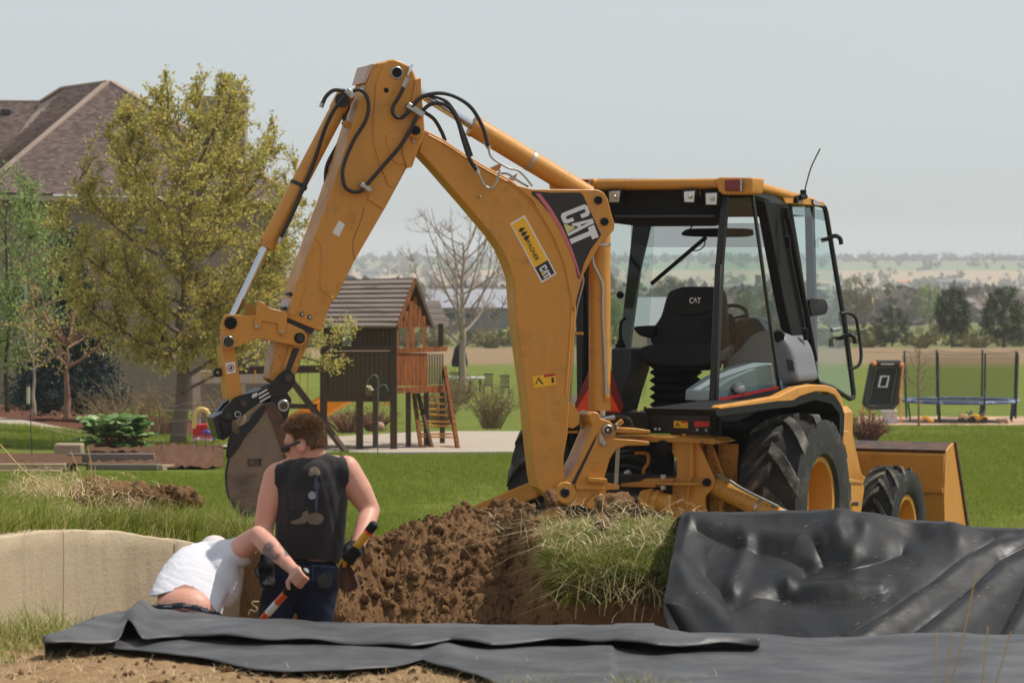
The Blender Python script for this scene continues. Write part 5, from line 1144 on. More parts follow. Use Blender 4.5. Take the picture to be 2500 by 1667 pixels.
fr = bpart('rear_frame', tplate([(1500, 1062), (1620, 1066), (1745, 1070), (1765, 1080), (1745, 1084), (1500, 1074)], -.95, .28), YELW, bevel=.004)
bpart('frame_column', tplate([(1655, 1078), (1690, 1080), (1690, 1168), (1680, 1200), (1674, 1262), (1672, 1290), (1626, 1290), (1640, 1240), (1642, 1176), (1652, 1160), (1652, 1120), (1640, 1104), (1640, 1078)], -.90, .05), YEL, bevel=.004)
gus = bpart('stabilizer_bracket', tplate([(1690, 1080), (1702, 1076), (1743, 1170), (1741, 1190), (1722, 1210), (1720, 1230), (1732, 1290), (1672, 1290), (1680, 1200), (1690, 1168)], -.88, .03), YEL, bevel=.004)
bpart('stabilizer_bracket', tplate([(1725, 1080), (1735, 1080), (1765, 1160), (1762, 1210), (1770, 1290), (1735, 1290)], -.66, .03), YELW, bevel=.004)
bpart('frame_rib', tplate([(1684, 1080), (1690, 1080), (1690, 1160), (1682, 1180), (1676, 1262), (1672, 1262), (1678, 1178), (1683, 1158)], -.93, .05), YEL, bevel=.003)
bpart('frame_web', tplate([(1690, 1080), (1800, 1084), (1800, 1290), (1690, 1290)], -.5, .03), YELW)
bpart('frame_web', tplate([(1490, 1076), (1642, 1080), (1642, 1290), (1490, 1290)], -.45, .03), MATT)
bpart('swing_frame', tplate([(1515, 1180), (1560, 1176), (1575, 1168), (1640, 1168), (1640, 1178), (1602, 1182), (1600, 1190), (1515, 1188)], -.97, .18), YEL, bevel=.005)
bpart('king_post_plate', tplate([(1604, 1177), (1700, 1178), (1702, 1184), (1604, 1184)], -1.02, .12), YELW, bevel=.003)
for zz in (1163, 1190): bpart('king_post_nut', MB().cyl(TP(1619, zz - 5, -1.02), TP(1619, zz + 5, -1.02), .022, 6), STL)
c = TP(1625, 1091, -.9); bpart('horn', MB().cyl(c - TF * .06, c, .055, 18), MATT)
bpart('swing_cylinder_rod', MB().cyl(TP(1502, 1204, -.98), TP(1575, 1218, -.98), .034, 16), DST)
bpart('swing_cylinder', MB().lathe(TP(1595, 1221, -.98), (TP(1600, 1222, -.98) - TP(1560, 1214, -.98)), [(-.1, 0), (-.1, .06), (-.03, .085), (-.01, .085), (-.01, .07), (.02, .07), (.02, .085), (.05, .085), (.05, .07), (.16, .075), (.16, 0)], 20), YEL)
for k, px in enumerate(([(1506, 1120), (1540, 1112), (1570, 1124), (1590, 1140)], [(1504, 1140), (1540, 1138), (1575, 1150), (1600, 1170)], [(1500, 1160), (1530, 1158), (1560, 1165)], [(1508, 1106), (1560, 1100), (1600, 1130)])):
    bpart('hydraulic_hose', MB().tube(smooth([TP(x, y, -.75) for x, y in px], 5), .022, 8), RUB)
bpart('hose_label', MB().cyl(TP(1528, 1158, -.80), TP(1538, 1152, -.80), .025, 10), WHT)
bpart('hose_end', MB().tube(smooth([TP(1500, 1166, -.80), TP(1516, 1163, -.8), TP(1536, 1153, -.80)], 4), .021, 8), RUB)
bpart('guard_strip', tplate([(1504, 1090), (1513, 1090), (1508, 1181), (1499, 1181)], -1.0, .008), LABW)
bpart('pipe_bend', MB().tube(smooth([TP(1550, 1106, -.8), TP(1580, 1107, -.8), TP(1582, 1130, -.8), TP(1572, 1145, -.8), TP(1571, 1165, -.8)], 4), .014, 8), YELW)
# stabilizers
for sgn, a, b_, f_ in ((1, (1742, 1182), (1960, 1292), -.80),):
    p0, p1 = TP(*a, -.78), TP(*b_, -.9)
    st = bpart('stabilizer_cylinder', MB().cyl(p0, p1, .075, 22), YELW)
    d = (p1 - p0).normalized()
    for t_ in (.42, .62): part('band_clamp', MB().cyl(p0 + d * t_, p0 + d * (t_ + .02), .079, 22), STL, st)
    u = V(0, 0, 1); part('stabilizer_line', MB().tube(smooth([p0 + d * .06 + u * .10 - TF * .05, p0 + d * .16 + u * .10 - TF * .05, p0 + d * .3 + u * .085 - TF * .05, p0 + d * .62 + u * .085 - TF * .04], 5), .012, 8), STL, st)
    part('line_fitting', MB().cyl(p0 + d * .07 + u * .05, p0 + d * .07 + u * .115 - TF * .05, .018, 8), STL, st)
pin_c = TP(1725, 1177, -.9); bpart('stabilizer_pin', MB().cyl(pin_c - TF * .01, pin_c + TF * .05, .03, 18), MATT)
bpart('stabilizer_arm', MB().bar(TP(1310, 1192, -.75), TP(1110, 1275, -.9), .11, .13), YEL, bevel=.01)
bpart('stabilizer_foot', MB().box(T(-.85, 1.75, -.24), (.35, .45, .05), ax=[TF, TR, V(0, 0, 1)]), YELW, bevel=.01)
bpart('stabilizer_foot', MB().box(T(-.85, -1.75, -.24), (.35, .45, .05), ax=[TF, TR, V(0, 0, 1)]), YELW, bevel=.01)
bpart('stabilizer_leg', MB().bar(T(-.85, .62, .45), T(-.85, 1.75, -.2), .12, .12), YELW, bevel=.01)
bpart('stabilizer_leg', MB().bar(T(-.85, -.62, .45), T(-.85, -1.75, -.2), .12, .12), YELW, bevel=.01)
# chassis, bonnet, loader
fbox(-.85, 2.9, -.42, .42, .22, .75, DST, 'chassis')
fbox(-.1, .1, -.95, .95, .40, .64, DST, 'rear_axle')
fbox(1.25, 3.0, -.40, .40, .7, 1.12, YEL, 'bonnet', bevel=.05)
bpart('engine_side', splate([(2060, 1050), (2072, 1052), (2082, 1060), (2105, 1160), (2112, 1185), (2110, 1262), (2070, 1262), (2060, 1100)], .72, .08), YEL, bevel=.008)
bpart('step_tank', splate([(2072, 1168), (2104, 1172), (2112, 1190), (2100, 1275), (2075, 1275)], .98, .3), YEL, bevel=.015, seg=2)
bpart('tank_trim', splate([(2072, 1170), (2106, 1173), (2108, 1179), (2072, 1177)], .99, .3), YELW)
bpart('door_latch_pin', MB().cyl(T(1.25, .98, .42), T(1.25, 1.04, .42), .02, 8), STL)
fbox(2.2, 2.45, -.95, .95, .18, .34, DST, 'front_axle')
for s_ in (-1, 1): bpart('loader_arm', MB().bar(T(1.15, .5 * s_, 1.05), T(3.05, .5 * s_, .35), .1, .2), YEL, bevel=.01)
def loader_bucket():
    root = bpart('loader_bucket', MB().prism([T(f, 1.10, z) for f, z in ((3.35, .72), (3.32, .70), (3.28, .30), (3.30, -.02), (3.55, -.14), (3.6, -.14), (3.38, .05), (3.34, .30), (3.38, .68))], -TR * 2.20), YEL, bevel=.006)
    part('bucket_lip', MB().prism([T(f, 1.105, z) for f, z in ((3.34, .715), (3.58, .78), (3.58, .795), (3.33, .74))], -TR * 2.21), RST, root)
    for r_ in (1.11, -1.09): part('bucket_cheek', MB().prism([T(f, r_, z) for f, z in ((3.34, .74), (3.58, .80), (3.80, .40), (3.95, -.02), (4.0, -.14), (3.5, -.14), (3.3, 0), (3.28, .35))], -TR * .022), YEL, root, bevel=.004)
    part('bucket_floor', MB().prism([T(f, 1.10, z) for f, z in ((3.5, -.12), (4.0, -.14), (4.0, -.16), (3.5, -.15))], -TR * 2.20), RST, root)
    part('bucket_step', MB().prism([T(f, 1.10, z) for f, z in ((3.26, .42), (3.31, .42), (3.31, .38), (3.26, .38))], -TR * 2.20), YEL, root)
    part('cheek_edge', MB().prism([T(f, 1.125, z) for f, z in ((3.56, .80), (3.60, .80), (4.0, -.02), (4.0, -.10))], -TR * .03), RST, root)
loader_bucket()

# ---- wheels
def wheel(name, c, rad, wid, rimr, nl, sgn, lug_h, lugw, outward=1):
    ax = TR * outward; w2 = wid / 2
    prof = [(-w2 * .72, rimr), (-w2 * .95, rimr + .05), (-w2, rad * .8), (-w2 * .93, rad * .93), (-w2 * .7, rad - lug_h), (0, rad - lug_h * .85), (w2 * .7, rad - lug_h), (w2 * .93, rad * .93), (w2, rad * .8), (w2 * .95, rimr + .05), (w2 * .72, rimr)]
    tm_ = MB().lathe(c, ax, prof, 64); mb = MB()
    u = V(0, 0, 1); v = ax.cross(u)
    def pt(a, o, r): return c + ax * o + (u * math.cos(a) + v * math.sin(a)) * r
    for side in (-1, 1):
        for k in range(nl):
            a0 = 2 * math.pi * (k + (.5 if side > 0 else 0)) / nl
            n = 6; top = []; bot = []
            for i in range(n + 1):
                t = i / n; o = side * w2 * lerp(-.06, .97, t); lead = a0 + sgn * lerp(0, .40, t ** 1.15) * (1 + .2 * t); hw = lugw * lerp(.85, 1.05, t)
                rt = rad - .012 * t * t - (.03 * max(0, t - .85) / .15)
                rb = rad - lug_h * 1.5 - (.05 * max(0, t - .8) / .2)
                top.append((pt(lead - hw * .8, o, rt), pt(lead + hw * .8, o, rt))); bot.append((pt(lead - hw * 1.15, o, rb), pt(lead + hw * 1.15, o, rb)))
            rows = [[b1[0], t1[0], t1[1], b1[1]] for t1, b1 in zip(top, bot)]
            mb.grid(rows); o_ = len(mb.v) - 4 * (n + 1)
            mb.f.append((o_, o_ + 1, o_ + 2, o_ + 3)); e = len(mb.v) - 4; mb.f.append((e + 3, e + 2, e + 1, e))
    wh = bpart(name, tm_, TYR, ang=40); part('tread', mb, LUG, wh, ang=40)
    rp = [(w2 * .80, rimr + .03), (w2 * .83, rimr + .035), (w2 * .80, rimr - .015), (w2 * .5, rimr - .03), (-w2 * .1, rimr - .05), (-w2 * .12, rimr * .55), (-w2 * .02, rimr * .5), (-w2 * .02, .0)]
    rim = part('rim', MB().lathe(c, ax, rp, 48), YEL, wh)
    hub = part('hub', MB().cyl(c - ax * .08, c + ax * (w2 * .3), rimr * .38, 20), YEL, wh)
    for k in range(8):
        a = 2 * math.pi * k / 8; q = pt(a, -w2 * .02, rimr * .46); part('wheel_nut', MB().cyl(q, q + ax * .03, .014, 6), STL, wh)
    return wh
RC = T(0, 1.2 - .245, .528)
wheel('rear_wheel', RC, .668, .49, .315, 11, 1, .062, .118)
wheel('rear_wheel', T(0, -(1.2 - .245), .528), .668, .49, .315, 11, -1, .062, .118, -1)
wheel('front_wheel', T(2.22, 1.15 - .16, .17), .50, .32, .24, 15, 1, .038, .066)
wheel('front_wheel', T(2.22, -(1.15 - .16), .17), .50, .32, .24, 15, -1, .038, .066, -1)

# ---- fenders
fe = bpart('fender', splate([(1757, 995), (1764, 989), (1800, 984), (1830, 979), (1900, 967), (1920, 957), (1945, 945), (1985, 938), (2020, 940), (2040, 947), (2052, 962), (2060, 985), (2060, 1010), (2050, 985), (2038, 966), (2020, 958), (1990, 957), (1955, 968), (1935, 980), (1900, 983), (1800, 995), (1760, 1000)], 1.0, .075), YEL, bevel=.02, seg=3)
bpart('wheel_arch', splate([(1745, 1000), (1800, 993), (1900, 978), (1935, 977), (1990, 957), (2038, 966), (2052, 985), (2062, 1010), (2060, 1060), (2050, 1090), (2050, 1010), (2030, 985), (1990, 975), (1940, 992), (1900, 996), (1800, 1010), (1752, 1016)], 1.0, .55), MATT)
bpart('arch_wall', splate([(1745, 1000), (1990, 960), (2055, 985), (2055, 1270), (1745, 1270)], .52, .03), MATT)
bpart('left_fender', MB().prism([T(f, -.62, z) for f, z in ((-.75, 1.12), (-.6, 1.2), (.4, 1.3), (.7, 1.15), (.75, .95), (.68, .95), (.4, 1.24), (-.6, 1.15))], -TR * .42), YEL, bevel=.015, seg=2)

# ---- cab
def tube_r(pts, r, name, m=BLK, par=None, seg=8): return bpart(name, MB().tube(pts, r, seg), m, par)
def beam(a, b, wd, dp, name='pillar', m=BLK, par=None): return bpart(name, MB().bar(a, b, wd, dp, up=TF), m, par, bevel=.008)
zr = 2.98; zf = 2.845
# roof: a shell with a rear visor lip
rc = [(-.58, -.86), (-.58, .80), (1.30, .70), (1.30, -.76)]
rzt = lambda f: lerp(2.985, 2.855, (f + .58) / 1.88)
roofp = []
roof = bpart('roof', MB().add([T(f, r, rzt(f) + .0) for f, r in rc] + [T(f, r, rzt(f) - (.08 if f < 0 else .06)) for f, r in rc], [(0, 1, 2, 3), (7, 6, 5, 4), (0, 4, 5, 1), (1, 5, 6, 2), (2, 6, 7, 3), (3, 7, 4, 0)]), YEL, bevel=.03, seg=3)
part('visor_block', tplate([(1757, 433), (1838, 434), (1836, 462), (1832, 474), (1765, 476), (1753, 468), (1748, 448), (1740, 440)], -.60, .25), YEL, roof, bevel=.012, seg=2)
part('visor_block', tplate([(1386, 438), (1450, 436), (1452, 446), (1446, 462), (1440, 476), (1384, 476)], -.60, .25), YEL, roof, bevel=.012, seg=2)
part('roof_side_drop', MB().prism([TS(x, y, .735) for x, y in [(1905, 462), (1918, 497), (1935, 498), (2012, 504), (2014, 494)]], -TR * .06), YEL, roof, bevel=.006)
for (x0, x1) in ((1769, 1809), (1400, 1438)):
    tl = part('tail_lamp', tplate([(x0, 439), (x1, 439), (x1, 466), (x0, 466)], -.625, .03), REDL, roof, bevel=.006)
    part('lamp_bezel', tplate([(x1 - 2, 438), (x1 + 2, 439), (x1 + 2, 467), (x1 - 2, 467)], -.63, .03), STL, tl)
part('antenna_base', MB().cyl(T(.78, .74, 2.86), T(.78, .74, 2.92), .025, 10), MATT, roof)
a0 = TS(1962, 480, .76); part('antenna', MB().tube(smooth([a0 + V(-.03, 0, -.02), a0, TS(1966, 460, .76), TS(1980, 410, .76), TS(2002, 364, .76)], 5), .006, 6), MATT, roof)
part('antenna_mount', MB().cyl(TS(1952, 483, .75), TS(1966, 480, .75), .022, 10), MATT, roof)
part('roof_knob', MB().cyl(T(.60, .72, 2.84), T(.60, .76, 2.84), .03, 12), MATT, roof)
pl = part('model_plate', splate([(1982, 486), (1999, 491), (2005, 502), (1984, 499)], .742, .004), DBK, roof)
text_on('model_number', '420D', TS(1986, 499, .748), TS(2003, 502, .748), .036, TR, WHT, pl, .01)
# rear header with work lamps
hd = bpart('rear_header', tplate([(1442, 448), (1750, 448), (1760, 478), (1762, 545), (1740, 552), (1560, 553), (1500, 545), (1440, 545)], -.50, .06), MATT)
part('header_lip', tplate([(1448, 437), (1752, 437), (1752, 452), (1448, 452)], -.52, .04), mat('orange_underlip', sr(176, 100, 26), .45), hd)
part('blind_rail', tplate([(1500, 525), (1744, 524), (1744, 531), (1500, 532)], -.56, .03), DGR, hd, bevel=.004)
for (x, y, s_) in ((1499, 480, 13), (1682, 480, 13), (1736, 485, 14)):
    lp = part('work_lamp', tplate([(x - s_ - 4, y - s_ - 4), (x + s_ + 4, y - s_ - 4), (x + s_ + 3, y + s_ + 5), (x - s_ - 3, y + s_ + 5)], -.62, .08), MATT, hd, bevel=.006)
    part('lamp_lens', tplate([(x - s_, y - s_ + 1), (x + s_, y - s_), (x + s_ - 1, y + s_ + 1), (x - s_ + 1, y + s_ + 1)], -.628, .01), LENS, lp, bevel=.003)
    part('lamp_bulb', MB().ell(TP(x + 2, y, -.64), (.012, .02, .018), 8, 6), LENS, lp)
part('header_label', tplate([(1701, 464), (1710, 464), (1710, 480), (1701, 480)], -.51, .004), DYL, hd)
# pillars
TLr, BLr = TP(1768, 478, -.52), TP(1741, 1075, -.60)
beam(TP(1771, 478, -.52), TP(1757, 650, -.55), .05, .07)
beam(TP(1757, 645, -.55), TP(1739, 1060, -.60), .055, .07)
beam(T(-.52, -.62, 2.9), T(-.60, -.56, 1.1), .06, .07)
TRr, BRr = TS(1836, 470, .735), TS(1904, 962, .82)
beam(TRr, BRr, .025, .035, 'quarter_window_post')
qg = bpart('quarter_glass', MB().grid([[TP(1773, 485, -.51).lerp(TS(1832, 482, .735), u).lerp(TP(1741, 982, -.59).lerp(TS(1902, 948, .82), u), v) for u in (0, .5, 1)] for v in (0, .33, .66, 1)]), GLS)
bpart('sill_panel', MB().grid([[TP(1737, 985, -.61).lerp(TS(1904, 946, .825), u).lerp(TP(1741, 1060, -.61).lerp(TS(1906, 975, .84), u), v) for u in (0, .5, 1)] for v in (0, .5, 1)]), BLK)
bpart('red_stripe', MB().grid([[TP(1737, 975, -.625).lerp(TS(1901, 942, .838), u).lerp(TP(1737, 983.5, -.625).lerp(TS(1901, 949, .838), u), v) for u in (0, .5, 1)] for v in (0, 1)]), REDP)
hp = bpart('hinge_pillar', MB().prism([TS(x, y, .80) for x, y in [(1868, 490), (1912, 496), (1932, 600), (1955, 720), (1975, 850), (1990, 935), (1962, 938), (1940, 850), (1915, 740), (1892, 620)]], -TR * .08), MATT, bevel=.008)
part('pillar_seal', MB().tube([TS(1918, 500, .83), TS(1940, 620, .83), TS(1968, 760, .83), TS(1990, 880, .83)], .022, 8), MATT, hp)
for (x, y) in ((1918, 520), (1922, 590), (1965, 815), (1975, 880)): part('hinge', MB().cyl(TS(x, y - 14, .86), TS(x + 3, y + 14, .86), .022, 10), MATT, hp)
bpart('side_header', splate([(1842, 462), (1880, 470), (1905, 486), (1918, 500), (1930, 600), (1915, 600), (1900, 510), (1880, 492), (1842, 478)], .74, .05), BLK, bevel=.005)
bpart('front_pillar', MB().bar(T(1.15, .66, 2.8), T(1.15, .70, 1.05), .07, .06, up=TF), BLK, bevel=.008)
bpart('front_pillar', MB().prism([TP(x, y, 1.15) for x, y in [(1545, 540), (1586, 545), (1560, 660), (1535, 850), (1525, 960), (1496, 960), (1510, 850), (1528, 700)]], TF * .06), MATT, bevel=.008)
bpart('roof_liner', MB().add([T(f, r, 2.80 - .05 * (f + .5)) for f, r in ((-.5, -.7), (-.5, .66), (1.2, .62), (1.2, -.66))], [(0, 1, 2, 3)]), MATT)
ws = bpart('windscreen', MB().grid([[TP(1540, 605, 1.18).lerp(TP(1905, 605, 1.18), u).lerp(TP(1500, 900, 1.12).lerp(TP(1905, 900, 1.12), u), v) for u in (0, .5, 1)] for v in (0, .5, 1)]), GLS)
part('tint_band', MB().grid([[TP(1540, 545, 1.20), TP(1905, 545, 1.20)], [TP(1540, 604, 1.181), TP(1905, 604, 1.181)]]), GLT, ws)
bpart('left_glass', MB().grid([[T(-.5, -.66, 2.75), T(1.1, -.66, 2.7)], [T(-.55, -.74, 1.25), T(1.1, -.74, 1.25)]]), GLL)
bpart('front_cowl', MB().prism([TP(x, y, 1.1) for x, y in [(1490, 1000), (1490, 960), (1530, 958), (1760, 880), (1770, 800), (1800, 775), (1840, 775), (1865, 800), (1872, 1000)]], TF * .05), DGR, bevel=.01) if False else None
# floor and rear sill
sill = bpart('rear_sill', tplate([(1494, 1006), (1733, 1008), (1737, 1060), (1494, 1056)], -.66, .10), BLK, bevel=.004)
part('reflector', tplate([(1695, 1028), (1732, 1029), (1731, 1042), (1696, 1042)], -.675, .02), REFL, sill)
wl2 = part('hot_surface_label', tplate([(1645, 1027), (1680, 1028), (1679, 1045), (1645, 1044)], -.672, .014), DYL, sill)
part('warning_triangle', tplate([(1648, 1042), (1654, 1030), (1661, 1042), (1658, 1041), (1654, 1034), (1651, 1041)], -.675, .003), DBK, wl2)
part('label_header', tplate([(1663, 1028), (1680, 1028.5), (1680, 1032), (1663, 1031.5)], -.675, .003), REDP, wl2)
for x, y in ((1702, 1049), (1724, 1050), (1600, 1047), (1610, 1047)): part('sill_bolt', MB().cyl(TP(x, y, -.69), TP(x, y, -.65), .011, 8), STL, sill)
part('step_grip', tplate([(1600, 1003), (1665, 1004), (1665, 1008), (1600, 1007)], -.60, .04), STL, sill)
part('sill_handle', MB().cyl(TP(1575, 992, -.6), TP(1575, 1012, -.6), .012, 8), REDP, sill)
part('sill_post', tplate([(1570, 1010), (1582, 1010), (1582, 1062), (1570, 1062)], -.69, .03), BLK, sill)
bpart('cab_floor', MB().box(T(.3, 0, 1.12), (1.7, 1.4, .05), ax=[TF, TR, V(0, 0, 1)]), MATT)
bpart('cab_lower_wall', tplate([(1737, 1060), (1742, 1000), (1760, 998), (1760, 1075), (1720, 1085)], -.58, .03), BLK)
# left console, door frame left
lcn = bpart('left_console', MB().prism([TP(x, y, -.15) for x, y in [(1492, 850), (1540, 852), (1538, 905), (1520, 960), (1508, 1005), (1490, 1005)]], TF * .4), DGR, bevel=.01)
part('control_gaiter', MB().lathe(TP(1515, 845, .05), (0, 0, 1), [(-.06, .055), (-.03, .045), (-.02, .05), (0, .038), (.01, .042), (.03, .028), (.04, .03), (.06, .015), (.1, .012)], 14), MATT, lcn)
part('control_lever', MB().tube(smooth([TP(1514, 840, .05), TP(1516, 790, .05), TP(1528, 775, .05)], 4), .012, 8), MATT, lcn)
part('control_knob', MB().ell(TP(1514, 720, .3), (.03, .03, .03), 12, 8), MATT, lcn)
bpart('rear_left_frame', tplate([(1418, 545), (1440, 545), (1442, 1000), (1494, 1006), (1494, 1056), (1410, 1050)], -.55, .05), BLK)
# slow-vehicle triangle
tri = bpart('hazard_triangle', tplate([(1404, 984), (1447, 880), (1482, 880), (1522, 990), (1515, 1010), (1404, 1008)], -.72, .008), DRED)
part('triangle_centre', tplate([(1405, 1003), (1463, 905), (1512, 1004)], -.729, .006), ORG, tri)
bpart('triangle_reflector', tplate([(1414, 1028), (1428, 1028), (1426, 1038), (1412, 1036)], -.70, .02), REFL)
# seat
st_ = bpart('seat_back', MB().prism([TP(x, y, .05) for x, y in smooth2([(1640, 708), (1665, 701), (1700, 700), (1735, 701), (1755, 708), (1764, 730), (1768, 790), (1766, 850), (1700, 856), (1610, 852), (1590, 840), (1584, 815), (1596, 795), (1612, 770), (1622, 735), (1630, 715)], 3, True)], TF * .12), SEAT, bevel=.03, seg=3)
part('headrest_panel', MB().prism([TP(x, y, .03) for x, y in smooth2([(1642, 715), (1690, 704), (1745, 712), (1750, 750), (1700, 770), (1640, 764)], 3, True)], TF * .05), SEAT, st_, bevel=.015, seg=2)
text_on('seat_lettering', 'CAT', TP(1683, 741, .018), TP(1711, 741, .018), .047, -TF, WHT, st_, .03)
part('seat_triangle', MB().prism([TP(x, y, .015) for x, y in ((1689, 742), (1697, 734), (1705, 742))], TF * .004), RST, st_)
bpart('seat_cushion', MB().prism([TP(x, y, -.05) for x, y in smooth2([(1566, 848), (1600, 841), (1690, 842), (1730, 845), (1735, 870), (1725, 890), (1650, 893), (1590, 888), (1568, 875), (1562, 860)], 3, True)], TF * .5), SEAT, bevel=.03, seg=3)
bpart('seat_pan', MB().prism([TP(x, y, 0) for x, y in [(1572, 884), (1720, 884), (1715, 905), (1600, 905), (1585, 894)]], TF * .4), MATT, bevel=.01)
c = TP(1650, 960, .2); bpart('seat_bellows', MB().lathe(V(c.x, c.y, 0), (0, 0, 1), [(z, .21 if k % 2 else .165) for k, z in enumerate(np.linspace(1.20, 1.58, 13))] , 4 * 6), MATT)
ar = bpart('armrest', MB().prism([TP(x, y, -.02) for x, y in smooth2([(1546, 800), (1560, 796), (1592, 796), (1597, 806), (1590, 824), (1570, 822), (1556, 815)], 3, True)], TF * .28), MATT, bevel=.012, seg=2)
bpart('armrest', MB().prism([TP(x, y, -.02) for x, y in smooth2([(1716, 782), (1726, 778), (1734, 790), (1738, 815), (1730, 820), (1722, 800)], 3, True)], TF * .28), MATT, bevel=.012, seg=2)
# steering wheel, dash, right-hand console dome
c = TP(1778, 780, .55); sw_ax = V(-TF.x * .7, -TF.y * .7, .7)
u0 = TR; v0 = sw_ax.cross(u0).normalized()
sw = bpart('steering_wheel', MB().tube([c + (u0 * math.cos(a) + v0 * math.sin(a)) * .155 for a in np.linspace(0, 2 * math.pi, 33)], .015, 8, cap=False), MATT)
part('wheel_hub', MB().cyl(c - sw_ax * .02, c + sw_ax * .02, .045, 14), MATT, sw)
for a in (.3, 2.4, 4.4): part('wheel_spoke', MB().cyl(c, c + (u0 * math.cos(a) + v0 * math.sin(a)) * .15, .012, 6), MATT, sw)
part('steering_column', MB().cyl(c, c - sw_ax * .5 + TF * .1, .05, 12), MATT, sw)
bpart('dash_hood', MB().prism([TP(x, y, .95) for x, y in smooth2([(1792, 800), (1800, 780), (1830, 775), (1852, 780), (1866, 800), (1868, 830), (1800, 835)], 3, True)], TF * .25), DGR, bevel=.012, seg=2)
bpart('dash_panel', MB().prism([TP(x, y, 1.0) for x, y in [(1764, 820), (1880, 815), (1890, 1000), (1764, 1000)]], TF * .12), MATT, bevel=.01)
for x in (1803, 1816): bpart('loader_lever', MB().tube(smooth([TP(x - 4, 855, .35), TP(x - 3, 835, .35), TP(x, 818, .35)], 3), .012, 8), MATT)
dome = bpart('console_dome', MB().prism([TP(x, y, .15) for x, y in smooth2([(1762, 955), (1765, 905), (1775, 880), (1800, 855), (1830, 820), (1860, 808), (1888, 808), (1912, 822), (1932, 855), (1942, 900), (1945, 930), (1905, 945), (1830, 958)], 3, True)], TF * .5), GRY, bevel=.05, seg=4)
part('dome_cap', MB().cyl(TP(1901, 822, .14), TP(1902, 821, .2) + V(0, 0, .012), .045, 16), MATT, dome)
part('fuse_label', tplate([(1919, 876), (1936, 880), (1940, 906), (1923, 905)], .147, .004), DGR, dome)
def Q(u, v, off=0):
    p = TP(1773, 485, -.51).lerp(TS(1832, 482, .735), u).lerp(TP(1741, 982, -.59).lerp(TS(1902, 948, .82), u), v)
    return p + (TF * .4 - TR * .9) * off
PLED = mat('pale_ledge', sr(146, 156, 160), .5, var=.04)
bpart('console_ledge', MB().prism([Q(.02, .945, .03), Q(.3, .90, .03), Q(.6, .878, .03), Q(1, .865, .03), Q(1, 1, .03), Q(.02, 1, .03)], (TF * .4 - TR * .9) * .3), PLED, bevel=.012, seg=2)
bpart('door_sill', MB().prism([TS(x, y, .80) for x, y in [(1906, 930), (1940, 918), (1960, 924), (1962, 936), (1908, 960)]], -TR * .3), PLED, bevel=.01)
c = Q(.40, .955, .02); bpart('filler_cap', MB().lathe(c, TR * .55 + V(0, 0, .6) - TF * .5, [(0, 0), (.02, 0), (.02, .045), (.012, .062), (0, .066)], 22), DGR)
# mirrors, visor, wiper
bpart('interior_mirror', MB().prism([TP(x, y, .95) for x, y in smooth2([(1664, 574), (1672, 562), (1700, 558), (1820, 558), (1834, 566), (1832, 575), (1800, 579), (1700, 578)], 3, True)], TF * .05), MATT, bevel=.01, seg=2)
bpart('mirror_stay', MB().tube(smooth([TP(1684, 562, 1.0), TP(1690, 552, 1.0), TP(1700, 548, 1.0)], 3), .006, 6), MATT)
wp = bpart('wiper_blade', MB().bar(TP(1724, 579, 1.14), TP(1590, 693, 1.12), .02, .03), MATT)
part('wiper_hose', MB().tube(smooth([TP(1722, 585, 1.12), TP(1718, 602, 1.12), TP(1704, 611, 1.12), TP(1690, 612, 1.12), TP(1680, 618, 1.12)], 4), .005, 6), MATT, wp)
c = TS(1874, 585, .70); mg = mat('mirror_face', (.10, .16, .05), .15, .3)
bpart('side_mirror', MB().prism([TP(x, y, .9) for x, y in smooth2([(1866, 570), (1872, 562), (1880, 566), (1882, 598), (1876, 605), (1868, 598)], 3, True)], TF * .03), mg)
# open door, folded forward
Yl, Yr = 25.9, 26.5
dl = lambda x, y: P(x, y, Yl + (Yr - Yl) * (x - (1928 + (y - 487) * .15)) / (88))
dpts = [(1927, 492), (1934, 486), (1945, 487), (2005, 501), (2013, 507), (2017, 520), (2040, 660), (2064, 800), (2084, 960), (2083, 970), (2074, 973), (2030, 945), (1998, 935), (1992, 922), (1970, 780), (1950, 640), (1930, 520)]
d3 = [dl(x, y) for x, y in dpts]
door = bpart('cab_door', MB().tube(d3 + [d3[0]], .021, 8), BLK)
nd = (d3[5] - d3[0]).cross(d3[13] - d3[0]).normalized()
part('door_glass', MB().add(d3, [tuple(range(len(d3)))]), GLD, door)
part('glass_top_tint', MB().add([dl(1934, 500), dl(2010, 514), dl(2016, 540), dl(1940, 522)], [(0, 1, 2, 3)]) , GLT, door).location = nd * .004
part('grab_bar', MB().tube(smooth([dl(2052, 765), dl(2062, 764) + V(.03, -.02, 0), dl(2072, 775) + V(.05, -.04, 0), dl(2078, 800) + V(.05, -.04, 0), dl(2086, 860) + V(.05, -.04, 0), dl(2084, 890) + V(.04, -.03, 0), dl(2074, 902)], 4), .014, 8), BLK, door)
for (x, y) in ((2022, 585), (2056, 826)):
    q = dl(x, y); part('door_latch', MB().tube(smooth([q + V(-.06, -.02, -.01), q + V(0, -.03, .01), q + V(.05, -.04, .03), q + V(.09, -.05, .01), q + V(.10, -.05, -.04)], 3), [.018, .02, .018, .016] + [.016] * 9 if False else .018, 8), BLK, door)
part('door_handle', MB().prism([dl(x, y) - V(0, .03, 0) for x, y in smooth2([(1976, 732), (2000, 730), (2012, 733), (2018, 745), (2017, 760), (2008, 768), (1990, 770), (1981, 768)], 3, True)], V(.01, .03, 0)), MATT, door, bevel=.006)
part('lock_link', MB().cyl(dl(2030, 806), dl(2050, 803), .016, 8), STL, door)
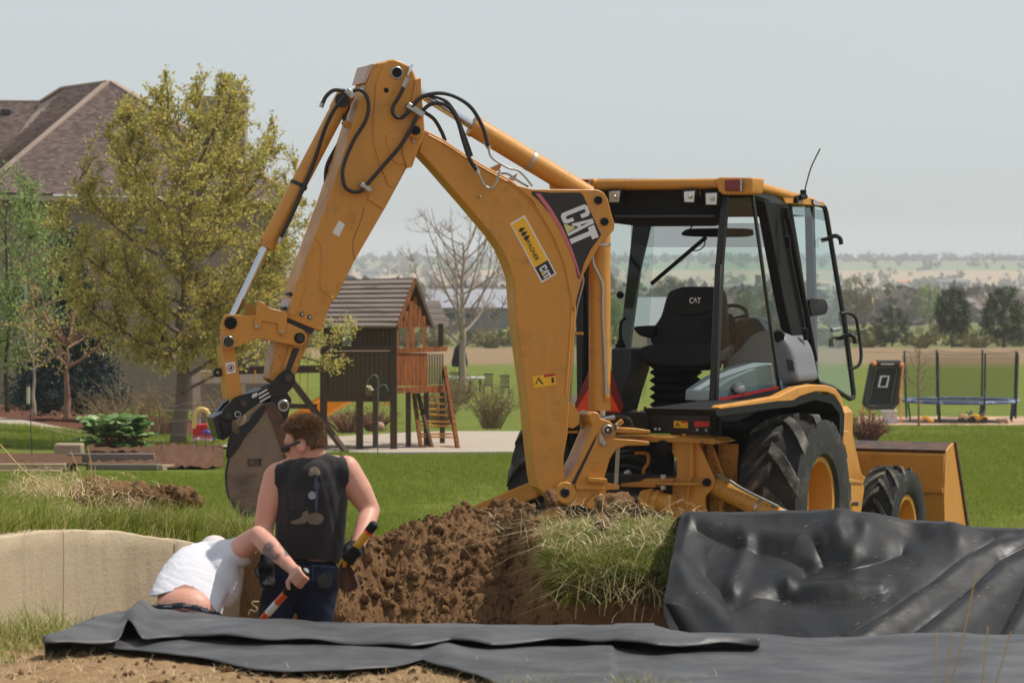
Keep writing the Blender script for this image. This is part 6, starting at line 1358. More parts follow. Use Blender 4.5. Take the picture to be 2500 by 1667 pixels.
# ------------------------------------------------------------------ concrete pond wall
def wall_mat():
    m, nt, b = nodes('cast_concrete'); co = coords(nt)
    st_ = coords(nt, scale=(6, 6, .5)); hz = coords(nt, scale=(.8, .8, 22))
    c = mixc(nt, noise_n(nt, co, 3, 6), sr(180, 160, 131), sr(198, 180, 153))
    c = mixc(nt, mr(nt, noise_n(nt, st_, 2.2, 6, .7), .48, .72, 0, .6), c, sr(164, 148, 122))
    c = mixc(nt, mr(nt, noise_n(nt, hz, 3, 4), .5, .72, 0, .12), c, sr(216, 200, 172))
    c = mixc(nt, mr(nt, noise_n(nt, co, 14, 6, .75), .64, .72, 0, .7), c, sr(140, 122, 98))
    nt.links.new(c, b.inputs['Base Color']); b.inputs['Roughness'].default_value = .88; b.inputs['Specular IOR Level'].default_value = .2
    bp = N(nt, 'ShaderNodeBump'); bp.inputs['Strength'].default_value = .18; bp.inputs['Distance'].default_value = .006
    nt.links.new(noise_n(nt, hz, 5, 6, .7), bp.inputs['Height']); b2 = N(nt, 'ShaderNodeBump'); b2.inputs['Strength'].default_value = .6; b2.inputs['Distance'].default_value = .01
    nt.links.new(noise_n(nt, co, 40, 6, .75), b2.inputs['Height']); nt.links.new(bp.outputs[0], b2.inputs['Normal']); nt.links.new(b2.outputs[0], b.inputs['Normal'])
    return m
CW = wall_mat()
wpts = [(-160, 1330, 16.1), (-60, 1315, 16.6), (0, 1308, 16.9), (100, 1296, 17.35), (200, 1292, 17.75), (300, 1297, 18.05), (430, 1316, 18.35), (500, 1330, 18.5), (600, 1352, 18.6)]
def wat(x):
    xs = [w_[0] for w_ in wpts]; y = float(np.interp(x, xs, [w_[1] for w_ in wpts])); Y = float(np.interp(x, xs, [w_[2] for w_ in wpts])); return P(x, y, Y)
cwall = thing('pond_wall', 'curved pale concrete retaining wall left of the white-shirted worker', 'wall', V(wat(200).x, wat(200).y, -.15))
for xa, xb in ((-160, 154.8), (155.8, 424.5), (426.5, 600)):
    n = int((xb - xa) / 5); rows = []
    for i in range(n + 1):
        x = lerp(xa, xb, i / n); p = wat(x); t_ = (wat(x + 3) - wat(x - 3)); t_.z = 0; t_.normalize(); nn = V(t_.y, -t_.x, 0)   # towards the pit
        jit = float(fbm(np.array([x / 40.]), np.array([3.3]), 3)[0]); tz = p.z + .008 * jit - (.03 * max(0, 1 - abs(x - 426) / 9) if abs(x - 426) < 9 else 0)
        col = []
        for k in range(15):
            z = lerp(-.2, tz - .012, k / 14); d_ = .006 * float(fbm(np.array([x / 25.]), np.array([z * 14]), 3)[0]); col.append(V(p.x, p.y, z) + nn * d_)
        col += [V(p.x, p.y, tz - .003) - nn * .006, V(p.x, p.y, tz) - nn * .018, V(p.x, p.y, tz + .004 * jit) - nn * .10, V(p.x, p.y, tz - .004) - nn * .19, V(p.x, p.y, tz - .12) - nn * .2]
        rows.append(col)
    part('wall_panel', MB().grid(rows), CW, cwall, ang=60)

# ------------------------------------------------------------------ pond liner (two sheets)
def liner_mat(name, base, dust, lo, hi, rough, marks=.45, spec=.34):
    m, nt, b = nodes(name); co = coords(nt); sx = coords(nt, scale=(1, 1.5, 1.3))
    c = mixc(nt, mr(nt, noise_n(nt, sx, 2.4, 7, .65), lo, hi), base, dust)
    c = mixc(nt, mr(nt, noise_n(nt, coords(nt, scale=(1.3, 4, 3)), 4, 8, .75, .8), .62, .76, 0, marks), c, (.24, .22, .20))
    c = mixc(nt, mr(nt, noise_n(nt, co, 60, 3, .6), .68, .76, 0, marks), c, (.20, .17, .14))
    nt.links.new(c, b.inputs['Base Color']); b.inputs['Specular IOR Level'].default_value = spec
    nt.links.new(mr(nt, noise_n(nt, sx, 3.5, 6, .7), .3, .7, rough - .10, rough + .16), b.inputs['Roughness'])
    bp = N(nt, 'ShaderNodeBump'); bp.inputs['Strength'].default_value = .12; bp.inputs['Distance'].default_value = .005
    nt.links.new(noise_n(nt, coords(nt, scale=(1, 1.6, 1.5)), 18, 4, .6), bp.inputs['Height']); nt.links.new(bp.outputs[0], b.inputs['Normal'])
    return m
LN1 = liner_mat('dusty_rubber_liner', (.044, .043, .046), (.09, .086, .086), .35, .68, .5)
LN2 = liner_mat('black_rubber_liner', (.008, .008, .0092), (.019, .018, .0175), .40, .75, .48, .20, .24)
def edge(pts): xs = [p[0] for p in pts]; ys = [p[1] for p in pts]; return lambda x: float(np.interp(x, xs, ys))
top_e = edge([(100, 1566), (130, 1556), (170, 1546), (230, 1524), (290, 1502), (350, 1488), (420, 1491), (560, 1510), (700, 1517), (1000, 1526), (1300, 1531), (1600, 1532), (1680, 1552), (1720, 1566), (2700, 1585)])
fold_e = edge([(100, 1568), (130, 1571), (170, 1569), (295, 1566), (303, 1552), (312, 1540), (322, 1548), (345, 1566), (400, 1556), (450, 1551), (560, 1556), (700, 1561), (900, 1572), (1000, 1573), (1100, 1560), (1200, 1575), (1350, 1566), (1500, 1560), (1600, 1573), (1860, 1571)])
bot_e = edge([(100, 1568), (200, 1580), (300, 1592), (400, 1602), (520, 1618), (620, 1640), (700, 1648), (850, 1645), (960, 1636), (1030, 1618), (1080, 1640), (1160, 1655), (1250, 1690), (2700, 1760)])
def on_rim(x, y, z0): Y = (CAMZ - z0) * F / (y - HY); return V((x - CX) / F * Y, Y, z0)
def gz_near(x, y): return gz(x, y)
rows = []
for i in range(281):
    x = lerp(104, 2700, (i / 280)); yb = bot_e(x); yt = max(min(top_e(x) + 4, yb - 1), 1500) if x < 1600 else 1553 + (x - 1600) * .01; row = []
    for j in range(29):
        v = j / 28; p = on_rim(x, lerp(yb, yt, v), .695 if x < 1500 else .68)
        hgt = .022 * float(fbm(np.array([p.x * 1.6]), np.array([p.y * 2.2]), 3)[0]) + .010 * float(fbm(np.array([p.x * 5 + 5]), np.array([p.y * 5]), 2)[0])
        if x > 1700: hgt += (.045 * math.sin(p.x * 2.6 + .8) ** 3) * min(1, (x - 1700) / 200) + .03 * math.exp(-((x - 2120) / 130) ** 2) * v
        if 1000 < x < 1300: hgt += .03 * math.exp(-((x - 1090) / 40) ** 2) * (1 - v)
        lift = .012 + .012 * (1 - abs(v * 2 - 1))
        row.append(p + V(0, 0, hgt * (.35 + .65 * min(1, v * 4)) + lift))
    rows.append(row)
ln = thing('pond_liner_strip', 'long grey folded rubber pond liner across the foreground', 'pond liner', on_rim(1000, 1640, .69))
def sheet(name, rows, m, par, th=.004):
    o = part(name, MB().grid(rows), m, par, ang=180); s_ = o.modifiers.new('Thick', 'SOLIDIFY'); s_.thickness = th; s_.offset = -1; return o
sheet('lower_sheet', rows, LN1, ln)
rows = []
for i in range(221):
    x = lerp(106, 1855, i / 220); yt = top_e(x); yf = max(fold_e(x), yt + 1.5); row = []
    for j in range(17):
        v = j / 16                                                    # 0 fold edge (front), 1 back edge
        z0 = .742 + .010 * math.sin(x * .013) ; p = on_rim(x, lerp(yf, yt, v), z0)
        hgt = .016 * float(fbm(np.array([p.x * 2.3 + 9]), np.array([p.y * 2]), 3)[0]) + .02 * math.sin(math.pi * v)
        if x < 420: hgt += .05 * math.exp(-((x - 316 - 30 * v) / 22) ** 2) + .03 * math.exp(-((x - 230) / 70) ** 2) * v
        edge_drop = -.012 * (1 - v) ** 6 * (1 + math.sin(x * .031)) * .5
        row.append(p + V(0, 0, hgt + edge_drop))
    b_ = row[-1]; row += [b_ + V(0, .05, -.02), b_ + V(0, .09, -.09), b_ + V(0, .11, -.25)]
    rows.append(row)
sheet('folded_flap', rows, LN1, ln, .005)
# heap on the right, over the mound
crest_y = edge([(1600, 1330), (1640, 1302), (1665, 1278), (1690, 1268), (1770, 1260), (1900, 1255), (2050, 1251), (2200, 1262), (2330, 1280), (2420, 1292), (2700, 1300)])
left_x = edge([(1240, 1672), (1270, 1668), (1320, 1655), (1400, 1640), (1470, 1624), (1500, 1622), (1530, 1632), (1560, 1655), (1600, 1670)])
RID = [  # (height, width px, polyline): ridges and hollows of the crumpled sheet, in photo pixels on the sheet
    (.050, 16, [(1690, 1272), (1770, 1285), (1860, 1302), (1945, 1315), (2000, 1322)]), (-.050, 20, [(1700, 1300), (1800, 1330), (1900, 1350), (1960, 1372)]),
    (.065, 20, [(2050, 1275), (2045, 1300), (2060, 1335), (2080, 1352)]), (-.06, 26, [(1990, 1330), (2010, 1370), (1960, 1392)]), (.045, 18, [(2115, 1300), (2120, 1350)]),
    (.055, 15, [(1930, 1420), (1990, 1432), (2080, 1440), (2150, 1438)]), (-.065, 20, [(1950, 1408), (2030, 1398), (2120, 1375), (2200, 1340)]), (-.05, 18, [(1900, 1452), (2000, 1468), (2100, 1460), (2160, 1450)]),
    (.04, 13, [(1785, 1440), (1800, 1395), (1815, 1350), (1820, 1322)]), (.045, 18, [(1790, 1430), (1850, 1438), (1920, 1428)]),
    (.055, 20, [(1665, 1400), (1690, 1440), (1740, 1480), (1765, 1500)]), (-.05, 24, [(1720, 1400), (1760, 1440), (1775, 1500)]), (-.055, 22, [(1790, 1480), (1850, 1458), (1930, 1452)]),
    (.05, 30, [(1650, 1320), (1645, 1400), (1640, 1460)]), (.035, 24, [(1830, 1480), (1790, 1540)]),
    (-.075, 12, [(2060, 1560), (2160, 1500), (2260, 1430), (2350, 1360), (2430, 1315), (2520, 1298)]), (.060, 16, [(2085, 1565), (2185, 1508), (2285, 1440), (2370, 1372), (2440, 1330), (2520, 1312)]),
    (-.075, 12, [(2205, 1565), (2300, 1500), (2380, 1430), (2440, 1370), (2520, 1330)]), (.055, 18, [(2230, 1565), (2320, 1510), (2400, 1440), (2460, 1380), (2530, 1350)]),
    (.05, 20, [(2330, 1290), (2340, 1310)]), (-.035, 30, [(2270, 1310), (2200, 1300)]), (-.05, 22, [(2430, 1565), (2480, 1480), (2510, 1420)]), (.055, 18, [(2455, 1568), (2500, 1495), (2530, 1440)]), (.04, 20, [(2275, 1282), (2285, 1305)])]
def segd(px, py, poly):
    d = np.full(px.shape, 1e9)
    for (x0, y0), (x1, y1) in zip(poly[:-1], poly[1:]):
        dx, dy = x1 - x0, y1 - y0; t_ = np.clip(((px - x0) * dx + (py - y0) * dy) / (dx * dx + dy * dy), 0, 1)
        d = np.minimum(d, np.hypot(px - x0 - t_ * dx, py - y0 - t_ * dy))
    return d
NI, NJ = 300, 150
G = np.zeros((NI, NJ, 3)); PXA = np.zeros((NI, NJ)); PYA = np.zeros((NI, NJ))
for i in range(NI):
    u = i / (NI - 1)
    for j in range(NJ):
        v = j / (NJ - 1)
        if v < .8:
            vv = v / .8; xx = lerp(1660, 2720, u); yc = crest_y(xx); y = lerp(1572, yc, vv); xl = left_x(y); x = lerp(xl, 2720, u ** 1.15)
            Y = lerp(15.55, 16.95, vv ** 1.05) + .05 * math.sin(vv * 3.1); p = P(x, y, Y)
        else:
            w_ = (v - .8) / .2; xx = lerp(1672, 2720, u ** 1.15); p = P(xx, crest_y(lerp(1660, 2720, u)), 16.95) + V(0, 1.5 * w_, -.16 * w_ ** 1.6); x, y = xx, crest_y(xx)
        G[i, j] = p[:]; PXA[i, j] = x; PYA[i, j] = y if v < .8 else y - (v - .8) * 200
disp = np.zeros((NI, NJ))
for h_, w_, poly in RID:
    d = segd(PXA, PYA, poly); disp += h_ * .85 * (np.exp(-(d / (w_ * 1.6)) ** 2) if h_ > 0 else .8 * np.exp(-d / (w_ * 1.2)))
disp += .05 * fbm(PXA / 230, PYA / 130, 2) - .007 * np.abs(fbm(PXA / 70 + PYA / 90, PYA / 60 - PXA / 140, 2))
nrm = np.array([-.15, -.72, .68]); G += disp[..., None] * nrm
hp_ = thing('pond_liner_heap', 'crumpled black rubber pond liner heaped over the mound at right', 'pond liner', V(2.3, 15.6, .6))
sheet('liner_sheet', [[Vector(G[i, j]) for j in range(NJ)] for i in range(NI)], LN2, hp_, .006)
lt = BVHTree.FromPolygons([tuple(x) for x in G.reshape(-1, 3)], [(i * NJ + j, i * NJ + j + 1, (i + 1) * NJ + j + 1, (i + 1) * NJ + j) for i in range(NI - 1) for j in range(NJ - 1)])
qb = random.Random(8); mb = MB()
for k in range(170):
    x, y = qb.uniform(1660, 2500), qb.uniform(1265, 1560); d_ = (P(x, y, 10) - V(0, 0, CAMZ)).normalized(); h_ = lt.ray_cast(V(0, 0, CAMZ), d_)
    if h_[0] is None: continue
    p = h_[0] + h_[1] * (.004 if h_[1].dot(d_) < 0 else -.004); a = qb.uniform(-.5, .5); u_ = V(math.cos(a), .2, math.sin(a) * .6) * qb.uniform(.006, .03)
    mb.tube([p - u_, p, p + u_ + V(0, 0, qb.uniform(-.006, .006))], .0011, 4)
stuff('liner_litter', mb, mat('straw_bits', sr(176, 150, 116), .8, var=.2), 'bits of dry straw scattered over the black liner', 'litter')
# a turned-up corner by the pit
rows = []
for i in range(16):
    u = i / 15; a = V(*P(lerp(1622, 1668, u), lerp(1472, 1556, u) , 15.5)); rows.append([a, a + V(.05, .02, .015 * math.sin(u * 3.1)), a + V(.11 + .03 * u, .08, -.03), a + V(.14, .16, -.06)])
sheet('turned_corner', rows, LN2, hp_, .005)

# ------------------------------------------------------------------ loose soil: clods, small heap
CLOD = mat('clod_soil', sr(118, 88, 60), .95, var=.28, vs_=16, col2=sr(78, 57, 39), s2=22, lo=.48, hi=.66, bump=.9, bs=70, dist=.012, spec=.08)
def clod_mesh(r_, seed, sub=3, rough=.42):
    bm = bmesh.new(); bmesh.ops.create_icosphere(bm, subdivisions=sub, radius=1); q = np.random.default_rng(seed); o = q.random(3) * 50; s_ = .75 + .5 * q.random(3)
    for v in bm.verts:
        c = np.array(v.co[:]); n_ = fbm(np.array([c[0] * 1.6 + o[0] + c[2]]), np.array([c[1] * 1.6 + o[1] - c[2] * .7]), 4, .62)[0]; n2 = fbm(np.array([c[0] * 5 + o[2]]), np.array([c[1] * 5 + c[2] * 5]), 2)[0]
        v.co = Vector(c * s_) * (r_ * (1 + rough * n_ + .10 * n2))
    me = bpy.data.meshes.new('clod'); bm.to_mesh(me); bm.free(); return me
protos = [clod_mesh(1, k, 2, .9) for k in range(6)]
cv, cf = [], []; off = 0; q = np.random.default_rng(5)
arr = [(np.array([v.co[:] for v in m_.vertices]), np.array([list(p.vertices) for p in m_.polygons])) for m_ in protos]
cnt = ci = 0
cx_ = q.uniform(-1.35, .45, 60000); cy_ = q.uniform(17.0, 20.2, 60000); kk_ = dirt_mask(cx_, cy_) > .4; cand = np.stack([cx_[kk_], cy_[kk_], ground(cx_[kk_], cy_[kk_])], 1)
while cnt < 6500:
    X, Y, zz_ = cand[ci]; ci += 1
    r_ = .003 + .030 * q.random() ** 9 + .007 * q.random() ** 2; v, f = arr[q.integers(6)]; a = q.random() * 6.28; Rm = np.array([[math.cos(a), -math.sin(a), 0], [math.sin(a), math.cos(a), 0], [0, 0, 1]])
    cv.append((v * r_) @ Rm.T + np.array([X, Y, zz_ + r_ * .3])); cf.append(f + off); off += len(v); cnt += 1
for k in range(260):   # crumbs on the near strip
    X = q.uniform(-2.4, 1.0); Y = q.uniform(12.6, 13.7) if X > -1.6 else q.uniform(12.6, 14.8); r_ = .006 + .012 * q.random() ** 2; v, f = arr[q.integers(6)]
    cv.append(v * r_ + np.array([X, Y, gz(X, Y) + r_ * .3])); cf.append(f + off); off += len(v)
stuff('soil_crumbs', npmesh('soil_crumbs', np.concatenate(cv), np.concatenate(cf), 3), CLOD, 'crumbs and small lumps of loose brown soil over the spoil slope', 'soil', ang=50)
for k, (x, y, Y, rp, lb) in enumerate(((1500, 1232, 18.9, 44, 'large dark clod of earth in front of the swing casting'), (1345, 1218, 19.0, 20, 'earth clod on the spoil crest just below the boom foot'), (1245, 1292, 18.7, 26, 'big earth clod left of the grass mound, dark on its left side'), (1180, 1350, 18.5, 26, 'rounded clod halfway down the spoil slope'), (905, 1400, 18.15, 26, 'clod beside the spade blade'), (1036, 1376, 18.3, 14, 'small round clod in the middle of the spoil slope'), (1135, 1290, 18.75, 22, 'lumpy clod on the upper spoil slope'), (990, 1292, 18.8, 16, 'clod on the left shoulder of the spoil crest'), (1470, 1275, 18.2, 24, 'flat clod at the upper edge of the grass mound'))):
    c = P(x, y, Y); me = clod_mesh(rp * Y / F, 20 + k, 4); me.transform(Matrix.Translation(c)); solo('earth_clod', me, CLOD, lb, 'clod', ang=180)
sh = thing('soil_heap', 'small heap of dug brown soil on the grass left of the bucket', 'soil heap', P(350, 1250, 20))
for k, (x, y, rp, sx) in enumerate(((245, 1205, 40, 1.5), (320, 1210, 36, 1.4), (390, 1216, 34, 1.2), (450, 1212, 34, 1.0), (290, 1225, 44, 1.7), (400, 1232, 36, 1.6), (230, 1180, 20, 1.2), (330, 1192, 22, 1), (478, 1225, 18, 1), (418, 1196, 14, 1))):
    c = P(x, y, 20.0 + .1 * (k % 3)); me = clod_mesh(rp * 20 / F, 60 + k, 4, .38); me.transform(Matrix.Translation(c) @ Matrix.Diagonal((sx, 1, .85, 1))); part('soil_lump', me, CLOD, sh, ang=180)
solo('pale_root', MB().tube(smooth([P(606, 1500, 16.6), P(612, 1488, 16.6), P(622, 1492, 16.6), P(628, 1484, 16.6), P(616, 1474, 16.6), P(618, 1468, 16.6), P(632, 1468, 16.6)], 5), .0035, 6), mat('pale_root', sr(216, 190, 150), .7), 'thin pale wiggly root lying in the dirt between the workers', 'root')
# ------------------------------------------------------------------ people
def organic(caps, voxel=.011, it=6, fac=.5):
    mb = MB()
    for c in caps:
        if c[0] == 'loft':
            rings = c[1]; k_ = 28; vs_, fs_ = [], []
            for cc, rx, ry, ux, uy in rings: vs_ += [cc + ux * (rx * math.cos(6.2832 * i / k_)) + uy * (ry * math.sin(6.2832 * i / k_)) for i in range(k_)]
            for j in range(len(rings) - 1): fs_ += [(j * k_ + i, j * k_ + (i + 1) % k_, (j + 1) * k_ + (i + 1) % k_, (j + 1) * k_ + i) for i in range(k_)]
            fs_ += [tuple(range(k_ - 1, -1, -1)), tuple((len(rings) - 1) * k_ + i for i in range(k_))]; mb.add(vs_, fs_)
        elif c[0] == 'e': mb.ell(c[1], c[2], 20, 14, c[3] if len(c) > 3 else None)
        else:
            a, b, ra, rb = c; a = Vector(a); b = Vector(b); mb.tube([a, a.lerp(b, .5), b], [ra, (ra + rb) / 2, rb], 16); mb.ell(a, (ra,) * 3, 16, 10); mb.ell(b, (rb,) * 3, 16, 10)
    me = mb.mesh('o'); o = bpy.data.objects.new('o', me); COL.objects.link(o)
    r_ = o.modifiers.new('r', 'REMESH'); r_.mode = 'VOXEL'; r_.voxel_size = voxel
    if it: s_ = o.modifiers.new('s', 'SMOOTH'); s_.iterations = it; s_.factor = fac
    dg = bpy.context.evaluated_depsgraph_get(); out = bpy.data.meshes.new_from_object(o.evaluated_get(dg)); bpy.data.objects.remove(o); return out
def topx(co): return (CX + co[0] / co[1] * F, HY + (CAMZ - co[2]) / co[1] * F)
def cull(me, test):
    """remove faces whose centre passes test(px, py, co)"""
    bm = bmesh.new(); bm.from_mesh(me); bm.faces.ensure_lookup_table()
    dead = [f for f in bm.faces if (lambda c: test(*topx(c), c))(f.calc_center_median())]
    bmesh.ops.delete(bm, geom=dead, context='FACES'); bm.to_mesh(me); bm.free(); return me
def tidy(me, it=6):
    bm = bmesh.new(); bm.from_mesh(me); bv = list({v for e in bm.edges if e.is_boundary for v in e.verts})
    for _ in range(it):
        new = {}
        for v in bv:
            nb = [e.other_vert(v) for e in v.link_edges if e.is_boundary]
            if len(nb) == 2: new[v] = (nb[0].co + nb[1].co) * .35 + v.co * .3
        for v, c in new.items(): v.co = c
    bm.to_mesh(me); bm.free()
def wrinkle(me, amp, sx, sz, dirv=(1, 0, 0), seed=0, pxscale=False):
    n = len(me.vertices); co = np.empty(n * 3, np.float32); me.vertices.foreach_get('co', co); co = co.reshape(-1, 3); no = np.empty(n * 3, np.float32); me.vertex_normals.foreach_get('vector', no); no = no.reshape(-1, 3)
    d = np.array(dirv) / np.linalg.norm(dirv); u = co @ d; v = co[:, 2] - .3 * u
    w_ = 1 - 2 * np.abs(fbm(u * sx + seed, v * sz + co[:, 1] * sx * .5, 3)); me.vertices.foreach_set('co', (co + no * (amp * (w_ - .6))[:, None]).ravel()); me.update()
def bvh(me): return BVHTree.FromPolygons([v.co[:] for v in me.vertices], [tuple(p.vertices) for p in me.polygons])
def camhit(tree, x, y, lift=.004):
    C = V(0, 0, CAMZ); d = (P(x, y, 10) - C).normalized(); h_ = tree.ray_cast(C, d); return None if h_[0] is None else h_[0] - d * lift
def inside(x, y, poly):
    c = False; j = len(poly) - 1
    for i in range(len(poly)):
        (xi, yi), (xj, yj) = poly[i], poly[j]
        if (yi > y) != (yj > y) and x < (xj - xi) * (y - yi) / (yj - yi) + xi: c = not c
        j = i
    return c
def decal(name, tree, poly, m, par, step=1.5, lift=.0075):
    xs = [p[0] for p in poly]; ys = [p[1] for p in poly]; mb = MB(); x = min(xs); cache = {}
    def g_(i, j):
        if (i, j) not in cache: cache[i, j] = camhit(tree, min(xs) + i * step, min(ys) + j * step, lift)
        return cache[i, j]
    for i in range(int((max(xs) - min(xs)) / step) + 1):
        for j in range(int((max(ys) - min(ys)) / step) + 1):
            if inside(min(xs) + (i + .5) * step, min(ys) + (j + .5) * step, poly):
                q = [g_(i, j), g_(i + 1, j), g_(i + 1, j + 1), g_(i, j + 1)]
                if all(q): mb.add(q, [(0, 1, 2, 3)])
    if mb.f: part(name, mb, m, par, ang=180)
def skin_mat(name, ink=False):
    m, nt, b = nodes(name); co = coords(nt)
    c = mixc(nt, noise_n(nt, co, 9, 5), sr(196, 138, 116), sr(214, 160, 138)); c = mixc(nt, mr(nt, noise_n(nt, co, 4, 4), .5, .8, 0, .5), c, sr(196, 118, 100))
    if ink:
        a = N(nt, 'ShaderNodeAttribute'); a.attribute_name = 'tint'; c = mixc(nt, a.outputs['Fac'], c, sr(84, 82, 92))
    nt.links.new(c, b.inputs['Base Color']); b.inputs['Roughness'].default_value = .5; b.inputs['Specular IOR Level'].default_value = .4
    b.inputs['Subsurface Weight'].default_value = .12; b.inputs['Subsurface Radius'].default_value = (.012, .005, .003); b.inputs['Subsurface Scale'].default_value = 1
    bp = N(nt, 'ShaderNodeBump'); bp.inputs['Strength'].default_value = .12; bp.inputs['Distance'].default_value = .003; nt.links.new(noise_n(nt, co, 160, 4), bp.inputs['Height']); nt.links.new(bp.outputs[0], b.inputs['Normal'])
    return m
SKIN, SKINT = skin_mat('skin'), skin_mat('tattooed_skin', True)
BSH = mat('black_cotton', (.024, .022, .023), .9, var=.2, vs_=12, spec=.15, sheen=.3, bump=.3, bs=300, dist=.002)
WSH = mat('white_cotton', (.64, .63, .67), .9, var=.03, vs_=10, spec=.15, bump=.2, bs=300, dist=.002)
JEAN = mat('dark_denim', sr(30, 36, 54), .85, var=.25, vs_=14, spec=.2, col2=sr(50, 58, 78), s2=5, lo=.5, hi=.75, bump=.3, bs=400, dist=.002)
GLV = mat('black_glove', (.010, .010, .010), .7, spec=.25); BOOT = mat('work_boot', sr(70, 52, 38), .7)
HAIR = leafmat('brown_hair', [sr(74, 52, 36), sr(122, 90, 62), sr(166, 130, 94)], .15, .45); HCAP = mat('brown_hair_base', sr(92, 66, 46), .7, var=.3, vs_=60, bump=.4, bs=150, dist=.004)
def head(hc, f, u, par, hairy=True):
    f = Vector(f).normalized(); s_ = f.cross(Vector(u)).normalized(); u = s_.cross(f); ax = [f, s_, u]
    E = lambda a, b, c, r_: ('e', hc + f * a + s_ * b + u * c, r_, ax)
    caps = [E(-.006, 0, .012, (.096, .077, .095)), E(.040, 0, -.045, (.058, .060, .078)), E(.052, 0, -.098, (.036, .038, .026)), E(.030, 0, -.08, (.05, .054, .045)), E(.088, 0, .008, (.014, .046, .012)),
            E(.102, 0, -.042, (.018, .012, .020)), E(.094, 0, -.022, (.012, .010, .022)), E(.088, 0, -.078, (.010, .024, .006)), E(.086, 0, -.090, (.010, .020, .006))]
    for sg in (-1, 1): caps += [E(-.006, sg * .078, -.032, (.026, .009, .036)), E(.0, sg * .074, -.05, (.014, .010, .018)), E(.072, sg * .034, -.044, (.02, .016, .014))]
    return caps, ax
def hair_strands(tree_pts, nrm, length, seed, flow):
    q = np.random.default_rng(seed); n = len(tree_pts); p = tree_pts + q.normal(0, .002, (n, 3)); d = nrm * .75 + flow * .6 + q.normal(0, .35, (n, 3)); d /= np.linalg.norm(d, axis=1)[:, None]
    e = np.cross(d, q.normal(size=(n, 3))); e /= np.linalg.norm(e, axis=1)[:, None]; L_ = (length * (.6 + .8 * q.random(n)))[:, None]; tip = p + d * L_ + flow * L_ * .25
    v = np.stack([p - e * .0013, p + e * .0013, tip], 1); me = npmesh('hair', v.reshape(-1, 3), np.arange(n * 3).reshape(n, 3), 3); set_tint(me, np.clip(q.normal(.5, .28, n), 0, 1)); return me

# ---- worker in the black sleeveless shirt
M1 = 15.9
J = lambda x, y, dY=0: P(x, y, M1 + dY)
man = thing('person', 'person in black sleeveless shirt and jeans holding a yellow spade, back turned', 'person', V(J(735, 1500).x, M1, -.15))
hf, hu = V(-.93, .30, -.22), V(-.16, .05, 1)
hc = J(743, 1072)
hcaps, hax = head(hc, hf, hu, man)
shL, elL, wrL = J(672, 1165), J(643, 1288, -.04), J(652, 1362, -.22)
shR, elR, wrR = J(850, 1152), J(904, 1246, .0), J(872, 1336, -.22)
body_caps = hcaps + [(hc - hax[2] * .05 - hax[0] * .03, J(760, 1128), .058, .066), (J(760, 1128), J(700, 1150), .055, .06), (J(760, 1128), J(825, 1142), .055, .06),
    ('e', J(762, 1210), (.165, .115, .19)), ('e', J(758, 1320), (.155, .115, .15)), ('e', J(738, 1400), (.15, .11, .12)),
    ('e', shL + V(.012, 0, -.01), (.066, .066, .085)), (shL, shL.lerp(elL, .5), .060, .060), (shL.lerp(elL, .5), elL, .060, .047), (elL, elL.lerp(wrL, .35), .046, .047), (elL.lerp(wrL, .35), wrL, .047, .031),
    ('e', shR + V(-.008, 0, -.008), (.070, .068, .09)), (shR, shR.lerp(elR, .5), .066, .065), (shR.lerp(elR, .5), elR, .065, .049), (elR, elR.lerp(wrR, .35), .048, .050), (elR.lerp(wrR, .35), wrR, .050, .032)]
def hand_caps(wr, palm_dir, spread, curl, sc=1.0, thumb=1):
    palm_dir = Vector(palm_dir).normalized(); s_ = Vector(spread).normalized(); s_ = (s_ - palm_dir * s_.dot(palm_dir)).normalized(); c_ = Vector(curl).normalized(); out = []
    pc = wr + palm_dir * .05 * sc
    for k, t_ in enumerate((-.030, -.010, .010, .028)):
        b = wr + palm_dir * .088 * sc + s_ * t_ * sc; out.append((wr + s_ * t_ * .6 * sc, b, .017 * sc, .012 * sc)); L_ = (.034, .040, .037, .028)[k] * sc
        k1 = b + palm_dir * L_ * .8 + c_ * L_ * .5; k2 = k1 + palm_dir * L_ * .15 + c_ * L_ * .8; k3 = k2 - palm_dir * L_ * .45 + c_ * L_ * .35
        out += [(b, k1, .0105 * sc, .010 * sc), (k1, k2, .010 * sc, .009 * sc), (k2, k3, .009 * sc, .008 * sc)]
    t0 = wr + palm_dir * .03 * sc - s_ * .03 * sc * thumb; t1 = t0 + (palm_dir * .5 - s_ * .6 * thumb + c_ * .5) * .045 * sc; t2 = t1 + (palm_dir * .7 + c_ * .6 + s_ * .1 * thumb) * .035 * sc
    return out + [(t0, t1, .015 * sc, .012 * sc), (t1, t2, .011 * sc, .009 * sc)]
bm_ = organic(body_caps, .009, 5)
body = part('body', bm_, SKIN, man, ang=180)
# shirt
def loft(keys, axes, n=5):
    ks = [(k[0], k[1], k[2]) for k in keys]; cs = smooth([k[0] for k in ks], n); rr = smooth([V(k[1], k[2], 0) for k in ks], n); return ('loft', [(c, r_.x, r_.y, *axes(c, i / (len(cs) - 1))) for i, (c, r_) in enumerate(zip(cs, rr))])
shirt_caps = [loft([(J(750, 1395), .170, .130), (J(754, 1350), .168, .130), (J(758, 1300), .167, .130), (J(760, 1250), .168, .131), (J(762, 1205), .172, .130), (J(762, 1170), .160, .12), (J(763, 1145), .11, .09)], lambda c, t: (V(1, 0, 0), V(0, 1, 0))),
    (J(762, 1137), J(688, 1166), .072, .075), (J(762, 1137), J(840, 1154), .072, .079), (J(712, 1180), J(716, 1240), .085, .09), (J(806, 1175), J(802, 1240), .088, .09), ('e', J(762, 1165, -.03), (.13, .095, .10))]
sm_ = organic(shirt_caps, .0065, 26)
hem1 = edge([(640, 1360), (690, 1364), (740, 1366), (790, 1366), (820, 1374), (860, 1384)])
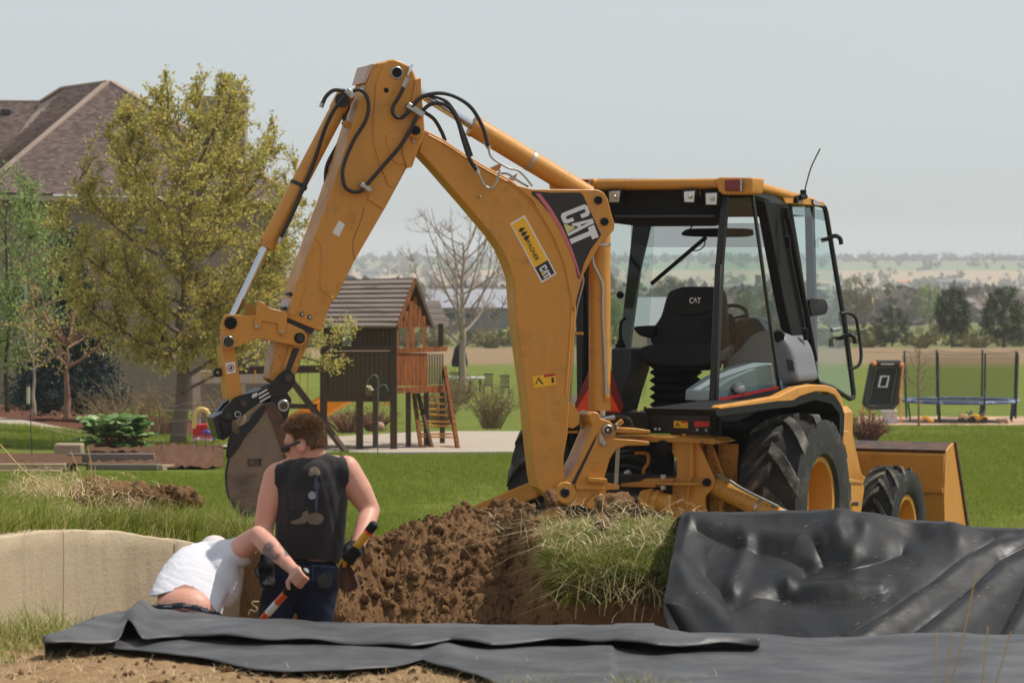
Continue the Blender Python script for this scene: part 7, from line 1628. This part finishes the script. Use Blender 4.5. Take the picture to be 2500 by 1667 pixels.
neck = edge([(690, 1126), (715, 1112), (745, 1106), (775, 1105), (805, 1110), (830, 1118)])
def shirt_cut(px, py, c):
    if py > hem1(px): return True
    ax_l = px < 671 + max(0, 1150 - py) * .25 if py < 1230 else False
    ax_r = px > 852 - max(0, 1150 - py) * .25 if py < 1230 else False
    return ax_l or ax_r or (py < neck(px) and 690 < px < 830)
cull(sm_, shirt_cut); wrinkle(sm_, .0022, 22, 3, (1, .2, .25), 3); wrinkle(sm_, .0014, 40, 4, (1, 0, -.5), 8); tidy(sm_)
shirt = part('shirt', sm_, BSH, man, ang=180); so_ = shirt.modifiers.new('Thick', 'SOLIDIFY'); so_.thickness = .004; so_.offset = 1
st = bvh(sm_); PR1 = mat('print_khaki', sr(112, 98, 84), .9, var=.35, vs_=60); PR2 = mat('print_steel', sr(70, 74, 88), .9, var=.25, vs_=80); PR3 = mat('print_white', sr(150, 150, 162), .9, var=.4, vs_=50); PR4 = mat('print_faint', sr(74, 72, 72), .9, var=.4, vs_=90)
decal('printed_helmet', st, smooth2([(753, 1156), (758, 1143), (768, 1139), (777, 1143), (782, 1154), (776, 1162), (768, 1158), (762, 1162), (754, 1161)], 3, True), PR1, shirt, 1.2)
decal('printed_rifle', st, [(769, 1163), (775, 1163), (776, 1176), (781, 1178), (781, 1192), (777, 1194), (776, 1230), (774, 1252), (769, 1252), (770, 1194), (766, 1192), (767, 1178)], PR2, shirt, 1.0)
decal('printed_flare', st, smooth2([(752, 1210), (756, 1201), (763, 1199), (770, 1203), (771, 1213), (766, 1218), (757, 1218)], 3, True), PR3, shirt, 1.2)
decal('printed_boot', st, smooth2([(710, 1273), (722, 1268), (735, 1262), (740, 1250), (752, 1247), (754, 1260), (750, 1272), (735, 1279), (714, 1278)], 3, True), PR1, shirt, 1.2)
decal('printed_boot', st, smooth2([(751, 1262), (760, 1253), (775, 1252), (788, 1258), (789, 1270), (780, 1279), (764, 1280), (753, 1275)], 3, True), PR1, shirt, 1.2)
for k in range(7):
    y = 1202 + k * 6.2; x0 = 706 + (k % 3) * 3; x = x0
    while x < 748 - (k % 2) * 6:
        w_ = 3 + (x * 7 % 5); decal('faded_print', st, [(x, y), (x + w_, y - .8), (x + w_, y + 1.2), (x, y + 2)], PR4, shirt, 1.0); x += w_ + 2.5
# hair and glasses
hp2 = organic([('e', hc - hax[0] * .006 + hax[2] * .014, (.099, .080, .097), hax), ('e', hc - hax[0] * .030 - hax[2] * .03, (.073, .075, .070), hax)], .008, 3)
def hair_cut(px, py, c):
    r_ = c - hc; a, b, d = r_.dot(hax[0]), abs(r_.dot(hax[1])), r_.dot(hax[2])
    return d < -.058 or (a > .022 and d < .044) or (a > -.026 and d < -.004) or (a > .055 and d < .060) or (a > -.05 and d < -.03)
cull(hp2, hair_cut); hcap = part('hair', hp2, HCAP, man, ang=180)
pts = np.array([p.center[:] for p in hp2.polygons]); nr = np.array([p.normal[:] for p in hp2.polygons]); rep = 14
q = np.random.default_rng(2); up_m = ((pts - np.array(hc[:])) @ np.array(hax[2][:]))
sel = np.repeat(np.arange(len(pts)), rep); jit = q.normal(0, .004, (len(sel), 3))
ln_ = np.where(up_m[sel] > .03, .020, .006)
flow = np.array((hax[0] * .5 + hax[2] * .2)[:])
hm = hair_strands(pts[sel] + jit, nr[sel], ln_, 3, flow); part('hair_strands', hm, HAIR, hcap, ang=0); hcap.children[0]['kind'] = 'stuff'
gl = part('sunglasses', MB().bar(hc + hax[0] * .085 + hax[1] * .0 - hax[2] * .018 - hax[1] * .074, hc - hax[0] * .012 - hax[1] * .083 - hax[2] * .012, .006, .014, up=hax[2]), mat('sunglass_frame', (.03, .03, .032), .25), man, bevel=.002)
part('lens', MB().prism([hc + hax[0] * a - hax[1] * .066 + hax[2] * b for a, b in ((.062, -.012), (.108, -.010), (.110, -.034), (.095, -.046), (.068, -.040))], hax[1] * .125), mat('dark_lens', (.012, .012, .014), .08), gl, bevel=.004)
# jeans, belt, boots
kR, aR, kL, aL = J(766, 1570, -.02), V(J(752, 0).x, M1 + .05, -.05), J(654, 1570, -.02), V(J(640, 0).x, M1 - .05, -.05)
je = organic([('e', J(737, 1400), (.170, .128, .115)), ('e', J(706, 1415), (.115, .12, .12)), ('e', J(776, 1412), (.112, .122, .125)), (J(777, 1415), kR, .104, .078), (kR, aR, .078, .062), (J(694, 1415), kL, .100, .074), (kL, aL, .074, .060)], .010, 4)
cull(je, lambda px, py, c: py < 1361); wrinkle(je, .006, 14, 7, (1, 0, .6), 5); jeans = part('jeans', je, JEAN, man, ang=180); jt = bvh(je)
STI = mat('denim_seam', sr(66, 74, 92), .85); DST2 = mat('muddy_denim', sr(58, 58, 60), .9, var=.3, vs_=30)
decal('back_pocket', jt, [(763, 1378), (826, 1382), (824, 1386), (763, 1382)], STI, jeans, 1.5)
decal('pocket_seam', jt, [(762, 1378), (764, 1378), (766, 1420), (764, 1420)], STI, jeans, 1.0); decal('waistband', jt, [(700, 1368), (832, 1371), (832, 1373.5), (700, 1370.5)], STI, jeans, 1.2)
decal('dirt_patch', jt, smooth2([(775, 1410), (790, 1398), (808, 1402), (812, 1420), (800, 1436), (780, 1432)], 3, True), DST2, jeans, 1.6)
for a_ in (aR, aL): part('boot', organic([(a_ + V(0, 0, .06), a_ + V(0, 0, -.04), .07, .07), (a_ + V(0, -.05, -.055), a_ + V(-.03, .16, -.06), .05, .045)], .012, 4), BOOT, man, ang=180)
sh_top, sh_bot = J(910, 1284, -.34), J(836, 1378, -.24); sd = (sh_bot - sh_top).normalized(); grip = sh_top.lerp(sh_bot, .72)
gcaps = [(wrR, wrR.lerp(grip, .7), .036, .034)]
side_ = sd.cross(V(0, 1, 0)).normalized()
for k in range(4):
    c = grip + sd * (.024 * (k - 1.5)); gcaps += [(c + V(-.005, .045, .012), c + side_ * .028 + V(0, .012, 0), .014, .013), (c + side_ * .028 + V(0, .012, 0), c + side_ * .026 - V(0, .022, 0), .013, .012), (c + side_ * .026 - V(0, .022, 0), c - side_ * .012 - V(0, .028, 0), .012, .011)]
gcaps += [(grip + V(0, .045, .03), grip - side_ * .03 - sd * .01, .017, .014), (grip - side_ * .03 - sd * .01, grip - side_ * .02 - V(0, .03, 0) + sd * .03, .013, .011), ('e', grip + V(0, .04, .01), (.042, .032, .05))]
part('glove', organic(gcaps, .0055, 3), GLV, man, ang=180)
part('glove', organic([(wrL, wrL + V(0, -.02, -.03), .036, .034)] + hand_caps(wrL, (0, -.2, -1), (1, .2, 0), (.3, -.9, -.2)), .0055, 3), GLV, man, ang=180)
spd = thing('spade', 'yellow-handled spade with rusty blade held by the standing worker', 'spade', sh_bot)
part('shaft', MB().cyl(sh_top + sd * .03, sh_bot, .0195, 14), mat('yellow_fibreglass', sr(206, 158, 40), .4), spd)
part('grip', MB().tube([sh_top - sd * .02, sh_top - sd * .01, sh_top + sd * .028], [.017, .023, .023], 14), MATT, spd)
part('collar', MB().cyl(sh_top + sd * .028, sh_top + sd * .040, .0235, 12), mat('orange_ribbon', sr(226, 70, 44), .6), spd)
part('blade', MB().grid([[P(lerp(a[0], b[0], u), lerp(a[1], b[1], u), 15.62 + .05 * math.sin(math.pi * u)) for u in (0, .25, .5, .75, 1)] for a, b in (((834, 1368), (846, 1366)), ((828, 1388), (866, 1398)), ((822, 1410), (874, 1424)), ((824, 1430), (872, 1436)), ((836, 1442), (856, 1444)))]), RST, spd, ang=180)
part('blade_edge', MB().bar(P(866, 1400, 15.6), P(878, 1432, 15.6), .012, .008), mat('worn_edge', sr(170, 136, 122), .5, .4), spd)

# ---- bending worker in the white shirt
M2 = 15.6
K = lambda x, y, Y=M2: P(x, y, Y)
man2 = thing('person', 'person in white t-shirt and cap bending over with an orange shovel', 'person', V(K(450, 0).x, 15.5, -.15))
sR, eR2, wR2 = K(578, 1348, 15.80), K(630, 1306, 15.55), K(712, 1386, 15.32)
fore = wR2 - eR2
bcaps = [('e', K(452, 1500, 15.5), (.155, .115, .13)), ('e', K(460, 1455, 15.56), (.150, .098, .105)), ('e', K(484, 1408, 15.72), (.135, .09, .10)), ('e', K(518, 1375, 15.92), (.13, .09, .09)), (K(518, 1372, 15.98), sR, .06, .060),
    (sR, sR.lerp(eR2, .5), .062, .056), (sR.lerp(eR2, .5), eR2, .056, .045), (eR2, eR2 + fore * .3, .045, .049), (eR2 + fore * .3, wR2, .049, .029), ('e', eR2 + V(-.005, 0, .012), (.035, .03, .03)),
    (K(520, 1368, 16.05), K(524, 1360, 16.2), .045, .045), ('e', K(524, 1350, 16.24), (.066, .085, .06)), (K(500, 1385, 16.1), K(490, 1420, 16.2), .05, .045), (K(490, 1420, 16.2), K(500, 1480, 16.1), .045, .03)]
h_top, h_bot = K(746, 1394, 15.24), K(638, 1514, 15.40); hd_ = (h_bot - h_top).normalized(); gp0 = h_top + hd_ * .045
vw = V(0, -1, 0); s2 = hd_.cross(vw).normalized(); s2 = s2 if s2.x > 0 else -s2       # to the right of the handle
hand = [(wR2, gp0 - s2 * .025 + V(0, .015, .012), .028, .026), ('e', gp0 - s2 * .022 + V(0, .012, 0) + hd_ * .01, (.030, .024, .042))]
for k in range(4):
    c = gp0 + hd_ * (.020 * k - .022); r1 = .030
    p0 = c - s2 * .020 + V(0, -.020, 0) + V(0, 0, .006); p1 = c + s2 * .010 + V(0, -.031, 0); p2 = c + s2 * .031 + V(0, -.012, 0); p3 = c + s2 * .024 + V(0, .016, 0)
    hand += [(c - s2 * .026 + V(0, 0, .01), p0, .013, .0115), (p0, p1, .0115, .0105), (p1, p2, .0105, .010), (p2, p3, .0095, .0085)]
hand += [(gp0 - s2 * .03 + hd_ * .02, gp0 - s2 * .028 + hd_ * .065 + V(0, -.012, 0), .015, .012), (gp0 - s2 * .028 + hd_ * .065 + V(0, -.012, 0), gp0 - s2 * .004 + hd_ * .082 + V(0, -.026, 0), .012, .010)]
b2 = organic(bcaps + hand, .0065, 4)
hem_b = edge([(340, 1458), (368, 1455), (395, 1450), (430, 1440), (450, 1432), (470, 1436), (495, 1450), (512, 1470), (524, 1490), (534, 1500), (560, 1500)])
cull(b2, lambda px, py, c: 340 < px < 566 and 1340 < py < hem_b(px) - 6)      # hidden under the shirt
co = np.array([v.co[:] for v in b2.vertices]); e0 = np.array(eR2[:]); fv = np.array(fore[:]); t_ = ((co - e0) @ fv) / (fv @ fv); dist = np.linalg.norm(co - e0 - np.clip(t_, 0, 1)[:, None] * fv, axis=1)
pat_ = fbm(co[:, 0] * 26 + co[:, 1] * 9, co[:, 2] * 30, 3); ink = ((t_ > .02) & (t_ < .82) & (dist < .062)) * np.clip((pat_ + .26 + .15 * (t_ < .4)) * 3.5, 0, 1) * np.clip((co @ np.array([.3, -1, -.45]) - (e0 + .5 * fv) @ np.array([.3, -1, -.45]) + .03) * 60, 0, 1)
set_tint(b2, ink * .85, 'POINT'); part('body', b2, SKINT, man2, ang=180)
spn = V(.42, .55, .72).normalized(); sxa = V(.86, 0, -.51).normalized(); sya = spn.cross(sxa).normalized()
ts = organic([loft([(K(440, 1500, 15.48), .172, .13), (K(450, 1470, 15.54), .172, .13), (K(466, 1435, 15.64), .172, .13), (K(488, 1402, 15.76), .170, .13), (K(512, 1376, 15.9), .158, .125), (K(532, 1360, 16.02), .12, .10)], lambda c, t: (V(1, 0, 0).lerp(sxa, t).normalized(), V(0, 1, 0).lerp(sya, t).normalized())), (K(505, 1358, 16.0), K(564, 1354, 15.84), .072, .074), (K(564, 1354, 15.84), K(588, 1346, 15.76), .074, .070), ('e', K(512, 1480, 15.62), (.06, .10, .10)), ('e', K(545, 1420, 15.75), (.085, .10, .13))], .006, 26)
hem2 = edge([(340, 1458), (368, 1455), (395, 1450), (430, 1440), (450, 1432), (470, 1436), (495, 1450), (512, 1470), (524, 1490), (534, 1500), (560, 1500)])
def tcut(px, py, c):
    slv = (px - 597) * .86 - (py - 1345) * .5 > 0 and py < 1400
    return py > hem2(px) or slv
cull(ts, tcut); wrinkle(ts, .0030, 20, 3.0, (.45, 0, .9), 11); wrinkle(ts, .0014, 50, 7, (.5, 0, .86), 2); tidy(ts)
tso = part('t_shirt', ts, WSH, man2, ang=180); so_ = tso.modifiers.new('Thick', 'SOLIDIFY'); so_.thickness = .004; so_.offset = 1
tt = bvh(ts); decal('sleeve_seam', tt, [(583, 1370), (585, 1369), (607, 1350), (606, 1348)], mat('shirt_seam', (.5, .48, .5), .9), tso, 1.0)
capm = organic([('e', K(523, 1344, 16.24), (.080, .105, .078)), ('e', K(508, 1346, 16.32), (.055, .10, .03))], .009, 3); cull(capm, lambda px, py, c: py > 1362)
cp_ = part('cap', capm, mat('white_cap', sr(206, 196, 194), .9, var=.06), man2, ang=180)
part('cap_opening', MB().tube(smooth([K(527, 1333, 16.13), K(533, 1326, 16.13), K(541, 1326, 16.13), K(546, 1332, 16.14)], 4), .004, 6), mat('cap_strap', sr(110, 104, 104), .8), cp_)
ub_ = organic([('e', K(452, 1500, 15.5), (.168, .126, .13)), ('e', K(452, 1545, 15.5), (.17, .13, .13))], .009, 4)
wb = edge([(340, 1478), (370, 1477), (410, 1474), (445, 1471), (480, 1476), (515, 1489), (540, 1500)])
import copy
jm = ub_.copy(); cull(ub_, lambda px, py, c: py < wb(px) or py > wb(px) + 13); cull(jm, lambda px, py, c: py < wb(px) + 8)
WB = mat('black_elastic', (.02, .02, .022), .8); wbo = part('underwear_band', ub_, WB, man2, ang=180); so_ = wbo.modifiers.new('Thick', 'SOLIDIFY'); so_.thickness = .003; so_.offset = 1
for v in jm.vertices: v.co += (v.co - K(452, 1520, 15.5)).normalized() * .006
j2 = part('jeans', jm, JEAN, man2, ang=180)
jbt = bvh(jm); decal('belt', jbt, [(380, 1489), (450, 1484), (520, 1500), (520, 1506), (450, 1490), (380, 1495)], mat('brown_belt', sr(120, 66, 40), .6), j2, 1.3)
for x, y in ((405, 1487), (446, 1484), (496, 1492)): decal('belt_loop', jbt, [(x - 2, y - 2), (x + 3, y - 2), (x + 3, y + 9), (x - 2, y + 9)], STI, j2, 1.0, .006)
ut = bvh(ub_)
for (x0, y0, x1, y1) in ((400, 1482, 420, 1481), (447, 1479, 467, 1480.5), (491, 1488, 508, 1493)):
    a, b = camhit(ut, x0, y0, .006), camhit(ut, x1, y1, .006)
    if a and b: text_on('band_lettering', 'HANES', a, b, .008, V(0, -1, 0), WHT, wbo)
for sx in (-1, 1):
    k0 = V(K(452, 0, 15.5).x + sx * .10, 15.5, .45); k1 = V(k0.x + sx * .03, 15.75, .28); k2 = V(k0.x, 15.5, -.1); part('trouser_leg', organic([(V(k0.x, 15.5, .62), k1, .10, .075), (k1, k2, .07, .06)], .014, 3), JEAN, man2, ang=180)
    part('boot', organic([(k2, k2 + V(0, .15, -.02), .05, .04)], .014, 3), BOOT, man2, ang=180)
sv = thing('shovel', 'short shovel with black grip and orange shaft in the bending worker hand', 'shovel', h_bot)
ORS = mat('orange_shaft', sr(206, 82, 34), .4, var=.06)
part('grip', MB().tube([h_top - hd_ * .004, h_top + hd_ * .012, h_top + hd_ * .16], [.019, .021, .021], 14), MATT, sv)
part('end_cap', MB().cyl(h_top - hd_ * .009, h_top, .014, 14), GRY, sv)
part('shaft', MB().cyl(h_top + hd_ * .16, h_bot + hd_ * .5, .017, 14), ORS, sv)
part('shaft_label', MB().cyl(h_top + hd_ * .235, h_top + hd_ * .31, .0175, 14), LABW, sv)
# ------------------------------------------------------------------ grass
def blades(name, root, hgt, wid, lean, seed, tint, nseg=3, curl=1.0):
    """root (n,3), hgt (n), lean (n,2): sideways reach relative to height"""
    q = np.random.default_rng(seed); n = len(root); ang = q.random(n) * 6.283; wv = np.stack([np.cos(ang), np.sin(ang), np.zeros(n)], 1) * (wid * hgt / hgt.mean() if False else wid * np.ones(n))[:, None] * .5
    out = np.empty((n, (nseg + 1) * 2, 3))
    for k in range(nseg + 1):
        t = k / nseg; c = root.copy(); c[:, 2] += hgt * (t - .35 * curl * np.linalg.norm(lean, axis=1) * t * t); c[:, :2] += lean * (hgt * t ** 1.8)[:, None]
        w_ = 1 - .93 * t ** 1.5; out[:, 2 * k] = c - wv * w_; out[:, 2 * k + 1] = c + wv * w_
    m_ = (nseg + 1) * 2; base = np.arange(n)[:, None] * m_; f = np.concatenate([np.stack([base[:, 0] + 2 * k, base[:, 0] + 2 * k + 1, base[:, 0] + 2 * k + 3, base[:, 0] + 2 * k + 2], 1)[:, None] for k in range(nseg)], 1).reshape(-1, 4)
    me = npmesh(name, out.reshape(-1, 3), f, 4); set_tint(me, np.repeat(tint, nseg)); return me
GRS = leafmat('grass_blades', [sr(80, 96, 20), sr(112, 126, 33), sr(146, 156, 64), sr(184, 174, 112), sr(206, 188, 138)], .35, .5)
DRY = leafmat('straw', [sr(176, 152, 106), sr(206, 184, 140), sr(222, 204, 164)], .2, .6)
def scatter(n, x0, x1, y0, y1, keep, seed):
    q = np.random.default_rng(seed); X = q.uniform(x0, x1, n); Y = q.uniform(y0, y1, n); k = keep(X, Y, q.random(n)); X, Y = X[k], Y[k]; return np.stack([X, Y, ground(X, Y) - .005], 1), q
footf = lambda X: np.interp(X, _FX, _FY)
# bank behind the wall
r_, q = scatter(60000, -3.9, -.95, 15.5, 21.5, lambda X, Y, u: (Y > footf(X) + .10) & (Y < footf(X) + 3.0) & (u < np.where(Y < footf(X) + 1.1, 1, .45)) & (ground(X, Y) > .45) & ~((np.abs(X + 2.27) < .45) & (np.abs(Y - 20) < .35)), 1)
cl = fbm(r_[:, 0] * 2.5, r_[:, 1] * 2.5, 3); n = len(r_); h_ = (.11 + .11 * q.random(n)) * np.clip(1 + .8 * cl, .4, 1.8) * np.where(r_[:, 1] < footf(r_[:, 0]) + .22, .6, 1); dead = (q.random(n) < .14)
stuff('bank_grass', blades('bank_grass', r_, h_, .007, q.normal(0, .45, (n, 2)) + [.12, -.1], 2, np.where(dead, .8 + .2 * q.random(n), np.clip(.3 + .3 * cl + .16 * q.normal(size=n), 0, .68))), GRS, 'long green grass on the bank above the concrete wall', 'grass')
# straw mat and clumps at left, in front of the small heap
def straw(name, label, pxs, seed, nper, L_=.16, rad=.10, up=.25, m=DRY, wid=.0045, bias=(0, 0), sp=1.1):
    q = np.random.default_rng(seed); roots = []; 
    for x, y, Y, s_ in pxs:
        c = np.array(P(x, y, Y)[:]); roots.append(c + q.normal(0, rad * s_, (int(nper * s_), 3)) * [1.6, 1, .45])
    r_ = np.concatenate(roots); n = len(r_); return stuff(name, blades(name, r_, L_ * (.5 + q.random(n)), wid, q.normal(0, sp, (n, 2)) + np.array(bias), seed + 1, q.random(n), 3, 1.4 * (1 - up)), m, label, 'grass')
straw('dead_grass_mat', 'flattened mat of pale dead grass beside the small soil heap', [(150, 1190, 19.8, 1), (200, 1205, 19.6, 1.2), (250, 1240, 19.3, .8), (110, 1180, 20, .8), (80, 1200, 19.5, .7), (320, 1252, 19.2, .5)], 5, 260, .075, sp=1.7)
# mound right of the spoil
r_, q = scatter(42000, .19, 1.25, 16.8, 19.3, lambda X, Y, u: (Y > footf(X) + .30) & (u < 1.0) & (ground(X, Y) > .55), 7)
n = len(r_); cl = fbm(r_[:, 0] * 3, r_[:, 1] * 3, 3); front = np.clip(1 - (r_[:, 1] - footf(r_[:, 0]) - .3) / .5, 0, 1); dead = q.random(n) < .22
stuff('mound_grass', blades('mound_grass', r_, (.06 + .08 * q.random(n)) * (1 + .35 * front), .0065, q.normal(0, .6, (n, 2)) + np.stack([-.55 + 0 * front, -.4 - .8 * front], 1), 8, np.where(dead, .78 + .22 * q.random(n), np.clip(.22 + .3 * cl + .15 * q.normal(size=n), 0, .62)), 4, 1.3), GRS, 'shaggy grass hanging over the cut edge of the mound', 'grass')
straw('mound_straw', 'long pale dead stems strewn over the grass mound', [(1330, 1290, 17.6, .8), (1400, 1280, 17.6, 1), (1480, 1270, 17.7, 1.2), (1560, 1265, 17.7, 1.2), (1620, 1275, 17.6, 1), (1500, 1310, 17.3, .8), (1590, 1320, 17.2, .6), (1400, 1330, 17.3, .6)], 12, 80, .10, .09, .3, bias=(-1.2, -.6), sp=1.9)
straw('hanging_roots', 'pale roots and dry stems hanging on the cut dirt face', [(1440, 1480, 16.9, .8), (1520, 1500, 16.85, .6), (1580, 1470, 16.85, .6), (1470, 1430, 16.95, .5)], 15, 26, .13, .09, .9)
# foreground tufts and litter
r_, q = scatter(26000, -2.5, 1.3, 12.4, 15.2, lambda X, Y, u: (fbm(X * 1.7 + 3, Y * 1.9, 3) + .25 * (X < -1.75) * (Y > 14.2) * 3 > .22 + .0 * u) & ((Y < 13.15) | (X < -2.02 + (14.9 - Y) * .35)), 9)
n = len(r_); stuff('foreground_grass', blades('foreground_grass', r_, (.03 + .05 * q.random(n)) * (1 + 1.3 * (r_[:, 1] > 14.3)), .0045, q.normal(0, .6, (n, 2)), 10, np.where(q.random(n) < .35, .75 + .25 * q.random(n), np.clip(.35 + .15 * q.normal(size=n), 0, .6))), GRS, 'sparse tufts of new grass on the bare foreground soil', 'grass')
r_, q = scatter(9000, -2.6, 1.3, 12.3, 15.2, lambda X, Y, u: (Y < 13.5) | (X < -1.75), 11); n = len(r_); r_[:, 2] += .004
stuff('dry_litter', blades('dry_litter', r_, .03 + .05 * q.random(n), .0035, q.normal(0, 2.2, (n, 2)), 12, q.random(n), 2, 1.2), DRY, 'scattered dry grass clippings on the foreground soil', 'grass litter')
# a few tall single stalks
STK = mat('dry_stalk', sr(190, 160, 96), .7)
for k, (pts, Y, lb) in enumerate((([(2290, 1667), (2287, 1600), (2286, 1542)], 12.9, 'short dry stalk at the bottom right, leftmost of five'), ([(2308, 1690), (2322, 1540)], 12.8, 'thin dry stalk second from left at the bottom right'), ([(2312, 1700), (2350, 1560), (2375, 1440), (2388, 1392)], 12.7, 'tallest dry grass stalk with a seed head at the bottom right'), ([(2395, 1700), (2412, 1528)], 12.7, 'straight dry stalk right of the tallest one'), ([(2425, 1690), (2468, 1540)], 12.6, 'rightmost slanting dry stalk at the bottom right'), ([(225, 1180), (222, 1130), (214, 1090)], 19.4, 'upright grass seed stalk before the timber bed'), ([(206, 1180), (190, 1140), (172, 1100)], 19.4, 'leaning grass seed stalk left of the upright one'), ([(120, 1190), (60, 1150), (0, 1085)], 19.2, 'long dry stalk leaning out of the left edge'))):
    solo('dry_stalk', MB().tube(smooth([P(x, y, Y) for x, y in pts], 5), .0028 if k < 5 else .004, 5), STK, lb, 'grass stalk')
# lawn: tufts set out over the ground by geometry nodes
tq = np.random.default_rng(4); tn = 46; tr0 = np.concatenate([tq.normal(0, .10, (tn, 2)), np.zeros((tn, 1))], 1)
tuft_me = blades('tuft', tr0, .05 + .045 * tq.random(tn), .008, tq.normal(0, .5, (tn, 2)), 5, np.clip(.28 + .17 * tq.normal(size=tn), 0, .62), 2)
LWN = leafmat('lawn_blades', [sr(98, 113, 22), sr(132, 145, 39), sr(160, 170, 76), sr(184, 178, 112)], .4, .5)
tuft_me.materials.append(LWN)
def gn_scatter(name, pts, scl, rot, label):
    me = bpy.data.meshes.new(name); me.vertices.add(len(pts)); me.vertices.foreach_set('co', pts.astype(np.float32).ravel())
    for nm, arr_ in (('scl', scl), ('rot', rot)): a = me.attributes.new(nm, 'FLOAT', 'POINT'); a.data.foreach_set('value', arr_.astype(np.float32))
    o = bpy.data.objects.new(name, me); COL.objects.link(o); tag(o, label, 'grass', kind='stuff'); me.materials.append(GRS)
    src = bpy.data.objects.new(name + '_source', tuft_me)          # kept out of the scene, only read by the node group
    ng = bpy.data.node_groups.new(name, 'GeometryNodeTree'); ng.interface.new_socket('Geometry', in_out='INPUT', socket_type='NodeSocketGeometry'); ng.interface.new_socket('Geometry', in_out='OUTPUT', socket_type='NodeSocketGeometry')
    nn = ng.nodes; gi = nn.new('NodeGroupInput'); go = nn.new('NodeGroupOutput'); oi = nn.new('GeometryNodeObjectInfo'); oi.inputs[0].default_value = src; ip = nn.new('GeometryNodeInstanceOnPoints'); m2p = nn.new('GeometryNodeMeshToPoints')
    na = nn.new('GeometryNodeInputNamedAttribute'); na.data_type = 'FLOAT'; na.inputs[0].default_value = 'scl'; nb = nn.new('GeometryNodeInputNamedAttribute'); nb.data_type = 'FLOAT'; nb.inputs[0].default_value = 'rot'; cx = nn.new('ShaderNodeCombineXYZ')
    l = ng.links.new; l(gi.outputs[0], m2p.inputs[0]); l(m2p.outputs[0], ip.inputs['Points']); l(oi.outputs['Geometry'], ip.inputs['Instance']); l(na.outputs[0], ip.inputs['Scale']); l(nb.outputs[0], cx.inputs[2]); l(cx.outputs[0], ip.inputs['Rotation']); l(ip.outputs[0], go.inputs[0])
    md = o.modifiers.new('Tufts', 'NODES'); md.node_group = ng; return o
q = np.random.default_rng(21); n = 90000
Y = 27 + 70 * q.random(n) ** 1.5; X = (q.random(n) * 2 - 1) * (.165 * Y + .6)
pxx = CX + X / Y * F
ok = (q.random(n) > sstep(66, 97, Y)) & ~((Y > 56.5) & (pxx > 540) & (pxx < 1440)) & ~((Y > 49) & (pxx < 540) & (Y < 62)) & ~((Y > 73) & (pxx < 760))
X, Y = X[ok], Y[ok]; z = lawn_z(X, Y)
sc_ = (.8 + .6 * q.random(len(X))) * (.85 + .5 * fbm(X * .6, Y * .4, 3)) * np.clip(Y / 45, .85, 1.5); ro_ = q.random(len(X)) * 6.283
yl = (fbm(X * .35 + 7, Y * .14, 3) + .35 * q.normal(size=len(X)) * .6) > .22
gn_scatter('lawn_grass', np.stack([X, Y, z - .01], 1)[~yl], sc_[~yl], ro_[~yl], 'mown green lawn stretching from the pit to the field')
tuft_me = tuft_me.copy(); tuft_me.attributes['tint'].data.foreach_set('value', np.repeat(np.clip(.62 + .2 * tq.normal(size=tn), 0, 1), 2).astype(np.float32))
gn_scatter('dry_lawn_grass', np.stack([X, Y, z - .01], 1)[yl], sc_[yl] * .85, ro_[yl], 'paler yellowish patches of the mown lawn')
# ------------------------------------------------------------------ air
def haze():
    mb = MB().box((0, 1690, -4), (5800, 3600, 64)); m = bpy.data.materials.new('hazy_air'); m.use_nodes = True; nt = m.node_tree; nt.nodes.remove(nt.nodes['Principled BSDF'])
    v = nt.nodes.new('ShaderNodeVolumePrincipled'); v.inputs['Color'].default_value = (.93, .965, 1.0, 1); v.inputs['Density'].default_value = .00025; v.inputs['Anisotropy'].default_value = .0
    nt.links.new(v.outputs[0], nt.nodes['Material Output'].inputs['Volume'])
    o = part('haze', mb, m, None); o['kind'] = 'stuff'; tag(o, 'thin pale blue haze over the valley', 'haze')
haze()
